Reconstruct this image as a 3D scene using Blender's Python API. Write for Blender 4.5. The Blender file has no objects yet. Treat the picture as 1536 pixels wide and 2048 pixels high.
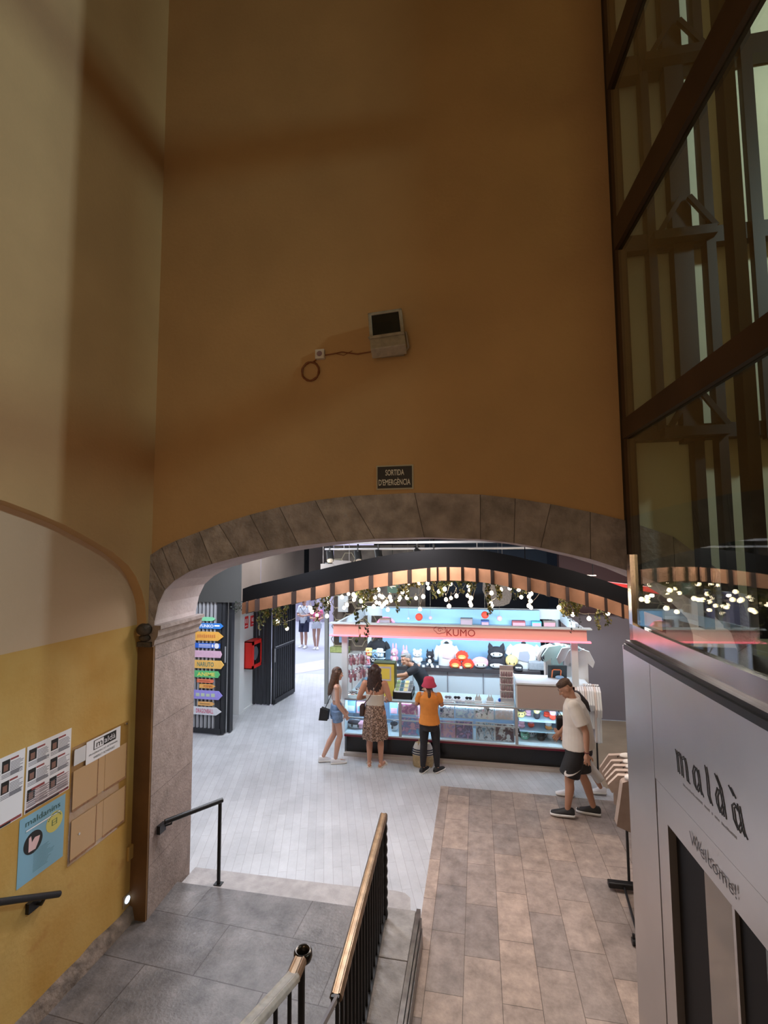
import bpy, bmesh, math, random
from mathutils import Vector, Matrix, Euler, noise
D = bpy.data
SC = bpy.context.scene
COL = SC.collection
random.seed(7)
PI = math.pi
R = math.radians

# ---------------------------------------------------------------- camera
FPX = 956.0
PITCH, ROLL, YAW = 0.0779, -0.0061, 0.1912
EYE = Vector((0, 0, 3.5))
_cy, _sy = math.cos(YAW), math.sin(YAW)
FWD = Vector((-_sy*math.cos(PITCH), _cy*math.cos(PITCH), math.sin(PITCH)))
_r = Vector((_cy, _sy, 0)); _u = _r.cross(FWD)
RT = math.cos(ROLL)*_r + math.sin(ROLL)*_u
UP = -math.sin(ROLL)*_r + math.cos(ROLL)*_u
cd = D.cameras.new('camera'); cam = D.objects.new('camera', cd); COL.objects.link(cam)
M = Matrix.Identity(4)
for i in range(3):
    M[i][0] = RT[i]; M[i][1] = UP[i]; M[i][2] = -FWD[i]; M[i][3] = EYE[i]
cam.matrix_world = M
cd.sensor_fit = 'VERTICAL'; cd.sensor_height = 36; cd.lens = FPX/2048*36
cd.clip_start = 0.05; cd.clip_end = 200
SC.camera = cam
SC.view_settings.view_transform = 'Standard'; SC.view_settings.look = 'None'
SC.view_settings.exposure = 0.0; SC.view_settings.gamma = 1; SC.view_settings.use_curve_mapping = False

def ray(x, y): return RT*((x-768)/FPX) - UP*((y-1024)/FPX) + FWD
def atY(x, y, Y): d = ray(x, y); return EYE + d*(Y/d.y)
def atZ(x, y, z=0): d = ray(x, y); return EYE + d*((z-EYE.z)/d.z)
def atX(x, y, X): d = ray(x, y); return EYE + d*(X/d.x)

# ---------------------------------------------------------------- world and lights
w = D.worlds.new('world'); SC.world = w; w.use_nodes = True
w.node_tree.nodes['Background'].inputs[0].default_value = (0.55, 0.68, 1.0, 1)
w.node_tree.nodes['Background'].inputs[1].default_value = 0.012

def area(name, loc, target, size, power, color, sy=None, spread=180):
    l = D.lights.new(name, 'AREA'); l.energy = power; l.color = color; l.size = size
    if sy: l.shape = 'RECTANGLE'; l.size_y = sy
    l.spread = R(spread)
    o = D.objects.new(name, l); COL.objects.link(o); o.location = loc
    o.rotation_euler = (Vector(target)-Vector(loc)).to_track_quat('-Z', 'Y').to_euler()
    return o
# daylight falling in over the open top right side of the stairwell, through the lift shaft
area('roof_daylight', (6.0, 0.47, 8.2), (-3.1, 2.2, 5.0), 0.10, 190, (0.68, 0.90, 1.12))
area('shaft_daylight', (4.5, 2.4, 7.2), (-3.1, 4.1, 5.6), 0.32, 120, (0.75, 0.93, 1.05))
area('stairwell_fill', (-0.4, -1.6, 3.6), (-0.6, 4.0, 3.2), 1.6, 30, (1.0, 0.64, 0.40))  # unseen warm fill added to brighten the ochre walls
area('stair_foot_fill', (-1.0, 0.2, 3.2), (-3.1, 3.2, 1.6), 0.9, 9, (1.0, 0.80, 0.55))  # unseen weaker fill aimed at the left wall
# street daylight, hall ceiling lamps, kiosk lamps
area('street_daylight', (-6.5, 17, 9.0), (-6.5, 17, 0), 9, 2900, (0.80, 0.86, 1.0), 8)
area('street_door_daylight', (-4.6, 13.6, 3.4), (-3.0, 6.0, 0.0), 2.2, 110, (0.80, 0.87, 1.0), 2.0)
for (lx, ly, pw, c) in ((-4.3, 7.2, 95, (0.86, 0.90, 1.0)), (-2.4, 5.9, 78, (0.86, 0.90, 1.0)), (-0.8, 5.6, 66, (1.0, 0.93, 0.90)),
                        (1.6, 6.0, 70, (1.0, 0.87, 0.78)), (2.6, 8.6, 40, (0.95, 0.9, 0.95)), (-3.6, 9.0, 60, (0.86, 0.93, 1.0))):
    area('hall_ceiling_lamp', (lx, ly, 3.82), (lx, ly, 0), 0.7, pw, c)
for lx in (-1.6, -0.4, 0.8, 1.45):
    area('kiosk_strip_lamp', (lx, 8.75, 2.2), (lx, 9.9, 1.3), 1.0, 20, (0.70, 0.88, 1.0), 0.1)
    area('kiosk_case_lamp', (lx-0.1, 8.26, 0.90), (lx-0.1, 8.5, 0.3), 1.1, 5.5, (0.66, 0.86, 1.0), 0.04)

# ---------------------------------------------------------------- materials
MATS = {}
def nd(nt, t, **kw):
    n = nt.nodes.new(t)
    for k, v in kw.items(): setattr(n, k, v)
    return n
def mat(name, color, rough=0.6, metal=0.0, var=0.0, vscale=8.0, bump=0.0, bscale=60.0, emit=None, estr=1.0, spec=0.5, alpha=1.0, trans=0.0, var2=None):
    if name in MATS: return MATS[name]
    m = D.materials.new(name); m.use_nodes = True; nt = m.node_tree; b = nt.nodes['Principled BSDF']
    c = (*color, 1)
    b.inputs['Base Color'].default_value = c; b.inputs['Roughness'].default_value = rough
    b.inputs['Metallic'].default_value = metal; b.inputs['Specular IOR Level'].default_value = spec
    if trans: b.inputs['Transmission Weight'].default_value = trans
    if alpha < 1: b.inputs['Alpha'].default_value = alpha
    if emit: b.inputs['Emission Color'].default_value = (*emit, 1); b.inputs['Emission Strength'].default_value = estr
    tc = nd(nt, 'ShaderNodeTexCoord')
    if var or var2:
        n = nd(nt, 'ShaderNodeTexNoise'); n.inputs['Scale'].default_value = vscale; n.inputs['Detail'].default_value = 6
        nt.links.new(tc.outputs['Object'], n.inputs['Vector'])
        r = nd(nt, 'ShaderNodeValToRGB'); r.color_ramp.elements[0].position = 0.32; r.color_ramp.elements[1].position = 0.68
        lo = var2 if var2 else tuple(max(0, q*(1-var)) for q in color)
        hi = color if var2 else tuple(min(1, q*(1+var)) for q in color)
        r.color_ramp.elements[0].color = (*lo, 1); r.color_ramp.elements[1].color = (*hi, 1)
        nt.links.new(n.outputs['Fac'], r.inputs['Fac']); nt.links.new(r.outputs['Color'], b.inputs['Base Color'])
    if bump:
        n = nd(nt, 'ShaderNodeTexNoise'); n.inputs['Scale'].default_value = bscale; n.inputs['Detail'].default_value = 5
        nt.links.new(tc.outputs['Object'], n.inputs['Vector'])
        bp = nd(nt, 'ShaderNodeBump'); bp.inputs['Strength'].default_value = bump; bp.inputs['Distance'].default_value = 0.02
        nt.links.new(n.outputs['Fac'], bp.inputs['Height']); nt.links.new(bp.outputs['Normal'], b.inputs['Normal'])
    MATS[name] = m
    return m
def brick_mat(name, c1, c2, mortar, bw, rh, ms=0.004, rough=0.5, rotz=90, off=0.5, bias=0.0, noise_c=0.35, bump=0.3, third=None, nscale=3.0, shift=(0, 0, 0)):
    m = D.materials.new(name); m.use_nodes = True; nt = m.node_tree; b = nt.nodes['Principled BSDF']
    tc = nd(nt, 'ShaderNodeTexCoord'); mp = nd(nt, 'ShaderNodeMapping'); mp.inputs['Rotation'].default_value = (0, 0, R(rotz)) if not isinstance(rotz, tuple) else tuple(R(q) for q in rotz)
    mp.inputs['Location'].default_value = shift
    nt.links.new(tc.outputs['Object'], mp.inputs['Vector'])
    bt = nd(nt, 'ShaderNodeTexBrick'); bt.offset = off
    for k, v in (('Color1', (*c1, 1)), ('Color2', (*c2, 1)), ('Mortar', (*mortar, 1)), ('Scale', 1.0), ('Mortar Size', ms), ('Bias', bias), ('Brick Width', bw), ('Row Height', rh)):
        bt.inputs[k].default_value = v
    nt.links.new(mp.outputs['Vector'], bt.inputs['Vector'])
    n = nd(nt, 'ShaderNodeTexNoise'); n.inputs['Scale'].default_value = nscale; n.inputs['Detail'].default_value = 10; n.inputs['Roughness'].default_value = 0.72
    nt.links.new(tc.outputs['Object'], n.inputs['Vector'])
    mr = nd(nt, 'ShaderNodeMapRange'); mr.inputs[1].default_value = 0.3; mr.inputs[2].default_value = 0.7; mr.inputs[3].default_value = 1-noise_c; mr.inputs[4].default_value = 1+noise_c
    nt.links.new(n.outputs['Fac'], mr.inputs[0])
    mx = nd(nt, 'ShaderNodeMix', data_type='RGBA', blend_type='MULTIPLY'); mx.inputs[0].default_value = 1
    nt.links.new(bt.outputs['Color'], mx.inputs[6]); nt.links.new(mr.outputs[0], mx.inputs[7])
    nt.links.new(mx.outputs[2], b.inputs['Base Color'])
    rr = nd(nt, 'ShaderNodeMapRange'); rr.inputs[3].default_value = rough+0.12; rr.inputs[4].default_value = rough-0.12
    nt.links.new(n.outputs['Fac'], rr.inputs[0]); nt.links.new(rr.outputs[0], b.inputs['Roughness'])
    bp = nd(nt, 'ShaderNodeBump'); bp.inputs['Strength'].default_value = bump; bp.inputs['Distance'].default_value = 0.01
    n2 = nd(nt, 'ShaderNodeTexNoise'); n2.inputs['Scale'].default_value = 45; n2.inputs['Detail'].default_value = 6
    nt.links.new(tc.outputs['Object'], n2.inputs['Vector'])
    ma = nd(nt, 'ShaderNodeMath', operation='SUBTRACT'); nt.links.new(n2.outputs['Fac'], ma.inputs[0]); nt.links.new(bt.outputs['Fac'], ma.inputs[1])
    nt.links.new(ma.outputs[0], bp.inputs['Height']); nt.links.new(bp.outputs['Normal'], b.inputs['Normal'])
    MATS[name] = m
    return m
def glass_mat(name, tint, gloss=(1, 1, 1), boost=1.0):
    if name in MATS: return MATS[name]
    m = D.materials.new(name); m.use_nodes = True; nt = m.node_tree
    nt.nodes.remove(nt.nodes['Principled BSDF']); out = nt.nodes['Material Output']
    t = nd(nt, 'ShaderNodeBsdfTransparent'); t.inputs[0].default_value = (*tint, 1)
    g = nd(nt, 'ShaderNodeBsdfGlossy'); g.inputs['Roughness'].default_value = 0.01; g.inputs[0].default_value = (*gloss, 1)
    lw = nd(nt, 'ShaderNodeLayerWeight'); lw.inputs[0].default_value = 0.5
    pw = nd(nt, 'ShaderNodeMath', operation='POWER'); pw.inputs[1].default_value = 5.0; nt.links.new(lw.outputs['Facing'], pw.inputs[0])
    f = nd(nt, 'ShaderNodeMath', operation='MULTIPLY_ADD'); f.inputs[1].default_value = 0.95; f.inputs[2].default_value = 0.045; nt.links.new(pw.outputs[0], f.inputs[0])
    mu = nd(nt, 'ShaderNodeMath', operation='MULTIPLY'); mu.inputs[1].default_value = boost; mu.use_clamp = True
    mx = nd(nt, 'ShaderNodeMixShader')
    nt.links.new(f.outputs[0], mu.inputs[0]); nt.links.new(mu.outputs[0], mx.inputs[0]); nt.links.new(t.outputs[0], mx.inputs[1]); nt.links.new(g.outputs[0], mx.inputs[2])
    nt.links.new(mx.outputs[0], out.inputs[0])
    MATS[name] = m
    return m

# ---------------------------------------------------------------- mesh helpers
class MB:
    def __init__(s): s.v = []; s.f = []; s.mi = []; s.sm = []
    def add(s, vs, fs, mi=0, smooth=False):
        o = len(s.v); s.v += [Vector(q) for q in vs]
        for f in fs: s.f.append([i+o for i in f]); s.mi.append(mi); s.sm.append(smooth)
        return s
    def box(s, a, b, mi=0, M=None):
        (x0, y0, z0), (x1, y1, z1) = a, b
        x0, x1 = min(x0, x1), max(x0, x1); y0, y1 = min(y0, y1), max(y0, y1); z0, z1 = min(z0, z1), max(z0, z1)
        vs = [Vector(q) for q in ((x0,y0,z0),(x1,y0,z0),(x1,y1,z0),(x0,y1,z0),(x0,y0,z1),(x1,y0,z1),(x1,y1,z1),(x0,y1,z1))]
        if M: vs = [M @ q for q in vs]
        return s.add(vs, [(0,3,2,1),(4,5,6,7),(0,1,5,4),(1,2,6,5),(2,3,7,6),(3,0,4,7)], mi)
    def rings(s, rs, mi=0, caps=True, smooth=True):
        n = len(rs[0]); vs = [p for r in rs for p in r]; fs = []
        for i in range(len(rs)-1):
            for j in range(n):
                k = (j+1) % n; fs.append((i*n+j, i*n+k, (i+1)*n+k, (i+1)*n+j))
        s.add(vs, fs, mi, smooth)
        if caps:
            s.add(rs[0], [tuple(reversed(range(n)))], mi, False); s.add(rs[-1], [tuple(range(n))], mi, False)
        return s
    def tube(s, pts, r, n=10, mi=0, sq=False, caps=True):
        pts = [Vector(p) for p in pts]; rs = []
        if not isinstance(r, (list, tuple)): r = [r]*len(pts)
        prev = None
        for i, p in enumerate(pts):
            t = (pts[min(i+1, len(pts)-1)]-pts[max(i-1, 0)])
            if t.length < 1e-9: t = Vector((0, 0, 1))
            t.normalize()
            if prev is None:
                a = Vector((0, 0, 1)) if abs(t.z) < 0.9 else Vector((0, 1, 0))
            else: a = prev
            x = a.cross(t); x = x.normalized() if x.length > 1e-6 else Vector((1, 0, 0))
            y = t.cross(x); prev = y
            off = PI/4 if n == 4 else 0
            rs.append([p + x*math.cos(2*PI*k/n+off)*r[i] + y*math.sin(2*PI*k/n+off)*r[i] for k in range(n)])
        return s.rings(rs, mi, caps, n > 4)
    def cyl(s, a, b, r, n=16, mi=0, r2=None): return s.tube([a, b], [r, r if r2 is None else r2], n, mi)
    def ell(s, c, rad, mi=0, M=None, nu=16, nv=10):
        c = Vector(c); vs = []; fs = []
        if not isinstance(rad, (list, tuple, Vector)): rad = (rad, rad, rad)
        for i in range(nv+1):
            th = PI*i/nv
            for j in range(nu):
                ph = 2*PI*j/nu
                q = Vector((rad[0]*math.sin(th)*math.cos(ph), rad[1]*math.sin(th)*math.sin(ph), rad[2]*math.cos(th)))
                vs.append(c + (M @ q if M else q))
        for i in range(nv):
            for j in range(nu):
                k = (j+1) % nu; fs.append((i*nu+j, (i+1)*nu+j, (i+1)*nu+k, i*nu+k))
        return s.add(vs, fs, mi, True)
    def lathe(s, c, prof, n=20, mi=0, axis=None):
        c = Vector(c); M = axis if axis else Matrix.Identity(3)
        rs = [[c + M @ Vector((r*math.cos(2*PI*k/n), r*math.sin(2*PI*k/n), z)) for k in range(n)] for r, z in prof]
        return s.rings(rs, mi, True)
    def prism(s, poly, h, O=(0,0,0), X=(1,0,0), Y=(0,0,1), N=(0,-1,0), mi=0, mi_side=None):
        """2D polygon placed at O with axes X, Y, thickness h along N"""
        O, X, Y, N = Vector(O), Vector(X), Vector(Y), Vector(N); n = len(poly)
        a = [O + X*p[0] + Y*p[1] for p in poly]; b = [q + N*h for q in a]
        s.add(a+b, [tuple(range(n-1, -1, -1)), tuple(range(n, 2*n))], mi)
        s.add(a+b, [(i, (i+1) % n, n+(i+1) % n, n+i) for i in range(n)], mi if mi_side is None else mi_side)
        return s
    def build(s, name, mats, parent=None, world=True, fix=True, bevel=0.0):
        me = D.meshes.new(name)
        off = Vector((0, 0, 0))
        if parent is not None and world:
            inv = parent.matrix_basis.inverted()
            if parent.parent is not None: inv = inv @ parent.parent.matrix_basis.inverted()
            vs = [inv @ q for q in s.v]
        else: vs = s.v
        me.from_pydata([tuple(q) for q in vs], [], s.f); me.update()
        if not isinstance(mats, (list, tuple)): mats = [mats]
        for m in mats: me.materials.append(m)
        me.polygons.foreach_set('material_index', s.mi); me.polygons.foreach_set('use_smooth', s.sm)
        if fix:
            bm = bmesh.new(); bm.from_mesh(me); bmesh.ops.recalc_face_normals(bm, faces=bm.faces); bm.to_mesh(me); bm.free()
        o = D.objects.new(name, me); COL.objects.link(o)
        if parent is not None: o.parent = parent
        if bevel:
            bv = o.modifiers.new('bevel', 'BEVEL'); bv.width = bevel; bv.segments = 2; bv.limit_method = 'ANGLE'
        return o
def tag(o, label=None, cat=None, group=None, kind=None):
    if label: o['label'] = label
    if cat: o['category'] = cat
    if group: o['group'] = group
    if kind: o['kind'] = kind
    return o
def thing(name, label, cat, loc=(0,0,0), rz=0.0, group=None):
    o = D.objects.new(name, None); COL.objects.link(o); o.location = loc; o.rotation_euler = (0, 0, rz)
    o.empty_display_size = 0.1
    return tag(o, label, cat, group)
def dup(root, loc, rz=None, label=None, group=None, scale=None):
    r = root.copy(); COL.objects.link(r); r.location = loc
    if rz is not None: r.rotation_euler = (0, 0, rz)
    if scale: r.scale = (scale,)*3 if not isinstance(scale, tuple) else scale
    if label: r['label'] = label
    if group: r['group'] = group
    for ch in root.children:
        c = ch.copy(); COL.objects.link(c); c.parent = r
        for g in ch.children:
            d = g.copy(); COL.objects.link(d); d.parent = c
    return r
def struct(name, mb, m, label, cat, **kw):
    o = mb.build(name, m, **kw); return tag(o, label, cat, None, 'structure')
def text_mesh(txt, O, X, Y, width=None, height=None, ext=0.0015, bold=0.0, shear=0.0):
    """returns MB with text laid at O (lower left) along X, up Y, facing X x Y"""
    cu = D.curves.new('t', 'FONT'); cu.body = txt; cu.size = 1; cu.offset = bold; cu.shear = shear; cu.resolution_u = 3
    o = D.objects.new('t', cu); COL.objects.link(o)
    dg = bpy.context.evaluated_depsgraph_get(); me = D.meshes.new_from_object(o.evaluated_get(dg))
    vs = [v.co.copy() for v in me.vertices]; fs = [tuple(p.vertices) for p in me.polygons]
    D.objects.remove(o); D.curves.remove(cu); D.meshes.remove(me)
    mb = MB()
    if not vs: return mb
    x0 = min(v.x for v in vs); x1 = max(v.x for v in vs); y0 = min(v.y for v in vs); y1 = max(v.y for v in vs)
    sy = height/(y1-y0) if height else None; sx = width/(x1-x0) if width else None
    if sx is None: sx = sy
    if sy is None: sy = sx
    O, X, Y = Vector(O), Vector(X), Vector(Y); N = X.cross(Y)
    mb.add([O + X*((v.x-x0)*sx) + Y*((v.y-y0)*sy) + N*ext for v in vs], fs)
    return mb

# ================================================================ SETTING
YF = 4.1            # front face of the arch wall
YB = 4.85           # back face of the arch wall
OCHRE = mat('ochre_wall_paint', (0.50, 0.315, 0.145), 0.85, var=0.07, vscale=1.3, bump=0.12, bscale=35)
# left wall recess: cream above a yellow dado, scuffs near the floor
def recess_paint():
    m = mat('cream_over_yellow_paint', (0.6, 0.4, 0.2), 0.8, bump=0.12, bscale=30); nt = m.node_tree; b = nt.nodes['Principled BSDF']
    tc = nd(nt, 'ShaderNodeTexCoord'); sx = nd(nt, 'ShaderNodeSeparateXYZ'); nt.links.new(tc.outputs['Object'], sx.inputs[0])
    g = nd(nt, 'ShaderNodeMath', operation='GREATER_THAN'); g.inputs[1].default_value = 2.805; nt.links.new(sx.outputs['Z'], g.inputs[0])
    n = nd(nt, 'ShaderNodeTexNoise'); n.inputs['Scale'].default_value = 1.6; n.inputs['Detail'].default_value = 6; nt.links.new(tc.outputs['Object'], n.inputs['Vector'])
    r = nd(nt, 'ShaderNodeValToRGB'); r.color_ramp.elements[0].position = .35; r.color_ramp.elements[1].position = .6
    r.color_ramp.elements[0].color = (0.47, 0.27, 0.06, 1); r.color_ramp.elements[1].color = (0.53, 0.345, 0.105, 1)
    nt.links.new(n.outputs['Fac'], r.inputs['Fac'])
    mx = nd(nt, 'ShaderNodeMix', data_type='RGBA'); nt.links.new(g.outputs[0], mx.inputs[0]); nt.links.new(r.outputs[0], mx.inputs[6])
    mx.inputs[7].default_value = (0.50, 0.36, 0.235, 1)
    # scuff marks low on the dado
    n2 = nd(nt, 'ShaderNodeTexNoise'); n2.inputs['Scale'].default_value = 5; n2.inputs['Detail'].default_value = 8; nt.links.new(tc.outputs['Object'], n2.inputs['Vector'])
    r2 = nd(nt, 'ShaderNodeValToRGB'); r2.color_ramp.elements[0].position = .60; r2.color_ramp.elements[1].position = .72
    r2.color_ramp.elements[0].color = (0, 0, 0, 1); r2.color_ramp.elements[1].color = (0.55, 0.55, 0.55, 1)
    nt.links.new(n2.outputs['Fac'], r2.inputs['Fac'])
    l = nd(nt, 'ShaderNodeMath', operation='LESS_THAN'); l.inputs[1].default_value = 0.95; nt.links.new(sx.outputs['Z'], l.inputs[0])
    mm = nd(nt, 'ShaderNodeMath', operation='MULTIPLY'); nt.links.new(r2.outputs[0], mm.inputs[0]); nt.links.new(l.outputs[0], mm.inputs[1])
    m3 = nd(nt, 'ShaderNodeMix', data_type='RGBA'); nt.links.new(mm.outputs[0], m3.inputs[0]); nt.links.new(mx.outputs[2], m3.inputs[6]); m3.inputs[7].default_value = (0.40, 0.20, 0.05, 1)
    nt.links.new(m3.outputs[2], b.inputs['Base Color'])
    return m
RECESS = recess_paint()
XR, XU = -3.17, -3.07
b = MB().box((XR-0.3, -3, 0), (XR, YF+0.3, 11))
struct('wall_left', b, RECESS, 'cream and yellow painted left wall recess under the blind arch', 'wall')
# ochre skin above the blind arch on the left wall
arcL = [(4.06, 2.70), (4.055, 2.85), (4.03, 3.0), (3.98, 3.13), (3.89, 3.27), (3.79, 3.37), (3.60, 3.49), (3.38, 3.585), (3.10, 3.70), (2.85, 3.775), (2.62, 3.835), (2.2, 3.90), (1.8, 3.92), (1.3, 3.89), (0.8, 3.78), (0.3, 3.58), (-0.2, 3.2), (-0.4, 2.8), (-0.45, 2.2), (-0.45, 0.17)]
mb = MB()
for (ya, za), (yb, zb) in zip(arcL[:-2], arcL[1:-1]):
    mb.add([(XU, ya, za), (XU, yb, zb), (XU, yb, 11), (XU, ya, 11)], [(0, 1, 2, 3)])
    mb.add([(XU, ya, za), (XU, yb, zb), (XR-.01, yb, zb), (XR-.01, ya, za)], [(0, 3, 2, 1)], 0, True)
mb.add([(XU, 4.3, 2.7), (XU, 4.06, 2.7), (XU, 4.06, 11), (XU, 4.3, 11)], [(0, 1, 2, 3)])
mb.box((XR-.01, 4.06, 2.7), (XU-.001, 4.3, 11)); mb.box((XR-.01, -3, 0), (XU, -0.45, 11))
struct('wall_left_upper', mb, OCHRE, 'ochre upper left wall above the blind arch curve', 'wall', fix=False)
# arch wall
ins = [(-3.005, 2.55), (-3.005, 2.72), (-3.0, 2.84), (-2.965, 3.0), (-2.90, 3.13), (-2.80, 3.22), (-2.65, 3.305), (-2.42, 3.375), (-2.15, 3.44), (-1.86, 3.495), (-1.57, 3.535), (-1.22, 3.57), (-.875, 3.592), (-.44, 3.60), (.03, 3.578), (.30, 3.545), (.51, 3.505), (.89, 3.412), (1.19, 3.31), (1.5, 3.17), (1.72, 3.02), (1.86, 2.86), (1.90, 2.72), (1.905, 2.55)]
exs = [(-3.12, 2.55), (-3.12, 2.75), (-3.12, 3.05), (-3.11, 3.3), (-3.10, 3.44), (-2.95, 3.53), (-2.80, 3.595), (-2.56, 3.675), (-2.36, 3.742), (-2.05, 3.825), (-1.76, 3.89), (-1.42, 3.943), (-1.10, 3.972), (-.52, 3.985), (.035, 3.955), (.32, 3.915), (.60, 3.86), (.90, 3.79), (1.165, 3.715), (1.5, 3.585), (1.79, 3.34), (1.95, 3.1), (2.02, 2.8), (2.03, 2.55)]
STONE = mat('arch_stone', (0.31, 0.275, 0.27), 0.85, var=0.28, vscale=7, bump=0.6, bscale=28)
STONE2 = mat('arch_stone_paler', (0.34, 0.305, 0.295), 0.85, var=0.28, vscale=9, bump=0.6, bscale=30)
STONE3 = mat('arch_stone_darker', (0.285, 0.255, 0.25), 0.88, var=0.28, vscale=8, bump=0.6, bscale=30)
INTR = mat('pale_soffit', (0.42, 0.355, 0.34), 0.85, var=0.08, vscale=4, bump=0.2, bscale=30)  # soffit in a paler tone than the arch stone
GROOVE = mat('dark_joint', (0.13, 0.11, 0.10), 0.9)
def bkx(x): return x-.06*max(0, min(1, (-2.3-x)/.6))
mb = MB(); tones = [0, 1, 0, 2, 0, 0, 2, 1, 0, 2, 0, 1, 1, 0, 2, 0, 2, 0, 0, 1, 0, 2, 0]
yf = YF-0.02
for i in range(len(ins)-1):
    a, b2, c, d2 = ins[i], ins[i+1], exs[i+1], exs[i]
    t = tones[i % len(tones)]
    g = 0.02
    def lp(p, q, s): return (p[0]+(q[0]-p[0])*s, p[1]+(q[1]-p[1])*s)
    def pt(p, y): return (p[0], y, p[1])
    L = max(1e-3, math.hypot(a[0]-b2[0], a[1]-b2[1])); s0 = min(.3, .0025/L)
    a1, b1 = lp(a, b2, s0), lp(b2, a, s0); L2 = max(1e-3, math.hypot(c[0]-d2[0], c[1]-d2[1])); s1 = min(.3, .0025/L2); d1, c1 = lp(d2, c, s1), lp(c, d2, s1)
    mb.add([pt(a1, yf), pt(b1, yf), pt(c1, yf), pt(d1, yf)], [(0, 1, 2, 3)], t)
    mb.add([pt(a, yf+.012), pt(b2, yf+.012), pt(c, yf+.012), pt(d2, yf+.012)], [(0, 1, 2, 3)], 4)
    mb.add([pt(d1, yf), pt(c1, yf), pt(c1, YF+.05), pt(d1, YF+.05)], [(0, 1, 2, 3)], t)
    mb.add([pt(a, yf), pt(b2, yf), (bkx(b2[0]), YB, b2[1]), (bkx(a[0]), YB, a[1])], [(0, 3, 2, 1)], 3, True)
    mb.add([(bkx(a[0]), YB, a[1]), (bkx(b2[0]), YB, b2[1]), (c[0], YB, c[1]), (d2[0], YB, d2[1])], [(0, 3, 2, 1)], t)
struct('wall_front_arch', mb, [STONE, STONE2, STONE3, INTR, GROOVE], 'dark stone segmental arch band over the opening to the hall', 'arch', fix=False)
mb = MB(); ms = MB()
top = 11
exs2 = sorted(set(exs+[(1.20, 3.70)]), key=exs.index if False else (lambda q: (exs+[0]).index(q) if q in exs else 18.5))
for (a, b2) in zip(exs2[:-1], exs2[1:]):
    if (a[0]+b2[0])/2 > 1.2:
        ms.add([(a[0], YF, a[1]), (b2[0], YF, b2[1]), (b2[0], YF, top), (a[0], YF, top)], [(0, 1, 2, 3)]); ms.add([(a[0], YB, a[1]), (b2[0], YB, b2[1]), (b2[0], YB, top), (a[0], YB, top)], [(3, 2, 1, 0)]); continue
    mb.add([(a[0], YF, a[1]), (b2[0], YF, b2[1]), (b2[0], YF, top), (a[0], YF, top)], [(0, 1, 2, 3)])
    mb.add([(a[0], YB, a[1]), (b2[0], YB, b2[1]), (b2[0], YB, top), (a[0], YB, top)], [(3, 2, 1, 0)])
mb.box((-3.6, YF, 0), (-3.12, YB, top)); ms.box((2.03, YF, 0), (4.5, YB, top))
struct('wall_front_shaft', ms, mat('pale_shaft_plaster', (0.56, 0.53, 0.38), .85, var=.1, vscale=1.2), 'pale green cream plaster wall seen through the lift glass', 'wall', fix=False)
struct('shaft_light_blocker', MB().box((1.24, 1.82, 2.8), (5.4, 1.9, 11)).box((2.56, 2.60, 2.8), (2.62, 2.70, 11)).box((2.56, 2.98, 2.8), (2.62, 3.37, 11)), OCHRE, 'unseen panel and posts added to cut the light from the right', 'wall')  # unseen panel and posts, added to shape the daylight on the stairwell walls
struct('wall_front', mb, OCHRE, 'tall ochre front wall above the stone arch', 'wall', fix=False)
JAMB = brick_mat('jamb_stone_courses', (0.29, 0.225, 0.20), (0.245, 0.19, 0.168), (0.17, 0.13, 0.115), 0.62, 0.36, ms=0.0035, rough=0.85, rotz=(90, 0, 90), off=0.4, noise_c=0.3, bump=0.7, nscale=6)
mb = MB(); prof = [(YF, 0), (YB, 0)]
mb.prism([(-3.14, YF), (-3.0, YF), (-3.06, YB), (-3.14, YB)], 2.62, (0, 0, 0), (1, 0, 0), (0, 1, 0), (0, 0, 1))
o = struct('wall_front_jamb', mb, JAMB, 'weathered stone jamb on the left of the arch', 'jamb')
mb = MB().box((1.90, YF-.01, 0), (2.06, YB, 2.62)); struct('wall_front_pier', mb, JAMB, 'stone jamb on the right behind the lift', 'jamb')
struct('trim_7', MB().box((XR, YF-.022, .17), (-3.003, YF-.0, 2.62)), mat('dark_ochre_corner', (0.15, 0.075, 0.025), .8, var=.2, vscale=3), 'dark ochre brown strip in the corner beside the stone jamb', 'corner strip')  # thin strip, darker and browner than the wall ochre
# impost moulding
mb = MB()
mb.prism([(0, 2.60), (.02, 2.62), (.025, 2.66), (.055, 2.70), (.06, 2.76), (.085, 2.765), (.085, 2.80), (0, 2.80)], YB-YF+.08, (-3.065, YB+.04, 0), (1, 0, 0), (0, 0, 1), (.073, -1, 0))
struct('trim_1', mb, mat('impost_stone', (0.27, 0.215, 0.19), .85, var=.2, vscale=9, bump=.4, bscale=30), 'moulded stone impost on the left jamb', 'moulding', fix=True)
mb = MB(); mb.ell((-3.095, YF-.03, 2.76), (.075, .07, .06)); mb.ell((-3.095, YF-.02, 2.68), (.06, .05, .035)); mb.box((-3.16, YF-.05, 2.60), (-3.02, YF, 2.645))
struct('trim_2', mb, mat('blackened_stone', (0.07, 0.055, 0.045), .7, var=.4, vscale=18, bump=.6, bscale=40), 'blackened stone corbel in the corner beside the jamb', 'moulding')
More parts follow.
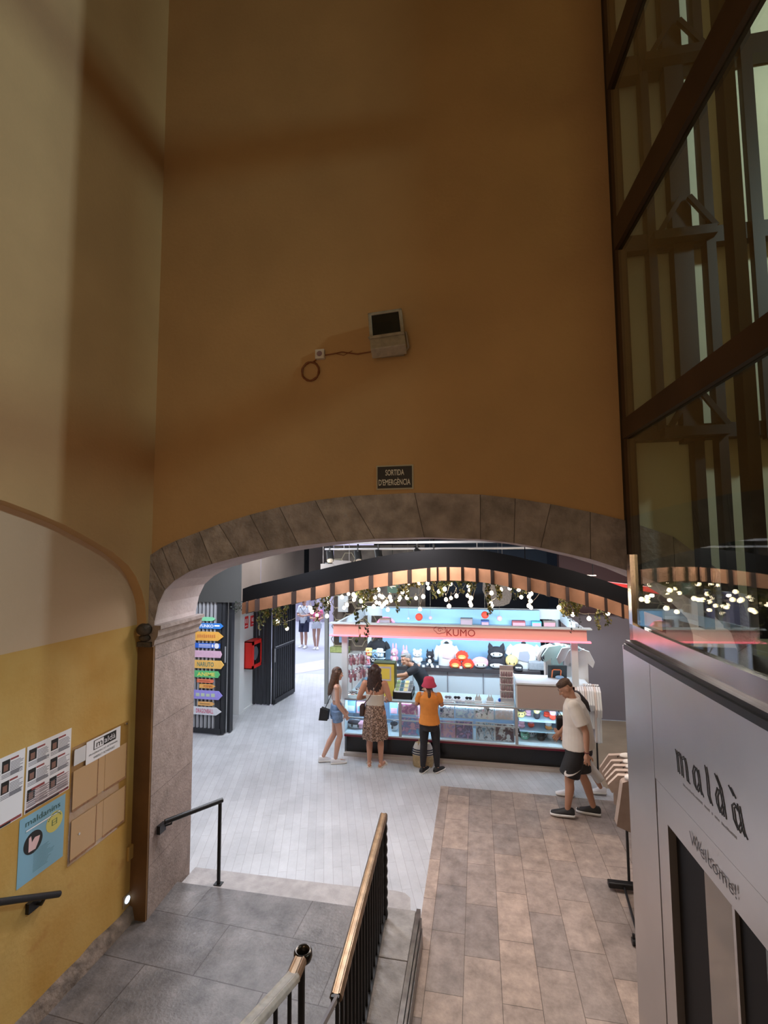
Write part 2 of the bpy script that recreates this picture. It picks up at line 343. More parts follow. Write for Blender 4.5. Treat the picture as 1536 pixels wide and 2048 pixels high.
# skirting of rough stone at the left wall foot
mb = MB(); n = 26
pts = [(XR+.035+.014*noise.noise(Vector((i*.7, 0, 1))), 0.35+i*(3.75/n), .275+.028*noise.noise(Vector((i*.9, 3, 1)))) for i in range(n+1)]
for p, q in zip(pts[:-1], pts[1:]):
    mb.add([(p[0]+.03, p[1], .16), (q[0]+.03, q[1], .16), (q[0], q[1], q[2]), (p[0], p[1], p[2]), (XR-.01, q[1], q[2]+.015), (XR-.01, p[1], p[2]+.015)], [(0, 1, 2, 3), (3, 2, 4, 5)], 0, True)
struct('baseboard_left', mb, mat('rough_skirting_stone', (0.17, 0.13, 0.105), .8, var=.45, vscale=14, bump=.8, bscale=30), 'rough dark stone skirting along the left wall', 'skirting', fix=False)
# floors
FLOORB = brick_mat('plank_pavers', (0.40, 0.305, 0.25), (0.225, 0.19, 0.175), (0.12, 0.09, 0.075), 0.62, 0.30, ms=0.003, rough=0.38, rotz=90, off=0.37, noise_c=0.42, bump=0.25, nscale=5.5, shift=(0.12, -0.12, 0))
FLOORA = brick_mat('grey_ribbed_pavers', (0.50, 0.51, 0.535), (0.44, 0.45, 0.475), (0.36, 0.36, 0.38), 0.8, 0.10, ms=0.003, rough=0.36, rotz=72, off=0.45, noise_c=0.16, bump=0.2, nscale=1.4)
mb = MB().add([(-.60, 3.6, 0), (-.60, 7.4, 0), (5, 7.4, 0), (5, -3, 0), (-.60, -3, 0)], [(0, 4, 3, 2, 1)])
struct('floor', mb, FLOORB, 'long pinkish grey stone plank paving beside the lift', 'floor', fix=False)
mb = MB().add([(-6.2, 4.0, 0), (-.60, 4.0, 0), (-.60, 7.4, 0), (-6.2, 7.4, 0), (-6.2, 13.2, 0), (5, 13.2, 0), (5, 7.4, 0)], [(0, 1, 2, 3), (3, 2, 6, 5, 4)])
struct('floor_hall', mb, FLOORA, 'pale grey finely ribbed paving of the hall', 'floor', fix=False)
BROWNF = mat('brown_hall_floor', (0.30, 0.22, 0.15), .35, var=.15, vscale=2)
struct('floor_hall_right', MB().add([(1.75, 7.75, .003), (5, 7.75, .003), (5, 10.7, .003), (1.75, 10.7, .003)], [(0, 1, 2, 3)]), BROWNF, 'brown floor right of the kiosk', 'floor', fix=False)
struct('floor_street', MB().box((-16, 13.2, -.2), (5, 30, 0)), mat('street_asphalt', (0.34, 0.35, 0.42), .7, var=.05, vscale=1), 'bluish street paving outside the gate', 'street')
struct('floor_threshold', MB().add([(-6.2, 12.0, .004), (-3.4, 14.9, .004), (-3.4, 16.6, .004), (-6.2, 13.4, .004)], [(0, 1, 2, 3)]), mat('pale_threshold', (0.44, 0.41, 0.42), .6, var=.06), 'pale paving band at the street threshold', 'paving', fix=False)
# landing
LAND = brick_mat('landing_slabs', (0.16, 0.145, 0.14), (0.125, 0.112, 0.11), (0.055, 0.045, 0.04), 1.05, 0.52, ms=0.004, rough=0.42, rotz=3, off=0.42, noise_c=0.55, bump=0.5, nscale=4.5, shift=(0.35, 0.10, 0))
struct('floor_landing', MB().box((-3.4, -1, 0), (-.90, 4.60, .17)), LAND, 'dark worn stone slabs of the stair landing', 'landing')
mb = MB(); pl = [(-3.0, 4.86), (-1.5, 4.875), (-.86, 4.90), (-.76, 4.885), (-.70, 4.83), (-.68, 4.70), (-.68, 4.60), (-3.0, 4.60)]
mb.prism(pl, .155, (0, 0, 0), (1, 0, 0), (0, 1, 0), (0, 0, 1))
struct('trim_3', mb, mat('pale_kerb', (0.36, 0.335, 0.33), .6, var=.16, vscale=9, bump=.3, bscale=50), 'pale stone step edge in front of the landing', 'step', bevel=.02)
mb = MB(); 
for k in range(9):
    y0 = 4.60-.005-k*.55; mb.box((-.905, y0-.545, 0), (-.615, y0, .215))
struct('trim_4', mb, mat('railing_kerb_stone', (0.27, 0.25, 0.235), .65, var=.3, vscale=8, bump=.5, bscale=40), 'grey stone kerb carrying the railing', 'kerb', bevel=.008)
mb = MB().box((-.612, -.4, 0), (-.575, 4.62, .215)).box((-.572, -.4, 0), (-.556, 4.55, .19)).box((-.553, -.4, 0), (-.545, 4.5, .14))
struct('trim_5', mb, mat('dull_steel_edge', (0.16, 0.155, 0.16), .3, metal=.9, var=.3, vscale=10), 'dull steel edge strip along the railing kerb', 'edging')
# stairwell enclosure out of view
struct('wall_back', MB().box((-3.5, -3.3, 0), (3.4, -3, 11)), OCHRE, 'ochre wall behind the stairs', 'wall')
struct('wall_right', MB().box((3.2, -3, 0), (3.4, YF, 4.6)), OCHRE, 'ochre wall beyond the lift', 'wall')
struct('ceiling', MB().box((-3.6, -3.3, 11), (2.6, 5.2, 11.2)), OCHRE, 'ceiling of the stairwell', 'ceiling')
# hall shell
BLK = mat('black_ceiling_paint', (0.005, 0.005, 0.006), .9, spec=.15)
NAVY = mat('slate_blue_wall', (0.035, 0.042, 0.058), .8, spec=.2)
MAUVE = mat('mauve_grey_wall', (0.20, 0.165, 0.175), .65, var=.05, vscale=1.5)
MAROON = mat('dark_maroon_wall', (0.055, 0.02, 0.018), .7)
struct('ceiling_hall', MB().box((-6.2, YB+.01, 3.95), (5, 13.2, 4.1)), BLK, 'black ceiling of the hall', 'ceiling')
struct('wall_hall_back', MB().box((-2.7, 12.5, 0), (1.7, 12.7, 3.95)), NAVY, 'dark slate wall behind the kiosk', 'wall')
struct('wall_hall_right', MB().box((1.7, 10.75, 0), (5, 10.95, 2.12)), MAUVE, 'mauve grey wall right of the kiosk', 'wall')
struct('wall_hall_right_upper', MB().box((1.7, 10.7, 2.12), (5, 10.95, 3.95)), MAROON, 'dark maroon bulkhead above the mauve wall', 'wall')
struct('wall_hall_side_right', MB().box((4.8, YB, 0), (5, 10.8, 3.95)), MAUVE, 'mauve side wall of the hall', 'wall')
struct('wall_hall_side_left', MB().box((-6.4, YB, 0), (-6.2, 8.7, 3.95)), mat('pale_grey_hall_wall', (0.5, 0.5, 0.5), .7), 'pale side wall of the hall behind the jamb', 'wall')
WHITEW = mat('white_hall_wall', (0.66, 0.68, 0.69), .55)
mb = MB().box((-5.6, 9.70, 0), (-5.055, 9.9, 2.5)).box((-5.6, 9.9, 0), (-5.09, 10.46, 2.5)).box((-5.11, 9.88, 0), (-5.07, 10.46, .03)).box((-5.30, 9.685, 0), (-5.26, 9.70, 2.5))
struct('wall_hall_white', mb, WHITEW, 'white panelled wall carrying the fire hose cabinet', 'wall')
GREYB = mat('grey_bulkhead', (0.05, 0.05, 0.048), .6)
BRONZE = mat('satin_bronze_panel', (0.30, 0.235, 0.20), .32, metal=.55, var=.12, vscale=1.2)
mb = MB().box((-6.2, 8.55, 2.5), (-4.47, 8.75, 3.95))
struct('wall_bulkhead_front', mb, GREYB, 'dark grey bulkhead over the shutter', 'bulkhead')
mb = MB()
a, c = Vector((-4.47, 8.6, 0)), Vector((-3.85, 12.6, 0))
for k, (s0, s1, mi) in enumerate(((0, .155, 0), (.158, .60, 0), (.60, .66, 1), (.66, 1, 0))):
    p, q = a.lerp(c, s0), a.lerp(c, s1)
    mb.add([(p.x, p.y, 2.52), (q.x, q.y, 2.52), (q.x, q.y, 3.95), (p.x, p.y, 3.95)], [(0, 1, 2, 3)], mi)
mb.add([(-6.2, 8.6, 2.5), (-4.47, 8.6, 2.5), (-3.85, 12.6, 2.5), (-6.2, 12.6, 2.5)], [(0, 1, 2, 3)], 2)
struct('wall_bulkhead_side', mb, [BRONZE, BLK, GREYB], 'bronze panelled side of the bulkhead over the gates', 'bulkhead', fix=False)
# street side
struct('wall_street_far', MB().box((-16, 22.6, 0), (0, 22.9, 9)), mat('street_facade', (0.42, 0.37, 0.46), .8, var=.1, vscale=.4), 'lilac grey building facade across the street', 'facade')
mb = MB()
for k in range(9): mb.box((-11.2+k*.62, 22.5, 0), (-10.95+k*.62, 22.59, 3.2))
mb.box((-11.2, 22.5, 3.2), (-6, 22.59, 3.35))
tag(mb.build('shop_shutter', mat('shutter_lilac', (0.25, 0.22, 0.30), .7)), 'dark lilac ribbed shop shutter across the street', 'shutter')
struct('trim_6', MB().box((-3.49, 10.72, 0), (-3.41, 10.82, 3.2)), mat('grey_steel_post', (0.26, 0.27, 0.27), .45), 'slim grey steel post at the street opening', 'post')

# ================================================================ LEFT WALL AND ARCH WALL THINGS
WHITE = mat('white_print', (0.80, 0.80, 0.84), .5); BLACK = mat('black_print', (0.012, 0.012, 0.012), .5)
INK = mat('grey_ink', (0.18, 0.18, 0.21), .6); DRED = mat('dark_red_print', (0.28, 0.06, 0.06), .5)
CREAMP = mat('cream_paint_letter', (0.72, 0.70, 0.62), .5)
BLACKM = mat('black_powder_coat', (0.012, 0.012, 0.013), .4, metal=.2)
BRASS = mat('worn_brass', (0.30, 0.21, 0.135), .38, metal=1.0, var=.25, vscale=14)
STEEL = mat('brushed_steel', (0.56, 0.535, 0.53), .32, metal=.85, var=.05, vscale=1.5)
# things on the left wall use wall coordinates: u = Y, v = z, on plane XR
def wall_rect(mb, y0, z0, y1, z1, lift, mi=0, t=.0015):
    mb.box((XR+lift, y0, z0), (XR+lift+t, y1, z1), mi); return mb
K = 0.99   # pixel measures were taken on X=-3.2
def wl(px, py): p = atX(px, py, XR+.004); return p.y, p.z
def programme(name, label, y0, z0, y1, z1, seed, kinds):
    rnd = random.Random(seed)
    t = thing(name, label, 'poster', (XR, (y0+y1)/2, z0), 0, None)
    wall_rect(MB(), y0, z0, y1, z1, .001, t=.002).build('sheet', WHITE, t)
    W, H = y1-y0, z1-z0
    ink = MB(); pic = MB(); red = MB()
    cols = 2
    for ci in range(cols):
        for ri in range(3 if kinds else 2):
            cy0 = y0+W*(.04+.48*ci); cz = z1-H*(.06+.30*ri)
            ph = H*.17
            MB().box((XR+.003, cy0, cz-ph), (XR+.0045, cy0+W*.16, cz), 0).build('photograph', BLACK, t)
            MB().box((XR+.0045, cy0+W*.03, cz-ph*.9), (XR+.0055, cy0+W*.12, cz-ph*.35)).build('photo_figure', mat('photo_tone', (0.25, 0.13, 0.10), .5), t)
            red = MB(); red.box((XR+.003, cy0+W*.17, cz-.012), (XR+.0045, cy0+W*.34, cz))
            red.build('heading', DRED, t)
            for li in range(9):
                ww = W*rnd.uniform(.18, .28)
                ink.box((XR+.003, cy0+W*.18, cz-.026-li*.010), (XR+.004, cy0+W*.18+ww, cz-.030-li*.010))
            for li in range(3): ink.box((XR+.003, cy0, cz-ph-.012-li*.010), (XR+.004, cy0+W*.44, cz-ph-.016-li*.010))
    if kinds:
        mm = MB()
        for li in range(8):
            zz = z0+H*.30-li*.016
            mm.box((XR+.0032, y0+W*.03, zz-.008), (XR+.0045, y1-W*.03, zz), 0)
            ink.box((XR+.005, y0+W*.06, zz-.006), (XR+.0058, y0+W*.22, zz-.002)); ink.box((XR+.005, y0+W*.30, zz-.006), (XR+.0058, y0+W*.92, zz-.003))
        mm.build('timetable_rows', mat('pinkish_rows', (0.55, 0.40, 0.40), .5), t)
        MB().box((XR+.006, y0+W*.12, z0+H*.31), (XR+.007, y0+W*.4, z0+H*.345)).build('red_label', DRED, t)
    MB().box((XR+.003, y0+W*.02, z0+.006), (XR+.0045, y1-W*.02, z0+.024)).build('red_footer', DRED, t)
    MB().box((XR+.0046, y0+W*.02, z0+.004), (XR+.0056, y1-W*.25, z0+.016)).build('footer_band', BLACK, t)
    tag(ink.build('text_lines', INK, t), kind='stuff')
    return t
ya, za = wl(60, 1486); 
programme('cinema_poster', 'white programme poster with red and black timetable, right one of the pair', wl(55, 1500)[0], 1.652, wl(143.7, 1450)[0], 2.112, 3, True)
programme('cinema_poster', 'white programme poster with small photographs cut off by the left edge', wl(54, 1500)[0]-.36, 1.652, wl(54, 1500)[0]-.012, 2.115, 5, False)
# blue poster
y0, y1 = wl(37, 1700)[0], wl(129, 1640)[0]; z0, z1 = 1.17, 1.63
t = thing('blue_poster', 'light blue poster with a yellow round badge and dark round photograph', 'poster', (XR, (y0+y1)/2, z0))
wall_rect(MB(), y0, z0, y1, z1, .001, t=.002).build('sheet', mat('blue_paper', (0.22, 0.42, 0.55), .5), t)
W, H = y1-y0, z1-z0
def disc(c, r, x, n=40, ry=None):
    mb = MB(); mb.prism([(r*math.cos(2*PI*k/n), (ry or r)*math.sin(2*PI*k/n)) for k in range(n)], .001, (x, c[0], c[1]), (0, 1, 0), (0, 0, 1), (1, 0, 0)); return mb
disc((y0+W*.30, z0+H*.55), W*.20, XR+.003).build('round_photograph', BLACK, t)
m2 = MB(); m2.prism([(-.05, -.07), (.02, -.075), (.05, -.02), (.06, .02), (.01, .03), (-.02, 0), (-.03, .06), (-.05, .05)], .001, (XR+.0045, y0+W*.31, z0+H*.56), (0, .8, 0), (0, 0, .8), (1, 0, 0))
m2.build('photo_figure', mat('pink_skin_print', (0.75, 0.5, 0.5), .6), t)
disc((y0+W*.76, z0+H*.66), W*.19, XR+.003).build('yellow_badge', mat('badge_yellow', (0.62, 0.55, 0.14), .5), t)
bm_ = MB()
for k in range(3): bm_.box((XR+.0045, y0+W*.70, z0+H*(.61+.04*k)), (XR+.0052, y0+W*.82, z0+H*(.617+.04*k)))
bm_.box((XR+.0045, y0+W*.70, z0+H*.61), (XR+.0052, y0+W*.715, z0+H*.70)); bm_.box((XR+.0045, y0+W*.80, z0+H*.61), (XR+.0052, y0+W*.815, z0+H*.70))
for k in range(12):
    a = PI*(.15+.7*k/11); bm_.box((XR+.0045, y0+W*.76+W*.155*math.cos(a)-.004, z0+H*.66+W*.155*math.sin(a)-.004), (XR+.0052, y0+W*.76+W*.155*math.cos(a)+.004, z0+H*.66+W*.155*math.sin(a)+.004))
tag(bm_.build('badge_print', mat('green_ink', (0.10, 0.20, 0.10), .5), t), kind='stuff')
text_mesh('maldanins', (XR+.003, y0+W*.12, z0+H*.845), (0, 1, 0), (0, 0, 1), W*.76, .042).build('lettering', mat('dark_green_ink', (0.03, 0.09, 0.08), .5), t)
li = MB()
for k in range(2): li.box((XR+.003, y0+W*.12, z0+H*(.79-.03*k)), (XR+.004, y0+W*.9, z0+H*(.796-.03*k)))
rr = random.Random(4)
for k in range(15): li.box((XR+.003, y0+W*.32, z0+H*(.40-.022*k)), (XR+.004, y0+W*rr.uniform(.6, .8), z0+H*(.404-.022*k)))
tag(li.build('printed_text', mat('teal_ink', (0.08, 0.20, 0.24), .5), t), kind='stuff')
MB().box((XR+.003, y0+W*.14, z0+H*.765), (XR+.0045, y0+W*.88, z0+H*.785)).build('pale_band', WHITE, t)
# clear notice board with brown tape pockets and white notice
y0, y1 = wl(139, 1600)[0], wl(254, 1520)[0]; z0, z1 = 1.06, 1.955; W, H = y1-y0, z1-z0
t = thing('notice_board', 'clear acrylic notice board with empty taped pockets right of the posters', 'board', (XR, (y0+y1)/2, z0))
MB().box((XR+.004, y0, z0), (XR+.010, y1, z1)).build('acrylic_sheet', glass_mat('amber_acrylic', (0.93, 0.90, 0.86), boost=1.4), t)
TAPE = mat('yellowed_tape', (0.50, 0.32, 0.16), .35); TAPED = mat('old_glue', (0.30, 0.15, 0.07), .5, var=.3, vscale=30)
p = MB(); e = MB()
for r_, zt in ((0, .79), (1, .37)):
    for s0, s1 in ((.03, .44), (.56, .97)):
        p.box((XR+.011, y0+W*s0, z0+H*(zt-.33)), (XR+.013, y0+W*s1, z0+H*zt))
        e.box((XR+.0135, y0+W*s0, z0+H*(zt-.345)), (XR+.0145, y0+W*s1, z0+H*(zt-.325)))
        e.box((XR+.0135, y0+W*(s1-.012), z0+H*(zt-.33)), (XR+.0145, y0+W*s1, z0+H*zt))
    p.box((XR+.0105, y0+W*.44, z0+H*(zt-.33)), (XR+.0112, y0+W*.56, z0+H*zt))
p.build('pocket', TAPE, t); e.build('pocket_edge', TAPED, t)
for yy, zz in ((y0+.03, z1-.03), (y1-.03, z1-.02), (y0+.10, z0+H*.22)): sc = MB(); sc.cyl((XR+.01, yy, zz), (XR+.016, yy, zz), .009, 12); sc.build('screw', mat('screw_steel', (.6, .6, .6), .3, metal=1), t)
y0n, y1n = wl(170, 1500)[0], wl(238, 1475)[0]
t = thing('notice', 'white notice with a black logo at the top of the clear board', 'notice', (XR+.012, (y0n+y1n)/2, 1.76))
MB().box((XR+.0145, y0n, 1.765), (XR+.0165, y1n, 1.945)).build('sheet', WHITE, t)
Wn = y1n-y0n
MB().box((XR+.0165, y0n+Wn*.20, 1.855), (XR+.018, y0n+Wn*.86, 1.93)).build('logo_panel', BLACK, t)
MB().box((XR+.018, y0n+Wn*.22, 1.86), (XR+.0185, y0n+Wn*.48, 1.925)).build('logo_square', WHITE, t)
text_mesh('m', (XR+.0188, y0n+Wn*.27, 1.87), (0, 1, 0), (0, 0, 1), Wn*.17, .035).build('logo_letter', BLACK, t)
text_mesh('aldà', (XR+.0188, y0n+Wn*.50, 1.87), (0, 1, 0), (0, 0, 1), Wn*.33, .045).build('logo_lettering', WHITE, t)
mb = text_mesh('PROGRAMACIÓ SETMANAL', (XR+.017, y0n+Wn*.08, 1.822), (0, 1, 0), (0, 0, 1), Wn*.84, .018); mb.build('lettering', BLACK, t)
mb = text_mesh('WEEKLY SCHEDULE', (XR+.017, y0n+Wn*.20, 1.785), (0, 1, 0), (0, 0, 1), Wn*.62, .018); mb.build('lettering', BLACK, t)
yq0, yq1 = wl(146, 1510)[0], wl(169, 1500)[0]
tag(MB().box((XR+.0145, yq0, 1.81), (XR+.0165, yq1, 1.93)).build('small_card', mat('grey_card', (0.62, 0.62, 0.64), .6)), 'small square white card left of the white notice', 'card')
# wall lamp near the floor
c = atX(253, 1799, XR)
t = thing('wall_lamp', 'small square recessed lamp with blue white light low on the left wall', 'lamp', (XR, c.y, c.z-.04))
MB().box((XR-.001, c.y-.052, c.z-.05), (XR+.008, c.y+.052, c.z+.05)).build('frame', mat('lamp_frame', (0.45, 0.33, 0.2), .4, metal=.4), t)
mb = MB(); mb.cyl((XR+.008, c.y, c.z), (XR+.013, c.y, c.z), .030, 20)
mb.build('lens', mat('lamp_lens', (.8, .9, 1), .3, emit=(.55, .75, 1.0), estr=2.2), t)
# handrail on the left wall
p0, p1 = atX(118, 1788, XR+.09), atX(0, 1804, XR+.09)
dr = (p1-p0)
t = thing('wall_handrail', 'black handrail on a bracket fixed to the yellow left wall', 'handrail', tuple(p0))
MB().tube([p0, p0+dr*1.6], .022, 12).build('rail', BLACKM, t)
q = p0+dr*.30
mb = MB(); mb.box((XR+.0, q.y-.05, q.z-.10), (XR+.03, q.y+.05, q.z-.03)); mb.tube([(XR+.02, q.y+.02, q.z-.07), (XR+.06, q.y+.02, q.z-.07), (XR+.09, q.y+.02, q.z-.02)], .012, 8)
mb.build('bracket', BLACKM, t)
# handrail on the jamb
pa, pb = atY(322, 1606, 4.42), atY(438, 1597, 4.70); foot = atZ(437, 1768, .155)
pb = Vector((foot.x, foot.y, pb.z)); pa = Vector((-2.93, 4.22, pb.z-.0))
t = thing('jamb_handrail', 'short black handrail from the stone jamb to a post on the step', 'handrail', (foot.x, foot.y, .155))
MB().tube([pa, pb+Vector((.02, .01, 0))], .023, 12).build('rail', BLACKM, t)
MB().tube([(foot.x, foot.y, .155), pb], .018, 12).box((foot.x-.04, foot.y-.03, .155), (foot.x+.04, foot.y+.03, .163)).build('post', BLACKM, t)
mb = MB().box((-3.0, pa.y-.02, pa.z-.11), (-2.965, pa.y+.07, pa.z-.035)); mb.tube([(-2.97, pa.y+.06, pa.z-.07), (-2.93, pa.y+.10, pa.z-.07), (-2.92, pa.y+.10, pa.z-.01)], .010, 8)
mb.build('bracket', BLACKM, t)
# switch box on wall edge
c = atX(277, 1690, XR)
tag(MB().box((XR, YF-.08, c.z-.05), (XR+.025, YF-.01, c.z+.07)).build('switch_box', mat('ochre_box', (.5, .33, .1), .5), bevel=.004), 'small ochre switch box on the left wall corner', 'switch box')
# emergency exit sign
a, bq = atY(753, 932, YF), atY(825, 977, YF)
t = thing('exit_sign', 'black emergency exit sign with pale lettering above the arch', 'sign', ((a.x+bq.x)/2, YF, bq.z))
MB().box((a.x, YF-.010, bq.z-.005), (bq.x+.01, YF, a.z)).build('frame', mat('sign_frame', (.42, .40, .30), .5), t)
MB().box((a.x+.012, YF-.014, bq.z+.007), (bq.x-.002, YF-.009, a.z-.012)).build('panel', BLACK, t)
wd = bq.x-a.x
text_mesh('SORTIDA', (a.x+.26*wd, YF-.0142, a.z-.092), (1, 0, 0), (0, 0, 1), wd*.52, .052, bold=.01).build('lettering', CREAMP, t)
text_mesh("D'EMERGÈNCIA", (a.x+.07*wd, YF-.0142, a.z-.178), (1, 0, 0), (0, 0, 1), wd*.88, .066, bold=.01).build('lettering', CREAMP, t)
# floodlight
c = atY(780, 682, YF)
t = thing('floodlight', 'rectangular grey floodlight tilted on the ochre wall', 'floodlight', (c.x, YF, c.z-.2))
Mf = Matrix.Translation((c.x, YF-.16, c.z+.02)) @ Euler((R(-24), R(-6), R(6))).to_matrix().to_4x4()
GM = mat('floodlight_grey', (.42, .38, .31), .5, metal=.3, var=.15, vscale=20)
mb = MB(); W2, H2 = .150, .215
mb.box((-W2, -.02, -H2), (W2, .09, -.075), 0, Mf)
for bx in (((-W2, -.04, -.075), (-W2+.03, .09, H2)), ((W2-.03, -.04, -.075), (W2, .09, H2)), ((-W2, -.04, H2-.03), (W2, .09, H2)), ((-W2, -.04, -.10), (W2, -.02, -.075)), ((-W2+.02, .075, -.08), (W2-.02, .09, H2-.02))): mb.box(*bx, 0, Mf)
mb.build('housing', GM, t, bevel=.006)
MB().box((-W2+.03, -.030, -.075), (W2-.03, -.024, H2-.03), 0, Mf).build('glass_front', glass_mat('floodlight_glass', (.35, .35, .38)), t)
MB().box((-W2+.03, .05, -.07), (W2-.03, .074, H2-.03), 0, Mf).box((-.055, -.0, -.045), (.055, .05, .06), 0, Mf).build('reflector', mat('dull_reflector', (.11, .11, .12), .3, metal=.8), t)
mb = MB(); mb.tube([Mf @ Vector((W2+.012, .02, -.02)), Mf @ Vector((W2+.02, .12, -.10)), (c.x+.13, YF-.005, c.z-.12)], .012, 8); mb.tube([Mf @ Vector((-W2-.012, .02, -.02)), (c.x-.1, YF-.005, c.z-.10)], .010, 8)
mb.box((c.x-.08, YF-.03, c.z-.15), (c.x+.13, YF, c.z-.09))
mb.build('bracket', GM, t)
# junction box, cable run and coil
j = atY(642, 711, YF)
t = thing('junction_box', 'small white junction box on the ochre wall beside a cable coil', 'junction box', (j.x, YF, j.z-.04))
MB().box((j.x-.043, YF-.045, j.z-.043), (j.x+.043, YF, j.z+.043)).build('box', mat('white_plastic', (.62, .58, .52), .5), t, bevel=.004)
mb = MB(); mb.cyl((j.x, YF-.045, j.z), (j.x, YF-.048, j.z), .025, 16); mb.build('lid_mark', mat('mauve_mark', (.25, .16, .18), .5), t)
CAB = mat('rusty_brown_cable', (.20, .065, .018), .5)
k = atY(622, 744, YF); pts = []
for i in range(76):
    a_ = R(75) + i*2*PI/25; rr_ = .083+.003*math.sin(i*1.7)
    pts.append((k.x+rr_*math.cos(a_)*.98, YF-.012-.004*(i//25), k.z+rr_*math.sin(a_)*1.05))
mb = MB(); mb.tube(pts, .0075, 8); mb.tube([(k.x+.02, YF-.01, k.z+.085), (k.x+.06, YF-.01, k.z+.115), (j.x-.04, YF-.015, j.z-.02)], .0075, 8)
tag(mb.build('cable_coil', CAB), 'rust brown cable wound in a round coil on the wall', 'cable')
e_ = atY(750, 704, YF); mb = MB(); 
mb.tube([(j.x+.04, YF-.012, j.z-.005), (j.x+.12, YF-.012, j.z-.0), (j.x+.2, YF-.01, j.z+.012), (e_.x-.16, YF-.01, e_.z-.01), (e_.x, YF-.02, e_.z)], .006, 8)
mb.tube([(j.x+.14, YF-.012, j.z+.002), (j.x+.22, YF-.012, j.z-.022), (j.x+.3, YF-.01, j.z+.015)], .003, 6)
tag(mb.build('cable_run', CAB), 'thin brown cable between the junction box and the floodlight', 'cable')

# ================================================================ RAILINGS
t = thing('stair_railing', 'black railing with beaded bars and worn brass top along the landing kerb', 'railing', (-.80, 4.4, .215))
mb = MB(); A, B = Vector((-.885, 4.47, 1.085)), Vector((-.80, 2.68, 1.085))
dd = (B-A).normalized(); sd = Vector((-dd.y, dd.x, 0))
def rail_prof(w_, h_): return [(-w_, -h_*.3), (-w_*.9, h_*.35), (-w_*.55, h_*.8), (-w_*.30, h_*.62), (0, h_*.60), (w_*.30, h_*.62), (w_*.55, h_*.8), (w_*.9, h_*.35), (w_, -h_*.3), (w_*.5, -h_), (-w_*.5, -h_)]
def sweep(mb, pts, prof, up=Vector((0, 0, 1)), mi=0):
    rs = []
    for i, p_ in enumerate(pts):
        tt = (pts[min(i+1, len(pts)-1)]-pts[max(i-1, 0)]).normalized(); sx = tt.cross(up).normalized(); uy = sx.cross(tt).normalized()
        rs.append([p_+sx*q[0]+uy*q[1] for q in prof])
    return mb.rings(rs, mi, True, False)
sweep(MB(), [A, B], rail_prof(.036, .030)).build('handrail', BRASS, t, bevel=.003)
prf = []
zz = .215
while zz < 1.06:
    prf += [(.011, zz), (.0155, zz+.022), (.0175, zz+.045), (.0155, zz+.068)]; zz += .09
prf.append((.011, 1.07))
for k in range(17):
    s_ = k/16; p_ = A.lerp(B, .012+.97*s_)
    mb = MB(); 
    if k < 1: mb.lathe((p_.x+.012, p_.y, 0), [(r_*1.5, z_) for r_, z_ in prf], 12)
    else: mb.lathe((p_.x, p_.y, 0), [(.0125, .215), (.0125, 1.07)], 10)
    mb.build('baluster', BLACKM, t)
sweep(MB(), [Vector((A.x, A.y, .25)), Vector((B.x, B.y, .25))], [(-.02, -.012), (.02, -.012), (.02, .012), (-.02, .012)]).build('bottom_bar', BLACKM, t)
t = thing('connecting_bar', 'thin steel bar rising toward the viewer from the brass rail end', 'bar', tuple(B))
sweep(MB(), [B+Vector((.005, .02, -.01)), Vector((-.765, 2.3, 1.27)), Vector((-.72, 1.5, 1.62))], [(-.008, -.014), (.008, -.014), (.008, .014), (-.008, .014)]).build('bar', mat('grey_steel_bar', (.25, .24, .24), .4, metal=.8), t)
mb = MB().box((B.x-.022, B.y-.022, B.z-.022), (B.x+.022, B.y-.002, B.z+.018)); mb.build('end_socket', BLACKM, t)
t = thing('near_handrail', 'broad grey topped handrail curling over at a brass end, nearest the viewer', 'handrail', (-1.0, 2.7, .17))
E0 = atZ(606, 1905, 1.27); E1 = atZ(585, 1955, 1.30); E2 = atZ(490, 2062, 1.52)
dv = (E2-E1)
sweep(MB(), [E1, E2, E2+dv*.8], rail_prof(.042, .03)).build('handrail', mat('worn_grey_rail', (.42, .39, .34), .45, metal=.3, var=.18, vscale=20), t, bevel=.003)
sweep(MB(), [E0.lerp(E1, .35), E1], rail_prof(.040, .03)).build('brass_end', BRASS, t, bevel=.003)
mb = MB(); c0 = E0+Vector((0, .0, -.006)); n_ = 24
mb.lathe(c0, [(.020, -.03), (.046, -.03), (.052, -.012), (.050, .012), (.040, .022), (.030, .012), (.026, -.02)], 24)
mb.build('curl', mat('dark_bronze', (.07, .06, .05), .22, metal=.9), t)
mb = MB(); mb.cyl((c0.x, c0.y-.02, .17), (c0.x, c0.y-.02, c0.z-.02), .019, 14); mb.build('post', BLACKM, t)
mb = MB(); q_ = E1.lerp(E2, .45); mb.cyl((q_.x+.01, q_.y, .17), (q_.x+.01, q_.y, q_.z-.02), .011, 10); mb.build('baluster', BLACKM, t)
q_ = E1.lerp(E2, .12); mb = MB(); mb.cyl((q_.x+.01, q_.y, .17), (q_.x+.01, q_.y, q_.z-.02), .011, 10); mb.build('baluster', BLACKM, t)

# ================================================================ LIFT
LA = R(3.27)
lift = thing('lift_shaft', 'glass lift shaft in dark steel frame over a brushed steel base', 'lift shaft', (1.1, 4.05, 0), LA)
def LB(a_, b_, mb=None): return (mb or MB()).box(a_, b_)
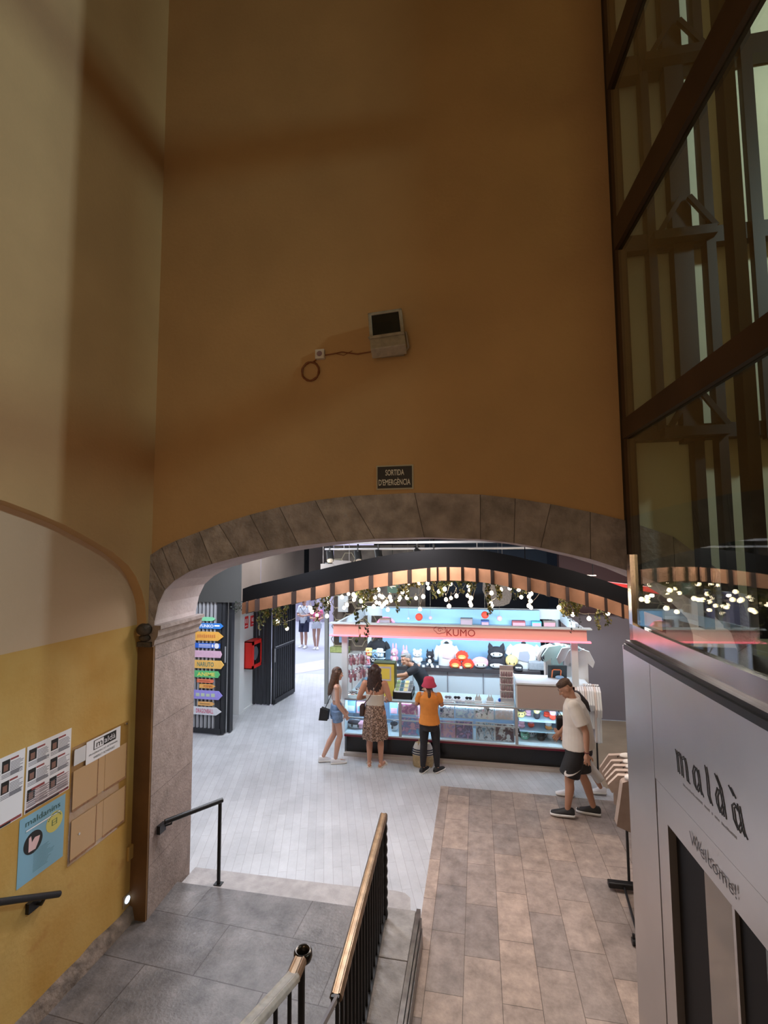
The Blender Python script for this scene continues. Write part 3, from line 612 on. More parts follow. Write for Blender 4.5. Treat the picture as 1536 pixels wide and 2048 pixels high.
# local axes: x into the shaft, -y toward the viewer, z up
def lpart(mb, name, m, bevel=0.0, par=lift): return mb.build(name, m, par, world=False, bevel=bevel)
WIN = .95; YN = -2.2
lpart(LB((0, -.468, 0), (.05, 0, 2.745)), 'pillar_panel', STEEL)
lpart(LB((.0, 0, 0), (.8, .03, 2.745)), 'end_panel', STEEL)
lpart(LB((0, YN, 1.98), (.05, -.474, 2.745)), 'upper_panel', STEEL)
lpart(LB((.004, YN, 1.765), (.05, -.48, 1.974)), 'door_header', STEEL)
lpart(LB((.004, -.625, 0), (.05, -.474, 1.765)), 'door_jamb', STEEL)
lpart(LB((.06, YN, 0), (.08, .0, 2.7)), 'backing', BLACKM)
lpart(LB((-.045, YN, 2.745), (.12, -.12, 2.785)), 'black_ledge', BLACKM)
lpart(LB((-.025, YN, 2.785), (.1, -.11, 2.81)), 'black_band', BLACKM)
SHINY = mat('polished_steel_strip', (.62, .56, .53), .16, metal=1, var=.12, vscale=3)
lpart(LB((.012, YN, 2.81), (.06, -.10, 2.93)), 'bottom_rail', SHINY)
lpart(LB((.012, -.165, 2.81), (.06, -.10, 3.45)), 'corner_trim', SHINY)
RUST = mat('brown_painted_steel', (0.055, 0.030, 0.016), .5, metal=.2, var=.2, vscale=3)
RUSTD = mat('dark_olive_steel', (0.009, 0.008, 0.005), .55, metal=.2)
lpart(LB((.03, -.17, 3.45), (.08, -.10, 10.9)), 'corner_post', RUST)
lpart(LB((.06, -.10, 2.81), (.12, .045, 10.9)), 'wall_post', RUSTD)
for za, zb in ((4.33, 4.475), (5.84, 6.06), (7.2, 7.42), (8.75, 8.95)): lpart(LB((.0, YN, za), (.06, -.17, zb)), 'frame_beam', RUST)
GL = glass_mat('lift_glass', (0.90, 0.94, 0.86), boost=1.0)
for za, zb in ((2.93, 4.33), (4.475, 5.84), (6.06, 7.2), (7.42, 8.75), (8.95, 10.8)): lpart(LB((.03, YN, za), (.04, -.165, zb)), 'glass_pane', GL)
# steel inside the shaft
def col(x0, x1, z0, z1, y=3.95, d=.10, m=None, nm='column'):
    (MB().box((x0, y, z0), (x1, y+d, z1))).build(nm, m or RUSTD, lift)
col(1.385, 1.445, 4.40, 10.8, nm='guide_post'); col(1.565, 1.705, 4.3, 10.8); col(1.79, 1.855, 2.9, 10.8, y=3.93); col(1.63, 1.70, 2.9, 4.4); 
col(2.12, 2.2, 4.3, 10.8, d=.06)
mb = MB().box((1.81, 3.60, 2.9), (1.89, 3.72, 10.8)); mb.build('guide_rail', BLACKM, lift)
for za, zb, dd_ in ((4.33, 4.44, .1), (5.87, 6.0, .08), (7.38, 7.55, .1), (8.9, 9.05, .1)):
    MB().box((1.2, 3.97, za), (2.55, 3.97+dd_, zb)).build('cross_beam', RUSTD, lift)
for z_ in (4.40, 5.95, 7.45):
    MB().box((1.40, 3.86, z_-.07), (1.84, 3.95, z_-.0)).build('bracket', RUSTD, lift)
    mb = MB(); mb.tube([(1.45, 3.9, z_), (1.62, 3.92, z_+.28)], .025, 4); mb.tube([(1.85, 3.9, z_), (1.68, 3.92, z_+.28)], .025, 4); mb.build('brace', RUSTD, lift)
mb = MB(); mb.tube([(2.35, 3.8, 4.1), (1.95, 3.9, 3.0)], .004, 6); mb.tube([(2.40, 3.8, 4.1), (2.0, 3.9, 3.0)], .004, 6); mb.build('cable', BLACKM, lift)
lpart(LB((.9, YN, 0), (.96, .0, 2.7)), 'rear_cladding', STEEL); 
# door and lettering
door = thing('lift_door', 'glazed lift entrance with black stiles under the welcome lettering', 'door', (0, 0, 0), 0)
door.location = lift.location; door.rotation_euler = lift.rotation_euler
lpart(LB((.052, -.70, 0), (.06, -.63, 1.74)).box((.05, -.98, 0), (.058, -.63, 1.765)), 'dark_stile', mat('gloss_black', (.005, .005, .006), .5, spec=.15), par=door)
lpart(LB((.040, -1.262, 0), (.048, -.98, 1.765)), 'glass_leaf', mat('door_glass', (.24, .205, .18), .08, spec=.8), par=door)  # opaque leaf, the floor's reflection put into its colour
lpart(LB((.03, -1.285, 0), (.055, -1.262, 1.765)), 'steel_mullion', STEEL, par=door)
lpart(LB((.05, -1.50, 0), (.058, -1.285, 1.765)), 'dark_stile', MATS['gloss_black'], par=door)
lpart(LB((.040, -2.18, 0), (.048, -1.50, 1.765)), 'side_glass', mat('door_glass_blue', (.10, .13, .14), .08, spec=.8), par=door)
lpart(LB((.02, -2.18, 1.745), (.05, -.63, 1.765)), 'head_trim', BLACKM, par=door)
def stroke(mb, pts, w_):
    for a_, b_ in zip(pts[:-1], pts[1:]):
        a_, b_ = Vector(a_), Vector(b_); d_ = (b_-a_); L_ = d_.length; d_.normalize(); n_ = Vector((-d_.y, d_.x))*w_/2; e_ = d_*w_*.3
        q = [a_-e_-n_, b_+e_-n_, b_+e_+n_, a_-e_+n_]
        mb.prism([(v.x, v.y) for v in q], .002, (-.0005, 0, 0), (0, -1, 0), (0, 0, 1), (-1, 0, 0))
logo = thing('wall_lettering', 'black double line lettering on the brushed steel above the lift door', 'lettering'); logo.location = lift.location; logo.rotation_euler = lift.rotation_euler
def letter(strokes):
    mb = MB()
    for s_ in strokes:
        for off in (0, .019): stroke(mb, [(p_[0]+off, p_[1]-off*.1) for p_ in s_], .0068)
    lpart(mb, 'letter', BLACK, par=logo)
zb_ = 2.172; zt_ = 2.292
letter([[(.80, zt_-.0), (.812, zt_-.03), (.822, zb_)], [(.812, zt_-.02), (.845, zt_), (.86, zt_-.03), (.868, zb_)], [(.868, zt_-.02), (.905, zt_), (.918, zt_-.03), (.93, zb_), (.945, zb_)]])
letter([[(1.055, zt_-.02), (1.02, zt_), (1.0, zt_-.04), (1.01, zb_+.02), (1.035, zb_)], [(1.05, zt_), (1.062, zt_-.05), (1.07, zb_+.02), (1.09, zb_)], [(1.035, zb_), (1.064, zb_+.05)]])
letter([[(1.139, 2.345), (1.150, 2.3), (1.156, zb_+.03), (1.178, zb_)]])
letter([[(1.285, zt_-.03), (1.25, zt_-.01), (1.232, zt_-.05), (1.24, zb_+.03), (1.265, zb_)], [(1.235, 2.345), (1.275, 2.30), (1.29, 2.24), (1.302, zb_)], [(1.265, zb_), (1.29, zb_+.05)]])
letter([[(1.425, zt_-.03), (1.40, zt_-.01), (1.376, zt_-.03), (1.385, zb_+.03), (1.415, zb_)], [(1.424, zt_), (1.440, zt_-.06), (1.452, zb_+.02), (1.47, zb_)], [(1.415, zb_), (1.445, zb_+.05)]])
letter([[(1.359, 2.345), (1.394, 2.315)]])
Ml = lift.matrix_basis
def on_lift(txt, u, z, wid, hgt, m, name, bold=0.0, shear=0.0, par=None):
    mb = text_mesh(txt, (-.0008, -u, z), (0, -1, 0), (0, 0, 1), wid, hgt, bold=bold, shear=shear)
    return mb.build(name, m, par, world=False)
SUB = mat('faint_grey_letters', (.24, .23, .24), .5)
mb = MB(); rq = random.Random(2); u_ = .875
while u_ < 1.40:
    w_ = rq.uniform(.006, .014); mb.box((-.001, -u_-w_, 2.119), (.0, -u_, 2.119+rq.uniform(.008, .013))); u_ += w_+(.004 if rq.random() < .85 else .02)
tag(lpart(mb, 'faint_small_lettering', SUB, par=logo), kind='stuff')
wel = thing('welcome_lettering', 'thin dark Welcome! lettering on the steel lintel of the lift door', 'lettering'); wel.location = lift.location; wel.rotation_euler = lift.rotation_euler
on_lift('Welcome!', .925, 1.83, .45, .068, mat('dark_letter', (.05, .045, .05), .5), 'lettering', par=wel)

# ================================================================ HALL LEFT SIDE
DGATE = mat('charcoal_gate_steel', (0.030, 0.032, 0.038), .4, metal=.3)
SLAT = mat('silver_shutter_slat', (0.40, 0.41, 0.44), .45, metal=.3, var=.08, vscale=4)
YG = 8.62
t = thing('folding_shutter', 'silver ribbed folding shutter in a charcoal frame covered with arrow signs', 'shutter', (-5.2, YG, 0))
mb = MB(); x_ = -5.78
while x_ < -4.98:
    mb.prism([(x_, YG), (x_+.012, YG-.03), (x_+.045, YG-.03), (x_+.057, YG)], 2.42, (0, 0, .08), (1, 0, 0), (0, 1, 0), (0, 0, 1)); x_ += .082
mb.build('ribs', SLAT, t)
MB().box((-5.8, YG+.001, .05), (-4.9, YG+.03, 2.5)).build('backing_sheet', DGATE, t)
MB().box((-5.8, YG-.035, 0.02), (-4.85, YG+.0, .12)).build('bottom_rail', DGATE, t)
MB().box((-4.97, YG-.03, .02), (-4.87, YG+.04, 2.5)).build('side_stile', DGATE, t)
for k, (xa, xb, ya, yb) in enumerate(((-4.86, -4.80, 8.60, 8.70), (-4.79, -4.73, 8.72, 8.84))):
    MB().box((xa, ya, .02), (xb, yb, 2.5)).build('folded_stile', DGATE, t)
MB().box((-4.80, 8.61, 1.35), (-4.785, 8.63, 1.65)).build('pull_handle', SLAT, t)
# arrow signs: px of left, right, tip, top, bottom
SIGNS = [('green', 'small green arrow sign at the top of the shutter', 400, 425, 431, 1234, 1242, (.22, .62, .36), None, None),
 ('blue', 'blue arrow sign reading FUNKO', 392, 441, 447, 1246, 1258, (.03, .20, .62), 'FUNKO', (.85, .9, 1)),
 ('orange', 'wide amber arrow sign with faint orange lettering below the FUNKO sign', 392, 436, 447, 1263, 1282, (.80, .42, .08), None, (.62, .22, .05)),
 ('blue2', 'rectangular blue sign with white lines and a round white mark', 391, 440, 440, 1286, 1297, (.02, .13, .62), None, None),
 ('pink', 'blank pale pink arrow sign', 391, 441, 444, 1301, 1316, (.70, .45, .60), None, None),
 ('naruto', 'yellow arrow sign reading NARUTO', 390, 442, 448, 1320, 1338, (.82, .48, .12), 'NARUTO', (.06, .20, .16)),
 ('anime', 'green arrow sign reading ANIME', 390, 436, 440, 1341, 1356, (.12, .52, .20), 'ANIME', (.80, .75, .15)),
 ('coral', 'small coral arrow sign above the POSTERS sign', 394, 425, 428, 1358, 1366, (.78, .20, .10), None, None),
 ('posters', 'small yellow arrow sign reading POSTERS', 399, 424, 431, 1368, 1377, (.85, .45, .12), 'POSTERS', (.50, .07, .02)),
 ('purple', 'large lavender arrow sign with pale green lettering', 389, 437, 445, 1380, 1400, (.34, .30, .80), None, (.55, .66, .50)),
 ('amber', 'small amber arrow sign between the lavender and white signs', 396, 424, 429, 1403, 1412, (.82, .46, .16), None, None),
 ('white', 'white arrow sign reading DRAGONBALL in pink', 388, 432, 443, 1413, 1431, (.72, .74, .80), 'DRAGONBALL', (.62, .06, .16))]
YS = YG-.045
for key, lab, xl, xr, xt, yt, yb, colr, txt, tc_ in SIGNS:
    a, b_ = atY(xl, yt, YS), atY(xr, yb, YS); tp = atY(xt, (yt+yb)/2, YS); xa, xb, z1_, z0_ = a.x, b_.x, a.z+.004, b_.z
    if key not in ('green', 'coral', 'posters', 'amber'): xa -= .05
    t = thing('arrow_sign', lab, 'sign', ((xa+xb)/2, YS, z0_), 0)
    poly = [(xa, z0_), (xb, z0_), (max(tp.x, xb+.001), (z0_+z1_)/2), (xb, z1_), (xa, z1_)]
    m0 = mat('sign_paint_'+key, colr, .5, var=.06, vscale=20)
    MB().prism(poly, .012, (0, YS+.006, 0), (1, 0, 0), (0, 0, 1), (0, -1, 0)).build('board', m0, t)
    H = z1_-z0_; W = xb-xa
    if txt: text_mesh(txt, (xa+(.125 if key == 'blue' else .085)+W*.03, YS-.007, z0_+H*.22), (1, 0, 0), (0, 0, 1), W*(.50 if key == 'blue' else .58 if key == 'naruto' else .70), H*.56, bold=.03 if key in ('blue', 'anime') else .012).build('lettering', mat('sign_ink_'+key, tc_, .5), t)
    if key == 'blue': MB().box((xa+W*.78, YS-.008, z0_+H*.42), (xa+W*.97, YS-.006, z0_+H*.70)).build('pale_mark', mat('sign_ink_blue', tc_, .5), t)
    if key in ('orange', 'purple'):
        rq = random.Random(3); nq = 9 if key == 'orange' else 4; mb = MB(); x_ = xa+.085
        for q in range(nq): mb.box((x_, YS-.008, z0_+H*(.30+.04*rq.random())), (x_+((xb-xa-.13)/nq)*.72, YS-.006, z0_+H*(.64+.06*rq.random()))); x_ += (xb-xa-.13)/nq
        tag(mb.build('blurred_lettering', mat('sign_ink_'+key, tc_, .5), t), kind='stuff')
    if key == 'blue2':
        mb = MB()
        for q in (.70, .46, .18): mb.box((xa+W*.22, YS-.008, z0_+H*q), (xa+W*.66, YS-.006, z0_+H*(q+.10)))
        mb.box((xa+W*.70, YS-.008, z0_+H*.2), (xa+W*.76, YS-.006, z0_+H*.8)); mb.build('white_lines', WHITE, t)
        mb = MB(); mb.prism([(W*.09*math.cos(2*PI*q/20), W*.09*math.sin(2*PI*q/20)) for q in range(20)], .002, (xb-W*.12, YS-.006, z0_+H*.5)); mb.build('round_mark', WHITE, t)
    if key in ('coral', 'amber'):
        MB().box((xa+W*.15, YS-.008, z0_+H*.4), (xa+W*.85, YS-.006, z0_+H*.6)).build('text_line', mat('sign_ink_'+key, tuple(q*.45 for q in colr), .5), t)
RED = mat('fire_red', (.62, .02, .015), .4)
# fire hose cabinet on white wall, faces +X
xw = -5.05; a = atY(497, 1280, 9.88); zc1 = atY(508, 1279, 10.2).z; zc0 = atY(505, 1335, 10.1).z
t = thing('fire_hose_cabinet', 'red fire hose cabinet with glass front on the white wall', 'fire cabinet', (xw, 10.1, zc0))
ya_, yb_ = 9.93, 10.42; xf = xw+.16
mb = MB().box((xw-.03, ya_, zc0), (xf, ya_+.02, zc1)).box((xw-.03, yb_-.02, zc0), (xf, yb_, zc1)).box((xw-.03, ya_, zc1-.02), (xf, yb_, zc1)).box((xw-.03, ya_, zc0), (xf, yb_, zc0+.02)).box((xw-.03, ya_, zc0), (xw-.01, yb_, zc1))
mb.build('case', RED, t)
mb = MB()
for bx in (((xf, ya_, zc0), (xf+.02, ya_+.07, zc1)), ((xf, yb_-.07, zc0), (xf+.02, yb_, zc1)), ((xf, ya_, zc1-.08), (xf+.02, yb_, zc1)), ((xf, ya_, zc0), (xf+.02, yb_, zc0+.07))): mb.box(*bx)
mb.build('door_frame', RED, t)
MB().box((xf+.004, ya_+.07, zc0+.07), (xf+.008, yb_-.07, zc1-.08)).build('door_glass', glass_mat('cabinet_glass', (.75, .78, .8)), t)
mb = MB(); mb.cyl((xw+.02, 10.18, (zc0+zc1)/2), (xw+.12, 10.18, (zc0+zc1)/2), .15, 20); mb.build('hose_reel', mat('hose_grey', (.45, .45, .48), .5), t)
def wsign(name, lab, px0, px1, py0, py1, y_, dx=0):
    z1_, z0_ = atY((px0+px1)/2, py0, y_).z, atY((px0+px1)/2, py1, y_).z
    return z0_, z1_
for lab, ya_, yb_, py0, py1, px_ in (('red fire equipment sign above the hose cabinet, left one', 9.92, 10.12, 1233, 1257, 494), ('red fire equipment sign above the hose cabinet, right one', 10.24, 10.42, 1231, 1252, 512)):
    yc = (ya_+yb_)/2; z1_, z0_ = atY(px_, py0, yc).z, atY(px_, py1, yc).z; H = z1_-z0_; W = yb_-ya_
    t = thing('fire_sign', lab, 'sign', (-5.09, yc, z0_))
    MB().box((-5.092, ya_, z0_), (-5.078, yb_, z1_)).build('plate', mat('sign_red', (.72, .03, .03), .5), t)
    MB().box((-5.079, ya_+W*.24, z0_+H*.46), (-5.076, ya_+W*.40, z1_-H*.2)).box((-5.079, ya_+W*.60, z0_+H*.40), (-5.076, ya_+W*.76, z1_-H*.2)).box((-5.079, ya_+W*.22, z0_+H*.17), (-5.076, ya_+W*.78, z0_+H*.24)).build('pictogram', WHITE, t)
# inner gate: folded leaves and an open barred leaf
t = thing('barred_gate', 'black barred gate leaf standing open at the street entrance', 'gate', (-4.6, 10.9, 0))
A2, B2 = Vector((-4.61, 10.41, 0)), Vector((-4.50, 11.43, 0)); d2 = (B2-A2).normalized(); n2 = Vector((d2.y, -d2.x, 0))
def gbox(mb, s0, s1, z0_, z1_, w_=.02):
    p, q = A2+d2*s0, A2+d2*s1
    vs = [p-n2*w_, q-n2*w_, q+n2*w_, p+n2*w_]
    mb.prism([(v.x, v.y) for v in vs], z1_-z0_, (0, 0, z0_), (1, 0, 0), (0, 1, 0), (0, 0, 1)); return mb
L_ = (B2-A2).length
gbox(gbox(gbox(gbox(gbox(MB(), 0, .07, .02, 2.5, .03), L_-.05, L_, .02, 2.5, .03), 0, L_, .02, .12, .03), 0, L_, 2.42, 2.5, .03), 0, L_, 1.22, 1.27, .02).build('frame', DGATE, t)
gbox(MB(), .05, L_, 1.27, 1.285, .026).build('rail_edge', SLAT, t)
for k in range(9): gbox(MB(), .13+k*.10, .165+k*.10, .1, 2.45, .014).build('bar', DGATE, t)
gbox(MB(), .0, L_, .1, 2.45, .003).build('mesh_backing', mat('dark_mesh', (.012, .012, .016), .6), t)
gbox(MB(), .02, .04, .95, 1.25, .045).build('handle', SLAT, t)
t = thing('folded_gate', 'black folded gate leaves beside the white wall', 'gate', (-4.8, 10.4, 0))
for k in range(-1, 4):
    MB().box((-4.99+k*.085, 10.38-.01*(k % 2), .02), (-4.925+k*.085, 10.46, 2.5)).build('leaf', DGATE, t)
MB().box((-4.94, 10.365, 1.55), (-4.925, 10.38, 1.8)).build('handle', SLAT, t)
# shop window with hexagon lattice left of the kiosk
t = thing('display_window', 'shop window with a brass hexagon lattice over a white counter left of the kiosk', 'shop window', (-2.8, 10.8, 0))
MB().box((-3.41, 10.85, 0), (-2.0, 11.2, 1.12)).build('counter', WHITEW, t)
MB().box((-3.40, 11.15, 1.12), (-1.2, 11.2, 3.6)).build('backdrop', mat('brown_grey_backdrop', (.15, .12, .10), .7, var=.3, vscale=3), t)
MB().box((-3.40, 10.84, 1.13), (-2.95, 11.0, 1.25)).build('planter', mat('green_yellow_planter', (.36, .42, .16), .6, var=.3, vscale=14), t)
hexm = mat('pale_brass_wire', (.50, .42, .30), .4, metal=.6)
def hexring(c, r, y_):
    pts = [(c[0]+r*math.cos(R(60*k)), y_, c[1]+r*math.sin(R(60*k))) for k in range(7)]
    mb = MB(); mb.tube(pts, .012, 5, caps=False); return mb
for k in range(26):
    i, j = k % 4, k//4; r_ = .165
    cx = -3.22+i*r_*1.5; cz = 1.42+j*r_*1.732+(i % 2)*r_*.866
    hexring((cx, cz), r_, 10.92+.05*((i*3+j) % 3)).build('hexagon', hexm, t)
MB().box((-3.22, 10.9, 2.05), (-2.98, 10.98, 2.42)).build('white_card', WHITEW, t)
MB().box((-3.22, 11.0, 1.33), (-3.0, 11.05, 1.55)).build('blue_card', mat('blue_card', (.25, .4, .62), .5), t)
# ceiling gear
def tl(px, py, Y_, lab):
    c = atY(px, py, Y_); t = thing('track_light', lab, 'spotlight', tuple(c))
    mb = MB(); mb.cyl((c.x, c.y, c.z+.12), (c.x, c.y, c.z+.28), .012, 8); mb.build('stem', BLK, t)
    ax = Vector((.25, -.6, -.75)).normalized(); mb = MB(); mb.cyl(c+ax*-.09, c+ax*.09, .055, 14); mb.cyl((c.x, c.y, c.z), (c.x, c.y, c.z+.14), .018, 8); mb.build('head', mat('satin_black', (.02, .02, .02), .35), t)
    mb = MB(); mb.cyl(c+ax*.088, c+ax*.094, .042, 14); mb.build('lens', mat('lens_grey', (.35, .33, .32), .2), t)
for k, (px, py, lab) in enumerate(((660, 1112, 'black ceiling spotlight at the left end of the track'), (716, 1112, 'second black ceiling spotlight from the left'), (757, 1108, 'third black ceiling spotlight from the left'), (835, 1105, 'black ceiling spotlight above the arch beam crown, left of two'), (868, 1108, 'black ceiling spotlight above the arch beam crown, right of two'))):
    tl(px, py, 7.0, lab)
t = atY(900, 1091, 7.0)
mb = MB(); p_, q_ = atY(650, 1101, 7.0), atY(1150, 1101, 7.0); mb.cyl((p_.x, 7, p_.z+.02), (q_.x, 7, p_.z+.02), .016, 8)
for x_ in (p_.x+.3, 0, q_.x-.3): mb.cyl((x_, 7, p_.z+.02), (x_, 7, 3.96), .006, 6)
tag(mb.build('ceiling_conduit', mat('pale_conduit', (.5, .5, .52), .4)), 'long pale conduit under the black hall ceiling', 'conduit')
mb = MB(); p_ = atY(700, 1088, 6.4); mb.box((p_.x, 6.36, p_.z), (p_.x+3.2, 6.44, p_.z+.03)); [mb.cyl((x_, 6.4, p_.z), (x_, 6.4, 3.96), .005, 6) for x_ in (p_.x+.3, p_.x+2.9)]
tag(mb.build('light_track', mat('grey_track', (.34, .34, .36), .4)), 'grey light track crossing the hall ceiling behind the arch', 'track')
for lab, px, py, Y_, w_ in (('slim pale ceiling fixture right of the arch crown', 1038, 1119, 6.6, .26), ('small pale ceiling fixture near the right end of the arch', 1178, 1150, 6.6, .16)):
    c = atY(px, py, Y_); t = thing('ceiling_fixture', lab, 'fixture', tuple(c))
    MB().box((c.x-w_/2, c.y-.03, c.z-.012), (c.x+w_/2, c.y+.03, c.z+.0)).build('blade', mat('pale_fixture', (.6, .56, .52), .4), t)
    MB().box((c.x-w_/2, c.y-.03, c.z-.06), (c.x+w_/2, c.y+.03, c.z-.05)).build('lower_blade', MATS['pale_fixture'], t)
    mb = MB(); mb.cyl((c.x+w_*.3, c.y, c.z-.05), (c.x+w_*.3, c.y, 3.95), .006, 6); mb.build('rod', BLK, t)
a = atY(1213, 1168, 7.2); b_ = atY(1270, 1182, 7.2)
mb = MB(); mb.prism([(a.x, a.z), (b_.x+.3, a.z-.13), (b_.x+.3, a.z-.05), (a.x, a.z+.03)], .25, (0, 7.4, 0), (1, 0, 0), (0, 0, 1), (0, -1, 0))
tag(mb.build('red_beam', mat('red_beam_paint', (.55, .03, .03), .5)), 'red painted beam at the right under the hall ceiling', 'beam')
# grey cut out panel and white frame seen above the beam left
c = atY(655, 1128, 9.0)
mb = MB(); a = atY(641, 1150, 9.2); q1 = atY(683, 1118, 9.2); q2 = atY(708, 1146, 9.2)
mb.box((a.x, 9.2, a.z-.03), (q1.x, 9.25, a.z+.22)).cyl((a.x+.05, 9.22, a.z), (a.x+.05, 9.22, 3.96), .006, 6); tag(mb.build('wall_panel', mat('pale_panel', (.38, .34, .32), .6)), 'pale grey panel high behind the arch beam', 'panel')
mb = MB(); mb.prism([(q1.x-.1, a.z-.02), (q2.x, a.z+.02), (q2.x-.02, a.z+.28), (q1.x-.12, a.z+.30), (q1.x-.16, a.z+.26), (q1.x-.02, a.z+.15)], .06, (0, 9.1, 0)); mb.cyl((q2.x-.06, 9.07, a.z+.1), (q2.x-.06, 9.07, 3.96), .006, 6); tag(mb.build('cutout_panel', mat('pale_cutout', (.50, .46, .45), .6)), 'pale curved cut out panel high behind the arch beam', 'panel')
# wooden arch beam
WOODL = mat('warm_plywood', (.44, .22, .125), .45, var=.25, vscale=3.5); WOODR = mat('dark_wood_spacer', (.022, .009, .006), .7)
YA0, YA1 = 6.05, 6.45
prof = [(485, 1206), (505, 1200), (560, 1189), (620, 1176), (680, 1163), (740, 1151.5), (800, 1142), (860, 1136), (885, 1134.5), (930, 1135), (975, 1139), (1030, 1149), (1090, 1163), (1150, 1178), (1210, 1196), (1262, 1214), (1330, 1238)]
P3 = [atY(x_, y_, YA0) for x_, y_ in prof]
def along(s):
    s = max(0, min(.99999, s))*(len(P3)-1); i = int(s); return P3[i].lerp(P3[i+1], s-i)
t = thing('arched_beam', 'long shallow arched beam clad in wooden boards with a black upper fascia', 'beam', (-.5, YA0, 2.7))
mb = MB(); n_ = 48; rs = []
for k in range(n_+1):
    p_ = along(k/n_); h0, h1 = .0, .19+.04*math.sin(PI*k/n_)
    rs.append([Vector((p_.x, YA0, p_.z+h0)), Vector((p_.x, YA1, p_.z+h0)), Vector((p_.x, YA1, p_.z+h1)), Vector((p_.x, YA0, p_.z+h1))])
mb.rings(rs, 0, True, False); mb.build('black_fascia', BLK, t)
NB = 25
for k in range(NB):
    s0, s1 = k/NB, (k+1)/NB
    p_, q_ = along(s0), along(s0+(s1-s0)*.79); r_ = along(s1)
    hb = .150+.012*math.sin(PI*(k+.5)/NB)
    off = .0 
    # board with slightly angled face so that neighbouring ones catch light differently
    mb = MB(); yy = YA0-.012
    a4 = [Vector((p_.x, yy, p_.z-hb)), Vector((q_.x, yy-.03, q_.z-hb)), Vector((q_.x, yy-.03, q_.z+.002)), Vector((p_.x, yy, p_.z+.002))]
    b4 = [v+Vector((0, .40, 0)) for v in a4]
    mb.rings([a4, b4], 0, True, False); mb.build('board', WOODL, t)
    mb = MB(); a4 = [Vector((q_.x, yy-.035, q_.z-hb-.012)), Vector((r_.x, yy-.0, r_.z-hb-.012)), Vector((r_.x, yy-.0, r_.z+.0)), Vector((q_.x, yy-.035, q_.z+.0))]
    mb.rings([a4, [v+Vector((0, .46, 0)) for v in a4]], 0, True, False); mb.build('spacer', WOODR, t)
# green exit arrow sign
a, b_ = atY(775, 1164, 8.0), atY(796, 1186, 8.0)
t = thing('arrow_exit_sign', 'small dark green hanging sign with a white left arrow', 'sign', ((a.x+b_.x)/2, 8, b_.z))
MB().box((a.x, 7.99, b_.z), (b_.x, 8.02, a.z)).build('plate', mat('dark_green_sign', (.03, .09, .08), .5, emit=(.03, .09, .08), estr=.4), t)
cx, cz, s_ = (a.x+b_.x)/2, (a.z+b_.z)/2+.02, .055
MB().prism([(cx-s_, cz), (cx-.01, cz+.04), (cx+.0, cz+.03), (cx-.025, cz+.009), (cx+s_, cz+.009), (cx+s_, cz-.009), (cx-.025, cz-.009), (cx, cz-.03), (cx-.01, cz-.04)], .004, (0, 7.99, 0)).build('arrow', mat('arrow_white', (.7, .75, .75), .5), t)
mb = MB(); mb.cyl((cx, 8.0, a.z), (cx, 8.0, 3.95), .004, 6); mb.build('hanger', BLK, t)
# rock like hanging shade
pl = [(962, 1150), (966, 1162), (965, 1180), (972, 1195), (974, 1208), (990, 1212), (1006, 1211), (1018, 1206), (1022, 1196), (1024, 1176), (1014, 1168), (1003, 1166), (990, 1168), (980, 1160)]
pp = [atY(x_, y_, 9.0) for x_, y_ in pl]
mb = MB(); mb.prism([(q.x, q.z) for q in pp][::-1], .18, (0, 9.1, 0)); mb.cyl((pp[7].x-.1, 9.0, pp[10].z-.1), (pp[7].x-.1, 9.0, 3.96), .006, 6); o = mb.build('felt_shade', mat('speckled_grey_felt', (.30, .29, .29), .8, var=.2, vscale=40), bevel=.03)
tag(o, 'grey speckled rounded hanging shade above the kiosk', 'hanging decoration')
# string lights
BULBS = [(555,1243),(574,1257),(621,1217),(624,1224),(634,1230),(654,1232),(657,1205),(654,1193),(684,1194),(697,1187.5),(707,1189),(710,1193),(708,1199),(694,1209.6),(688,1215.5),(722,1202),(730,1196),(728,1212),(750,1195),(753,1205),(747.5,1213),(767,1168),(791,1164),(757,1179.5),(759,1191),(765,1194),(759,1206.6),(768.6,1207.6),(773,1204),(764,1213),(780,1194),(782,1201),(775.6,1219),(805,1184),(814.5,1182.6),(818.5,1166),(800,1195),(797.5,1199),(814,1195),(832,1196),(846.5,1193),(840,1218),(852,1155.5),(838,1165.6),(855,1166.5),(857,1176),(878,1183),(892,1143),(889.5,1178),(892,1199),(901,1167.5),(913,1191.6),(902,1196),(898,1212),(937,1172),(940,1180),(943,1156),(935,1191),(942,1196),(940,1204.5),(942,1210),(990,1151.5),(983,1186),(982,1206),(983,1211),(1002,1179),(1019.6,1176),(1037,1179),(1042.5,1194),(1062,1187),(1058,1193),(1061,1202),(1057.6,1211),(1062,1215),(1118,1215),(1145.5,1229),(1178,1237),(1215.6,1226.6)]
GLOW = mat('warm_bulb_glow', (1, .9, .75), .3, emit=(1.0, .80, .55), estr=14)
CABLE = mat('pale_cable', (.30, .26, .20), .5)
rnd = random.Random(11); proto = None
names = ['string of warm bulbs at the left in front of the barred gate', 'string of warm bulbs left of the green arrow sign', 'string of warm bulbs around the green arrow sign', 'string of warm bulbs under the crown of the arched beam', 'string of warm bulbs below the grey hanging shade', 'string of warm bulbs at the right in front of the mauve wall']
cuts = [0, 8, 21, 42, 61, 74, 78]
me_b = None
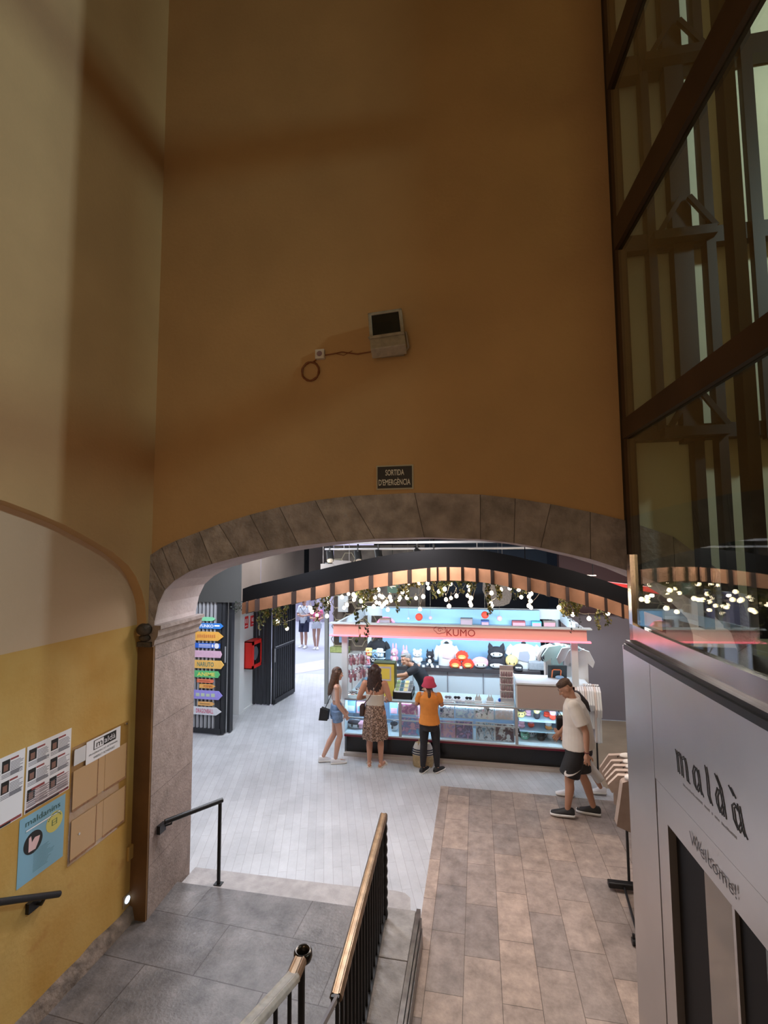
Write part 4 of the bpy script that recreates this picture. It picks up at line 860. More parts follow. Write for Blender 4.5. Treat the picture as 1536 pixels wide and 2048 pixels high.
for gi in range(6):
    grp = BULBS[cuts[gi]:cuts[gi+1]]; 
    pos = [atY(x_, y_, (6.6, 6.9, 7.3, 7.7, 7.0)[(i*7+gi) % 5]) for i, (x_, y_) in enumerate(grp)]
    t = thing('string_lights', names[gi], 'string lights', (pos[0].x, pos[0].y, pos[0].z))
    cab = MB(); top_ = []
    for p_ in pos:
        d_ = rnd.uniform(.03, .09); cab.tube([p_+Vector((0, 0, .03)), p_+Vector((rnd.uniform(-.01, .01), 0, .03+d_))], .0025, 5); top_.append(p_+Vector((0, 0, .03+d_)))
    hang = [Vector((pos[0].x-.1, 6.5, 3.1))]+top_+[Vector((pos[-1].x+.1, 6.5, 3.15))]
    if gi == 5: hang[-1] = Vector((pos[-1].x+.2, 6.5, 2.9))
    if gi == 0: hang[0] = Vector((pos[0].x-.05, 6.5, 2.75))
    for a, b_ in zip(hang[:-1], hang[1:]):
        pts = []
        for s in range(7):
            f = s/6; q = a.lerp(b_, f); q.z -= .12*min(.5, (b_-a).length)*4*f*(1-f); pts.append(q)
        cab.tube(pts, .0025, 5)
    cab.build('cable', CABLE, t)
    for p_ in pos:
        mb = MB(); mb.lathe((p_.x, p_.y, p_.z), [(.006, -.030), (.020, -.022), (.027, -.006), (.025, .010), (.012, .026), (.006, .030)], 12)
        mb.build('bulb', GLOW, t)
for lx, pw in ((-2.2, 16), (-1.4, 22), (-.4, 24), (.4, 22), (1.2, 14)):
    l = D.lights.new('bulb_light', 'POINT'); l.energy = pw*.30; l.color = (1, .78, .52); l.shadow_soft_size = .02
    o = D.objects.new('bulb_light', l); COL.objects.link(o); o.location = (lx, 7.0, 2.85)
# hanging ivy
LEAF = [mat('leaf_green', (.15, .20, .06), .6, var=.4, vscale=30), mat('leaf_yellow_green', (.38, .34, .13), .6, var=.3, vscale=30), mat('leaf_dark', (.03, .05, .035), .6)]
def vine(px, py0, py1, wpx, Y_, n, cols, lab, size=.042):
    a, b_ = atY(px, py0, Y_), atY(px, py1, Y_); wd = (atY(px+wpx, py0, Y_)-a).length
    mb = MB(); r_ = random.Random(int(px*7+py0))
    strands = max(2, int(wd/.045))
    for s in range(strands):
        x_ = a.x+wd*(s/(max(1, strands-1))-.5); L_ = (a.z-b_.z)*(r_.uniform(.45, 1) if s else 1)
        pts = []; X_ = x_; Yy = Y_+r_.uniform(-.08, .08)
        for k in range(8): pts.append((X_+.015*math.sin(k*1.3+s), Yy+.01*math.cos(k+s), a.z+.03-L_*k/7)); X_ += r_.uniform(-.008, .008)
        mb.tube(pts, .0022, 4, 2)
        nl = max(4, int(n*1.7/strands))
        for q in range(nl):
            f = r_.random()*6.99; i = int(f); c = Vector(pts[i]).lerp(Vector(pts[i+1]), f-i)
            c += Vector((r_.uniform(-.03, .03), r_.uniform(-.03, .03), r_.uniform(-.01, .01)))
            e = Euler((r_.uniform(0, 6.28), r_.uniform(0, 6.28), r_.uniform(0, 6.28))).to_matrix(); sz = size*r_.uniform(.6, 1.15)
            vs = [c+e @ Vector(v)*sz for v in ((-.5, 0, 0), (-.1, .38, .05), (.6, .0, 0), (-.1, -.38, .05))]
            mb.add(vs, [(0, 1, 2), (0, 2, 3)], r_.choice(cols))
    tag(mb.build('hanging_ivy', LEAF, fix=False), lab, 'hanging plant')
vine(545, 1212, 1262, 46, 6.5, 260, [0, 0, 1], 'bushy green ivy hanging at the left end of the arched beam')
vine(530, 1205, 1240, 20, 6.5, 90, [0, 0, 1], 'short green ivy tuft beside the white wall')
vine(478, 1208, 1234, 26, 6.3, 26, [2], 'sparse dark ivy sprigs in front of the white wall', .026)
vine(643, 1197, 1248, 24, 6.6, 110, [0, 1, 2], 'long ivy strand hanging in front of the street opening')
vine(722, 1182, 1290, 16, 6.6, 70, [2, 0, 2], 'longest dark ivy strand hanging down over the kiosk fascia', .055)
vine(735, 1175, 1210, 30, 6.6, 150, [0, 1], 'leafy ivy tuft left of the green arrow sign')
vine(805, 1175, 1228, 20, 6.7, 90, [0, 1, 2], 'ivy strand just right of the green arrow sign')
vine(830, 1155, 1182, 34, 6.6, 110, [1, 1, 0], 'yellowish ivy tuft between the arrow sign and the beam crown')
vine(915, 1140, 1198, 62, 6.6, 420, [0, 1, 0], 'broad bushy ivy hanging under the crown of the arched beam')
vine(873, 1165, 1200, 14, 6.8, 70, [0, 1], 'narrow ivy strand left of the crown ivy')
vine(985, 1155, 1232, 20, 6.6, 170, [0, 1, 1, 2], 'ivy strand hanging across the grey hanging shade')
vine(1037, 1165, 1204, 26, 6.7, 90, [1, 0, 2], 'ivy tuft right of the grey hanging shade')
vine(1092, 1178, 1190, 40, 6.6, 60, [1], 'thin trailing ivy along the right boards of the beam')
vine(1142, 1200, 1240, 34, 6.6, 190, [0, 1, 1], 'bushy yellow green ivy over the right corner of the kiosk')
vine(1148, 1196, 1274, 14, 6.7, 30, [2], 'sparse ivy sprig over the right end of the kiosk fascia', .03)
vine(1207, 1218, 1268, 14, 6.6, 70, [1, 1, 0], 'dry yellow ivy strand in front of the mauve wall')

# ================================================================ KIOSK
KX0, KX1, KY0, KY1 = -2.30, 1.72, 8.20, 10.35
kiosk = thing('kiosk', 'white kiosk with glass display counters, black plinth and pink lit canopy ring', 'kiosk', (-.3, 9.2, 0))
KW = mat('kiosk_white', (.62, .70, .76), .4); KB = mat('kiosk_light_blue', (.26, .47, .70), .55)
PINKGLOW = mat('neon_tinted_fascia', (.72, .42, .38), .45)  # white fascia with the neon's pink glow put into its colour
NEON = mat('pink_neon', (1, .2, .3), .3, emit=(1.0, .16, .22), estr=2.2)
FX0, FX1 = -2.47, 1.66
def kp(mb, name, m, bevel=0): return mb.build(name, m, kiosk, bevel=bevel)
kp(MB().box((FX0, 8.08, 2.04), (FX1, 8.13, 2.225)), 'fascia_front', PINKGLOW)
kp(MB().box((FX0, 8.13, 2.04), (FX0+.05, 10.30, 2.225)).box((FX1-.05, 8.13, 2.04), (FX1, 10.30, 2.225)).box((FX0, 10.25, 2.07), (FX1, 10.30, 2.27)), 'fascia_ring', KW)
kp(MB().box((FX0-.06, 8.02, 2.225), (FX1+.07, 8.16, 2.245)), 'fascia_cap', KW)
kp(MB().box((FX0-.05, 8.02, 2.022), (FX1+.05, 8.10, 2.042)), 'neon_strip', NEON)
kp(MB().box((FX0+.05, 8.13, 2.03), (FX1-.05, 8.17, 2.06)), 'inner_lip', KW)
c0 = atY(893, 1268, 8.08); c1 = atY(950, 1250, 8.08)
kp(text_mesh('KUMO', (c0.x, 8.0785, 2.068), (1, 0, 0), (0, 0, 1), c1.x-c0.x, .112), 'sign_lettering', mat('sign_dark_red', (.28, .03, .03), .5))
mb = MB(); q = atY(880, 1259, 8.08)
cl = []
for k in range(40):
    a = 2*PI*k/40; r_ = .062*(1+.22*abs(math.sin(2.5*a))); cl.append((q.x+r_*1.35*math.cos(a), 8.077, q.z+r_*.95*math.sin(a)))
mb.tube(cl+[cl[0]], .0045, 5, caps=False)
mb.tube([(q.x+.05*math.cos(a/10*PI)*(1-a/28), 8.077, q.z-.01+.035*math.sin(a/10*PI)*(1-a/28)) for a in range(24)], .004, 5)
kp(mb, 'cloud_emblem', MATS['sign_dark_red'])
for px0, px1 in ((684, 695), (1143, 1156)):
    a, b_ = atY(px0, 1320, 8.22), atY(px1, 1320, 8.22); kp(MB().box((a.x, 8.20, .92), (b_.x, 8.28, 2.04)), 'post', KW)
kp(MB().box((FX0+.12, 10.2, 0), (FX0+.20, 10.28, 2.07)), 'post', KW); kp(MB().box((FX1-.2, 10.2, 0), (FX1-.1, 10.28, 2.07)), 'post', KW)
kp(MB().box((-2.0, 10.08, 1.15), (1.20, 10.14, 2.26)), 'back_panel', KB)
kp(MB().box((-2.02, 9.55, 1.12), (1.12, 10.14, 1.19)), 'back_shelf', mat('dark_shelf', (.06, .05, .055), .35))
cab = MB(); 
kp(MB().box((-1.98, 9.62, .05), (1.10, 10.1, 1.118)), 'back_cabinet', KW)
for x_ in (-1.3, -.62, .06, .55): kp(MB().box((x_, 9.605, .1), (x_+.012, 9.625, 1.1)), 'cabinet_gap', INK)
kp(MB().box((KX0, 8.14, 0), (KX1, 10.3, .05)), 'floor_plinth', mat('plinth_cream', (.46, .43, .40), .5))
kp(MB().box((KX0+.03, 8.22, .05), (1.68, 8.30, .315)), 'black_plinth', mat('gloss_black_plinth', (.006, .005, .006), .25))
kp(MB().box((KX0, 8.17, .315), (1.70, 8.26, .345)), 'maroon_strip', mat('maroon_strip', (.16, .012, .03), .3))
kp(MB().box((KX0, 8.18, .345), (1.70, 8.80, .365)), 'case_floor', KW)
kp(MB().box((KX0, 8.78, .365), (1.70, 8.82, .93)), 'case_back', mat('case_back_blue', (.30, .42, .58), .5))
GK = glass_mat('case_glass', (.93, .97, .98)); 
kp(MB().box((KX0, 8.19, .365), (1.70, 8.196, .925)), 'case_glass', GK)
kp(MB().box((KX0, 8.19, .925), (.56, 8.82, .94)), 'counter_glass_top', mat('frosted_glass_top', (.48, .66, .74), .2))
kp(MB().box((KX0, 8.185, .62), (.60, 8.21, .635)).box((KX0, 8.18, .918), (1.7, 8.20, .94)), 'glass_rail', mat('aluminium_rail', (.5, .55, .58), .3, metal=.6))
kp(MB().box((KX0-.004, 8.20, .05), (KX0+.006, 10.2, .93)), 'side_panel', KW)
for px in (731, 798, 1030): 
    a = atY(px, 1450, 8.19); kp(MB().box((a.x, 8.182, .35), (a.x+.045, 8.205, .93)), 'case_divider', mat('case_divider', (.40, .42, .45), .4))
# raised cash desk at the right
a = atY(1034, 1370, 8.2); xd = a.x
kp(MB().box((xd, 8.20, .94), (1.70, 8.24, 1.31)), 'desk_front', mat('greige_panel', (.42, .345, .32), .55))
kp(MB().box((xd-.01, 8.18, 1.31), (1.70, 8.75, 1.335)), 'desk_top', KW)
kp(MB().box((xd-.02, 8.2, .94), (xd, 8.9, 1.31)), 'desk_side', KW)
kp(MB().box((.55, 8.8, .94), (1.1, 9.2, 1.18)), 'desk_return', KW)

# pictures in the case
PIC = [  # x0,x1,y0,y1, colours, label
 (797, 835, 1401, 1431, ((.30, .06, .20), (.55, .15, .30), (.75, .72, .68)), 'dark magenta picture in the upper row, left of the woman in orange'),
 (799, 842, 1433, 1473, ((.12, .45, .72), (.25, .20, .45), (.72, .35, .50)), 'blue picture with a pink haired figure in the lower row'),
 (880, 907, 1403, 1437, ((.05, .06, .12), (.65, .66, .72), (.35, .25, .45)), 'dark picture with small pale shapes right of the woman in orange'),
 (881, 911, 1440, 1480, ((.50, .30, .55), (.70, .42, .50), (.35, .35, .70)), 'pink and lilac picture in the lower row beside the orange shirt'),
 (912, 948, 1402, 1438, ((.30, .42, .68), (.62, .80, .85), (.55, .55, .75)), 'pale blue and mint picture in the upper row'),
 (912, 945, 1441, 1481, ((.22, .26, .58), (.12, .12, .25), (.50, .30, .60)), 'violet picture with dark ornaments in the lower row'),
 (951, 987, 1407, 1440, ((.035, .05, .05), (.75, .76, .80), (.75, .40, .45)), 'near black picture with white figures in the upper row'),
 (953, 988, 1444, 1484, ((.18, .38, .60), (.50, .62, .75), (.10, .13, .2)), 'steel blue portrait picture with black lower edge'),
 (991, 1026, 1409, 1441, ((.50, .48, .52), (.62, .48, .45), (.66, .62, .68)), 'pale close up picture in the upper row next to the mugs'),
 (991, 1028, 1447, 1488, ((.10, .10, .15), (.12, .07, .09), (.66, .72, .78)), 'dark picture with two pale figures in the lower row next to the mugs')]
def pic_mat(i, cs):
    m = D.materials.new('printed_picture_%d' % i); m.use_nodes = True; nt = m.node_tree; b = nt.nodes['Principled BSDF']; b.inputs['Roughness'].default_value = .4
    tc = nd(nt, 'ShaderNodeTexCoord'); mp = nd(nt, 'ShaderNodeMapping'); mp.inputs['Location'].default_value = (i*1.7, 0, i*.9)
    nt.links.new(tc.outputs['Object'], mp.inputs[0])
    v = nd(nt, 'ShaderNodeTexNoise'); v.inputs['Scale'].default_value = 9 if i % 2 else 13; v.inputs['Detail'].default_value = 2.5; v.inputs['Distortion'].default_value = 1.2; nt.links.new(mp.outputs[0], v.inputs['Vector'])
    r = nd(nt, 'ShaderNodeValToRGB'); r.color_ramp.interpolation = 'EASE' ; e = r.color_ramp.elements
    e[0].position = .36; e[0].color = (*cs[0], 1); e[1].position = .66; e[1].color = (*cs[2], 1); x = e.new(.50); x.color = (*cs[1], 1)
    nt.links.new(v.outputs['Fac'], r.inputs['Fac']); nt.links.new(r.outputs[0], b.inputs['Base Color']); return m
for i, (x0, x1, y0, y1, cs, lab) in enumerate(PIC):
    a, b_ = atY(x0, y0, 8.25), atY(x1, y1, 8.25); zb = max(b_.z, .372)
    t = thing('framed_picture', lab, 'picture', ((a.x+b_.x)/2, 8.25, zb))
    MB().box((a.x-.012, 8.255, zb-.0), (b_.x+.012, 8.27, a.z)).build('mount', mat('picture_mount', (.55, .58, .62), .5), t)
    MB().box((a.x, 8.250, zb+.012), (b_.x, 8.2555, a.z-.01)).build('print', pic_mat(i, cs), t)
    if i in (1, 6, 7, 9, 2):   # simple generic figures
        W, H = b_.x-a.x, a.z-zb; cm = {1: (.75, .40, .52), 6: (.78, .78, .8), 7: (.6, .7, .8), 9: (.66, .72, .78), 2: (.68, .68, .75)}[i]
        spots = {1: [(.62, .55)], 6: [(.2, .25), (.5, .25), (.8, .22)], 7: [(.27, .25), (.72, .25)], 9: [(.3, .62), (.7, .3)], 2: [(.4, .5), (.8, .35)]}[i]
        mb = MB()
        for u, v in spots:
            cx, cz = a.x+W*u, zb+H*v; r_ = W*.11
            mb.prism([(cx+r_*math.cos(2*PI*k/14), cz+r_*1.2*math.sin(2*PI*k/14)) for k in range(14)], .002, (0, 8.250, 0))
            mb.prism([(cx-r_*1.7, cz-H*.22), (cx+r_*1.7, cz-H*.22), (cx+r_*.9, cz-r_*.9), (cx-r_*.9, cz-r_*.9)], .002, (0, 8.2495, 0))
        mb.build('printed_figure', mat('figure_tone_%d' % i, cm, .5), t)
# big cushions in left case
def plush_parts(t, s, body, belly, ear='round', face=True, sit=True, par=None):
    """generic soft toy, base at origin, height about s"""
    def L(mb, name, m): return mb.build(name, m, t, world=False)
    mb = MB(); mb.ell((0, 0, .30*s), (.24*s, .19*s, .28*s)); L(mb, 'body', body)
    mb = MB(); mb.ell((0, -.02*s, .70*s), (.30*s, .22*s, .25*s)); L(mb, 'head', body)
    for sx in (-1, 1):
        mb = MB()
        if ear == 'round': mb.ell((sx*.20*s, 0, .92*s), (.09*s, .05*s, .10*s))
        elif ear == 'long': mb.ell((sx*.13*s, 0, 1.05*s), (.07*s, .05*s, .20*s))
        else:
            mb.lathe((sx*.2*s, 0, .86*s), [(.09*s, 0), (.06*s, .10*s), (.012*s, .24*s)], 12)
        L(mb, 'ear', body)
        mb = MB(); mb.ell((sx*.25*s, -.06*s, .36*s), (.08*s, .08*s, .13*s)); L(mb, 'arm', body)
        mb = MB(); mb.ell((sx*.15*s, -.18*s, .09*s), (.10*s, .14*s, .09*s)); L(mb, 'foot', belly)
        if face:
            mb = MB(); mb.ell((sx*.11*s, -.225*s, .70*s), (.022*s, .015*s, .035*s)); L(mb, 'eye', BLACK)
    mb = MB(); mb.ell((0, -.215*s, .62*s), (.10*s, .05*s, .07*s)); L(mb, 'muzzle', belly)
    mb = MB(); mb.ell((0, -.10*s, .30*s), (.16*s, .11*s, .18*s)); L(mb, 'belly', belly)
PW = mat('white_plush', (.72, .76, .80), .9); PP = mat('pink_plush', (.80, .42, .55), .9); PK = mat('black_plush', (.02, .02, .03), .85); PR = mat('red_plush', (.75, .06, .03), .85); PY = mat('yellow_plush', (.80, .62, .25), .9); PO = mat('orange_plush', (.85, .35, .10), .9); PG = mat('green_plush', (.2, .5, .35), .9); PB = mat('blue_plush', (.25, .45, .7), .9)
YP = 9.72
def plush(px, py_top, lab, body, belly, ear, Y_=YP, z0=1.19, wide=1.0, grp=None):
    a = atY(px, py_top, Y_); s = max(.08, (a.z-z0)/(1.0 if ear == 'round' else 1.12 if ear == 'point' else 1.25))
    t = thing('plush_toy', lab, 'soft toy', (a.x, Y_, z0), R(random.uniform(-8, 8)), grp)
    t.scale = (wide, 1, 1)
    plush_parts(t, s, body, belly, ear); return t
plush(789, 1286, 'pink eared white soft toy left of the shopkeeper, nearer the black shirt', PP, PW, 'long', wide=.75)
plush(810, 1290, 'pink soft toy on the back shelf just left of the white one', PP, PW, 'long', wide=.8)
plush(835, 1298, 'large white sitting soft toy on the shelf behind the shopkeeper', PW, PW, 'round', wide=1.0)
plush(860, 1297, 'black eared soft toy with white belly beside the white hooded top', PK, PW, 'point', wide=.9)
def cushion(px, pyt, pyb, wpx, lab, m1, m2, ear, Y_=9.70):
    a, b_ = atY(px-wpx/2, pyt, Y_), atY(px+wpx/2, pyb, Y_); cx, cz = (a.x+b_.x)/2, (a.z+b_.z)/2; rx, rz = (b_.x-a.x)/2, (a.z-b_.z)/2
    t = thing('plush_cushion', lab, 'cushion', (cx, Y_, b_.z))
    mb = MB(); mb.ell((cx, Y_, cz), (rx, .10, rz)); mb.build('cushion_body', m1, t)
    mb = MB(); mb.ell((cx, Y_-.05, cz-rz*.28), (rx*.72, .065, rz*.58)); mb.build('front_patch', m2, t)
    for sx in (-1, 1):
        if ear == 'point':
            mb = MB(); mb.lathe((0, 0, 0), [(rx*.32, 0), (rx*.26, rz*.5), (.004, rz*1.1)], 10); 
            Mx = Matrix.Translation((cx+sx*rx*.62, Y_, cz+rz*.55)) @ Euler((0, R(sx*14), 0)).to_matrix().to_4x4(); mb.v = [Mx @ v for v in mb.v]
            mb.build('ear', m1, t)
        mb = MB(); mb.ell((cx+sx*rx*.35, Y_-.112, cz-rz*.22), (.010, .008, .018)); mb.build('eye', BLACK, t)
    return t
def spiky(px, pyt, pyb, wpx, lab, Y_=9.68):
    a, b_ = atY(px-wpx/2, pyt, Y_), atY(px+wpx/2, pyb, Y_); cx, cz = (a.x+b_.x)/2, (a.z+b_.z)/2; rx, rz = (b_.x-a.x)/2, (a.z-b_.z)/2
    t = thing('plush_cushion', lab, 'cushion', (cx, Y_, b_.z))
    n_ = 22; pl = []
    for k in range(n_):
        a_ = 2*PI*k/n_; r_ = 1.0 if k % 2 == 0 else .84
        pl.append((cx+rx*r_*math.cos(a_), cz+rz*r_*math.sin(a_)))
    MB().prism(pl, .12, (0, Y_+.06, 0)).build('cushion_body', PR, t, bevel=.02)
    mb = MB(); mb.ell((cx, Y_-.06, cz-rz*.2), (rx*.62, .035, rz*.5)); mb.build('orange_patch', PO, t)
    mb = MB(); mb.ell((cx, Y_-.075, cz-rz*.28), (rx*.45, .03, rz*.32)); mb.build('yellow_patch', PY, t)
spiky(911, 1317, 1338, 26, 'left red spiky cushion in the lower pair')
spiky(936, 1317, 1338, 26, 'right red spiky cushion in the lower pair')
spiky(924, 1301, 1322, 27, 'red spiky cushion on top of the other two', 9.72)
cushion(961, 1313, 1337, 36, 'flat pink cushion with a white front', PP, PW, 'none')
cushion(993, 1314, 1338, 40, 'lower black cushion with pointed ears and white front', PK, PW, 'point')
cushion(993, 1292, 1316, 36, 'upper black cushion with tall pointed ears stacked on the other', PK, PW, 'point', 9.72)
cushion(1023, 1309, 1334, 26, 'pale yellow round cushion beside the black ones', PY, PY, 'none')
# white price tags on shelf
for i, (px, py) in enumerate(((847, 1336), (865, 1336), (875, 1338), (922, 1339), (795, 1335))):
    c = atY(px, py, 9.56); tag(MB().box((c.x-.025, 9.553, 1.19), (c.x+.025, 9.56, 1.235)).build('price_card', WHITE, None), ['white price card below the white soft toy', 'white price card below the black eared toy', 'white price card below the hooded top', 'white price card between the red cushions', 'white price card beside the shopkeeper head'][i], 'price card')
# mannequin busts with shirts
def shirt_outline(w_, h_, sl=.5, neck=.28):
    return [(-w_*.5, 0), (w_*.5, 0), (w_*.5, h_*.62), (w_*.78, h_*.50), (w_*(.78+.12), h_*.66), (w_*.60, h_*.95), (w_*neck*.6, h_), (w_*neck*.3, h_*.95), (-w_*neck*.3, h_*.95), (-w_*neck*.6, h_), (-w_*.60, h_*.95), (-w_*(.78+.12), h_*.66), (-w_*.78, h_*.50), (-w_*.5, h_*.62)]
def bust(px, pyn, pyb, wpx, lab, m, pm, Y_=9.82, hood=False):
    a, b_ = atY(px, pyn, Y_), atY(px, pyb, Y_); zb = max(1.19, b_.z); wd = wpx/FPX*Y_; H = a.z-zb-.03
    t = thing('shirt_bust', lab, 'shirt on bust', (a.x, Y_, zb))
    mb = MB(); mb.lathe((a.x, Y_, a.z-.08), [(.052, 0), (.045, .04), (.047, .07), (.02, .085)], 16); mb.build('bust_neck', BLACKM, t)
    mb = MB(); rs = []
    for f, wx, dy in ((0, .46, .09), (.3, .45, .10), (.6, .50, .11), (.82, .52, .10), (.95, .30, .07), (1, .12, .045)):
        rs.append([Vector((a.x+wd*wx*1.05*math.cos(2*PI*k/20), Y_+dy*math.sin(2*PI*k/20), zb+H*f)) for k in range(20)])
    mb.rings(rs)
    for sx in (-1, 1):
        p_ = Vector((a.x+sx*wd*.42, Y_, zb+H*.86)); q_ = Vector((a.x+sx*wd*.68, Y_-.02, zb+H*(.55 if not hood else .25)))
        mb.tube([p_, p_.lerp(q_, .5)+Vector((sx*.01, 0, .01)), q_], [min(.075, wd*.17), min(.07, wd*.16), min(.062, wd*.145)], 12)
    mb.build('shirt', m, t)
    if pm:
        mb = MB(); mb.prism([(a.x+wd*.22*math.cos(2*PI*k/9+.3)*(1+.25*(k % 2)), zb+H*.52+wd*.20*math.sin(2*PI*k/9+.3)*(1+.25*(k % 2))) for k in range(9)], .01, (0, Y_-.105, 0)); mb.build('shirt_print', pm, t)
    if hood:
        mb = MB(); mb.tube([(a.x-.085, Y_, zb+H*.93), (a.x-.095, Y_, zb+H*1.05), (a.x, Y_+.03, zb+H*1.17), (a.x+.095, Y_, zb+H*1.05), (a.x+.085, Y_, zb+H*.93)], .03, 8); mb.build('hood', m, t)
WT = mat('white_cotton', (.70, .74, .78), .85); BT = mat('black_cotton', (.02, .022, .03), .85)
bust(893, 1284, 1337, 34, 'white hooded top with a faint pink print on the back shelf', WT, mat('faint_pink_print', (.62, .50, .60), .8), hood=True)
bust(1047, 1284, 1338, 46, 'white shirt with a grey print on a black bust at the right of the shelf', WT, mat('grey_print', (.30, .32, .40), .8))
bust(757, 1277, 1318, 30, 'black shirt on a bust at the left end of the back shelf', BT, None)
# grey bin, dark framed card, cap on shelf
a, b_ = atY(1056, 1321, 9.75), atY(1090, 1342, 9.75)
tag(MB().box((a.x, 9.65, 1.19), (b_.x, 9.85, a.z)).build('fabric_bin', mat('grey_fabric', (.30, .32, .36), .9, var=.1, vscale=30), bevel=.02), 'grey fabric bin on the right end of the back shelf', 'bin')
a, b_ = atY(1068, 1297, 9.95), atY(1091, 1322, 9.95)
t = thing('dark_card', 'dark framed card standing behind the grey fabric bin', 'card', ((a.x+b_.x)/2, 9.95, b_.z-.02)); MB().box((a.x, 9.95, 1.19), (b_.x, 9.97, a.z)).build('frame', INK, t); MB().box((a.x+.04, 9.945, b_.z), (b_.x-.04, 9.95, a.z-.05)).build('picture', mat('grey_figure', (.3, .34, .4), .6), t)
c = atY(1037, 1336, 9.62); t = thing('black_cap', 'black cap on the back shelf in front of the yellow cushion', 'cap', (c.x, 9.62, 1.19)); mb = MB(); mb.ell((c.x, 9.66, 1.235), (.085, .09, .065)); mb.build('crown', BT, t); mb = MB(); mb.ell((c.x, 9.58, 1.21), (.08, .08, .012)); mb.build('brim', BT, t); MB().box((c.x-.06, 9.572, 1.235), (c.x+.05, 9.58, 1.26)).build('badge', PW, t)
# upper things hanging near the back panel top
for i, (px, py, r_, m_, lab) in enumerate(((838, 1234, .075, PR, 'large red ball hanging behind the kiosk fascia, left one'), (970, 1230, .072, PR, 'large red ball hanging above the KUMO sign, right one'), (861, 1236, .035, PP, 'small pink ball beside the left red ball'), (999, 1237, .05, PP, 'small pink ball right of the right red ball'), (817, 1237, .022, WHITE, 'tiny white ball left of the left red ball'))):
    c = atY(px, py, 9.7); t = thing('hanging_ball', lab, 'ball', tuple(c)); mb = MB(); mb.ell(c, r_); mb.build('ball', m_, t); mb = MB(); mb.cyl(c+Vector((0, 0, r_)), (c.x, c.y, 3.94), .0025, 5); mb.build('cord', CABLE, t)
UB = mat('upper_shelf_glass', (.30, .46, .58), .3)
kp(MB().box((-1.95, 9.85, 1.955), (1.15, 10.08, 1.97)), 'upper_shelf', UB)
for i, (x0, x1, y0, m_, lab) in enumerate(((760, 781, 1236, mat('brown_box', (.30, .16, .13), .6), 'brown box on the upper shelf at the left'), (921, 945, 1236, mat('taupe_box', (.22, .19, .20), .6), 'taupe box on the upper shelf above KUMO lettering'), (962, 978, 1240, mat('navy_box', (.03, .07, .25), .6), 'navy box on the upper shelf under the red ball'), (1024, 1050, 1241, mat('maroon_box', (.28, .05, .07), .6), 'dark red box on the upper shelf'), (1063, 1082, 1242, mat('cyan_box', (.08, .45, .60), .6), 'cyan box on the upper shelf'), (1086, 1110, 1241, mat('olive_box', (.17, .14, .12), .6), 'dark olive box at the right end of the upper shelf'))):
    a, b_ = atY(x0, y0, 9.95), atY(x1, y0, 9.95); 
    t = thing('small_box', lab, 'box', ((a.x+b_.x)/2, 9.95, 1.97)); MB().box((a.x, 9.88, 1.97), (b_.x, 10.03, a.z)).build('carton', m_, t, bevel=.004); MB().box((a.x+.01, 9.876, 1.985), (b_.x-.01, 9.88, a.z-.03)).build('front_label', mat('label_tone_%d' % i, (.3+.05*i, .25, .3), .6), t)
c = atY(772, 1252, 10.05); mb = MB(); mb.tube([(c.x+.2*math.cos(PI*k/16), 10.05, c.z-.02+.19*math.sin(PI*k/16)) for k in range(17)], .022, 8)
tag(mb.build('pink_ring', mat('pink_neon_ring', (1, .3, .5), .4, emit=(1, .22, .42), estr=1.0)), 'glowing pink half ring above the left of the back panel', 'neon ring')

# counter goods
CT = .94
def carousel(px, pyt, pyb, Y_, lab, tiers):
    base = atY(px, pyb, Y_); topz = atY(px, pyt, Y_).z
    t = thing('keyring_stand', lab, 'display stand', (base.x, Y_, CT))
    mb = MB(); mb.cyl((base.x, Y_, CT), (base.x, Y_, topz), .008, 8); mb.lathe((base.x, Y_, CT), [(.12, 0), (.12, .008), (.03, .016)], 24); mb.build('stand', mat('chrome', (.7, .7, .72), .15, metal=1), t)
    for k, (zt, zb_, r_) in enumerate(tiers):
        z1_, z0_ = atY(px, zt, Y_).z, atY(px, zb_, Y_).z
        mb = MB(); mb.tube([(base.x+r_*math.cos(2*PI*q/20), Y_+r_*math.sin(2*PI*q/20), z1_) for q in range(21)], .005, 5, caps=False); mb.build('hoop', MATS['chrome'], t)
        rr = random.Random(k*3+px)
        for q in range(12):
            a_ = 2*PI*q/12+.1; mb = MB()
            x_, y_ = base.x+r_*math.cos(a_), Y_+r_*math.sin(a_)
            mb.cyl((x_, y_, z1_), (x_, y_, z1_-.02), .003, 5); h_ = (z1_-z0_)*rr.uniform(.75, .95)
            mb.ell((x_, y_, z1_-h_*.35), (.028, .018, h_*.30)); mb.ell((x_, y_, z1_-h_*.78), (.024, .016, h_*.24))
            mb.build('keyring', mat(('charm_rose', 'charm_maroon', 'charm_pale')[q % 3], ((.42, .20, .25), (.24, .10, .13), (.60, .56, .62))[q % 3], .5), t)
carousel(704, 1308, 1384, 8.50, 'chrome keyring carousel with two tiers beside the long haired girl', ((1312, 1332, .10), (1343, 1362, .15)))
carousel(724, 1300, 1370, 8.78, 'second chrome keyring carousel behind the first, nearer the curly haired woman', ((1308, 1330, .07), (1335, 1355, .10)))
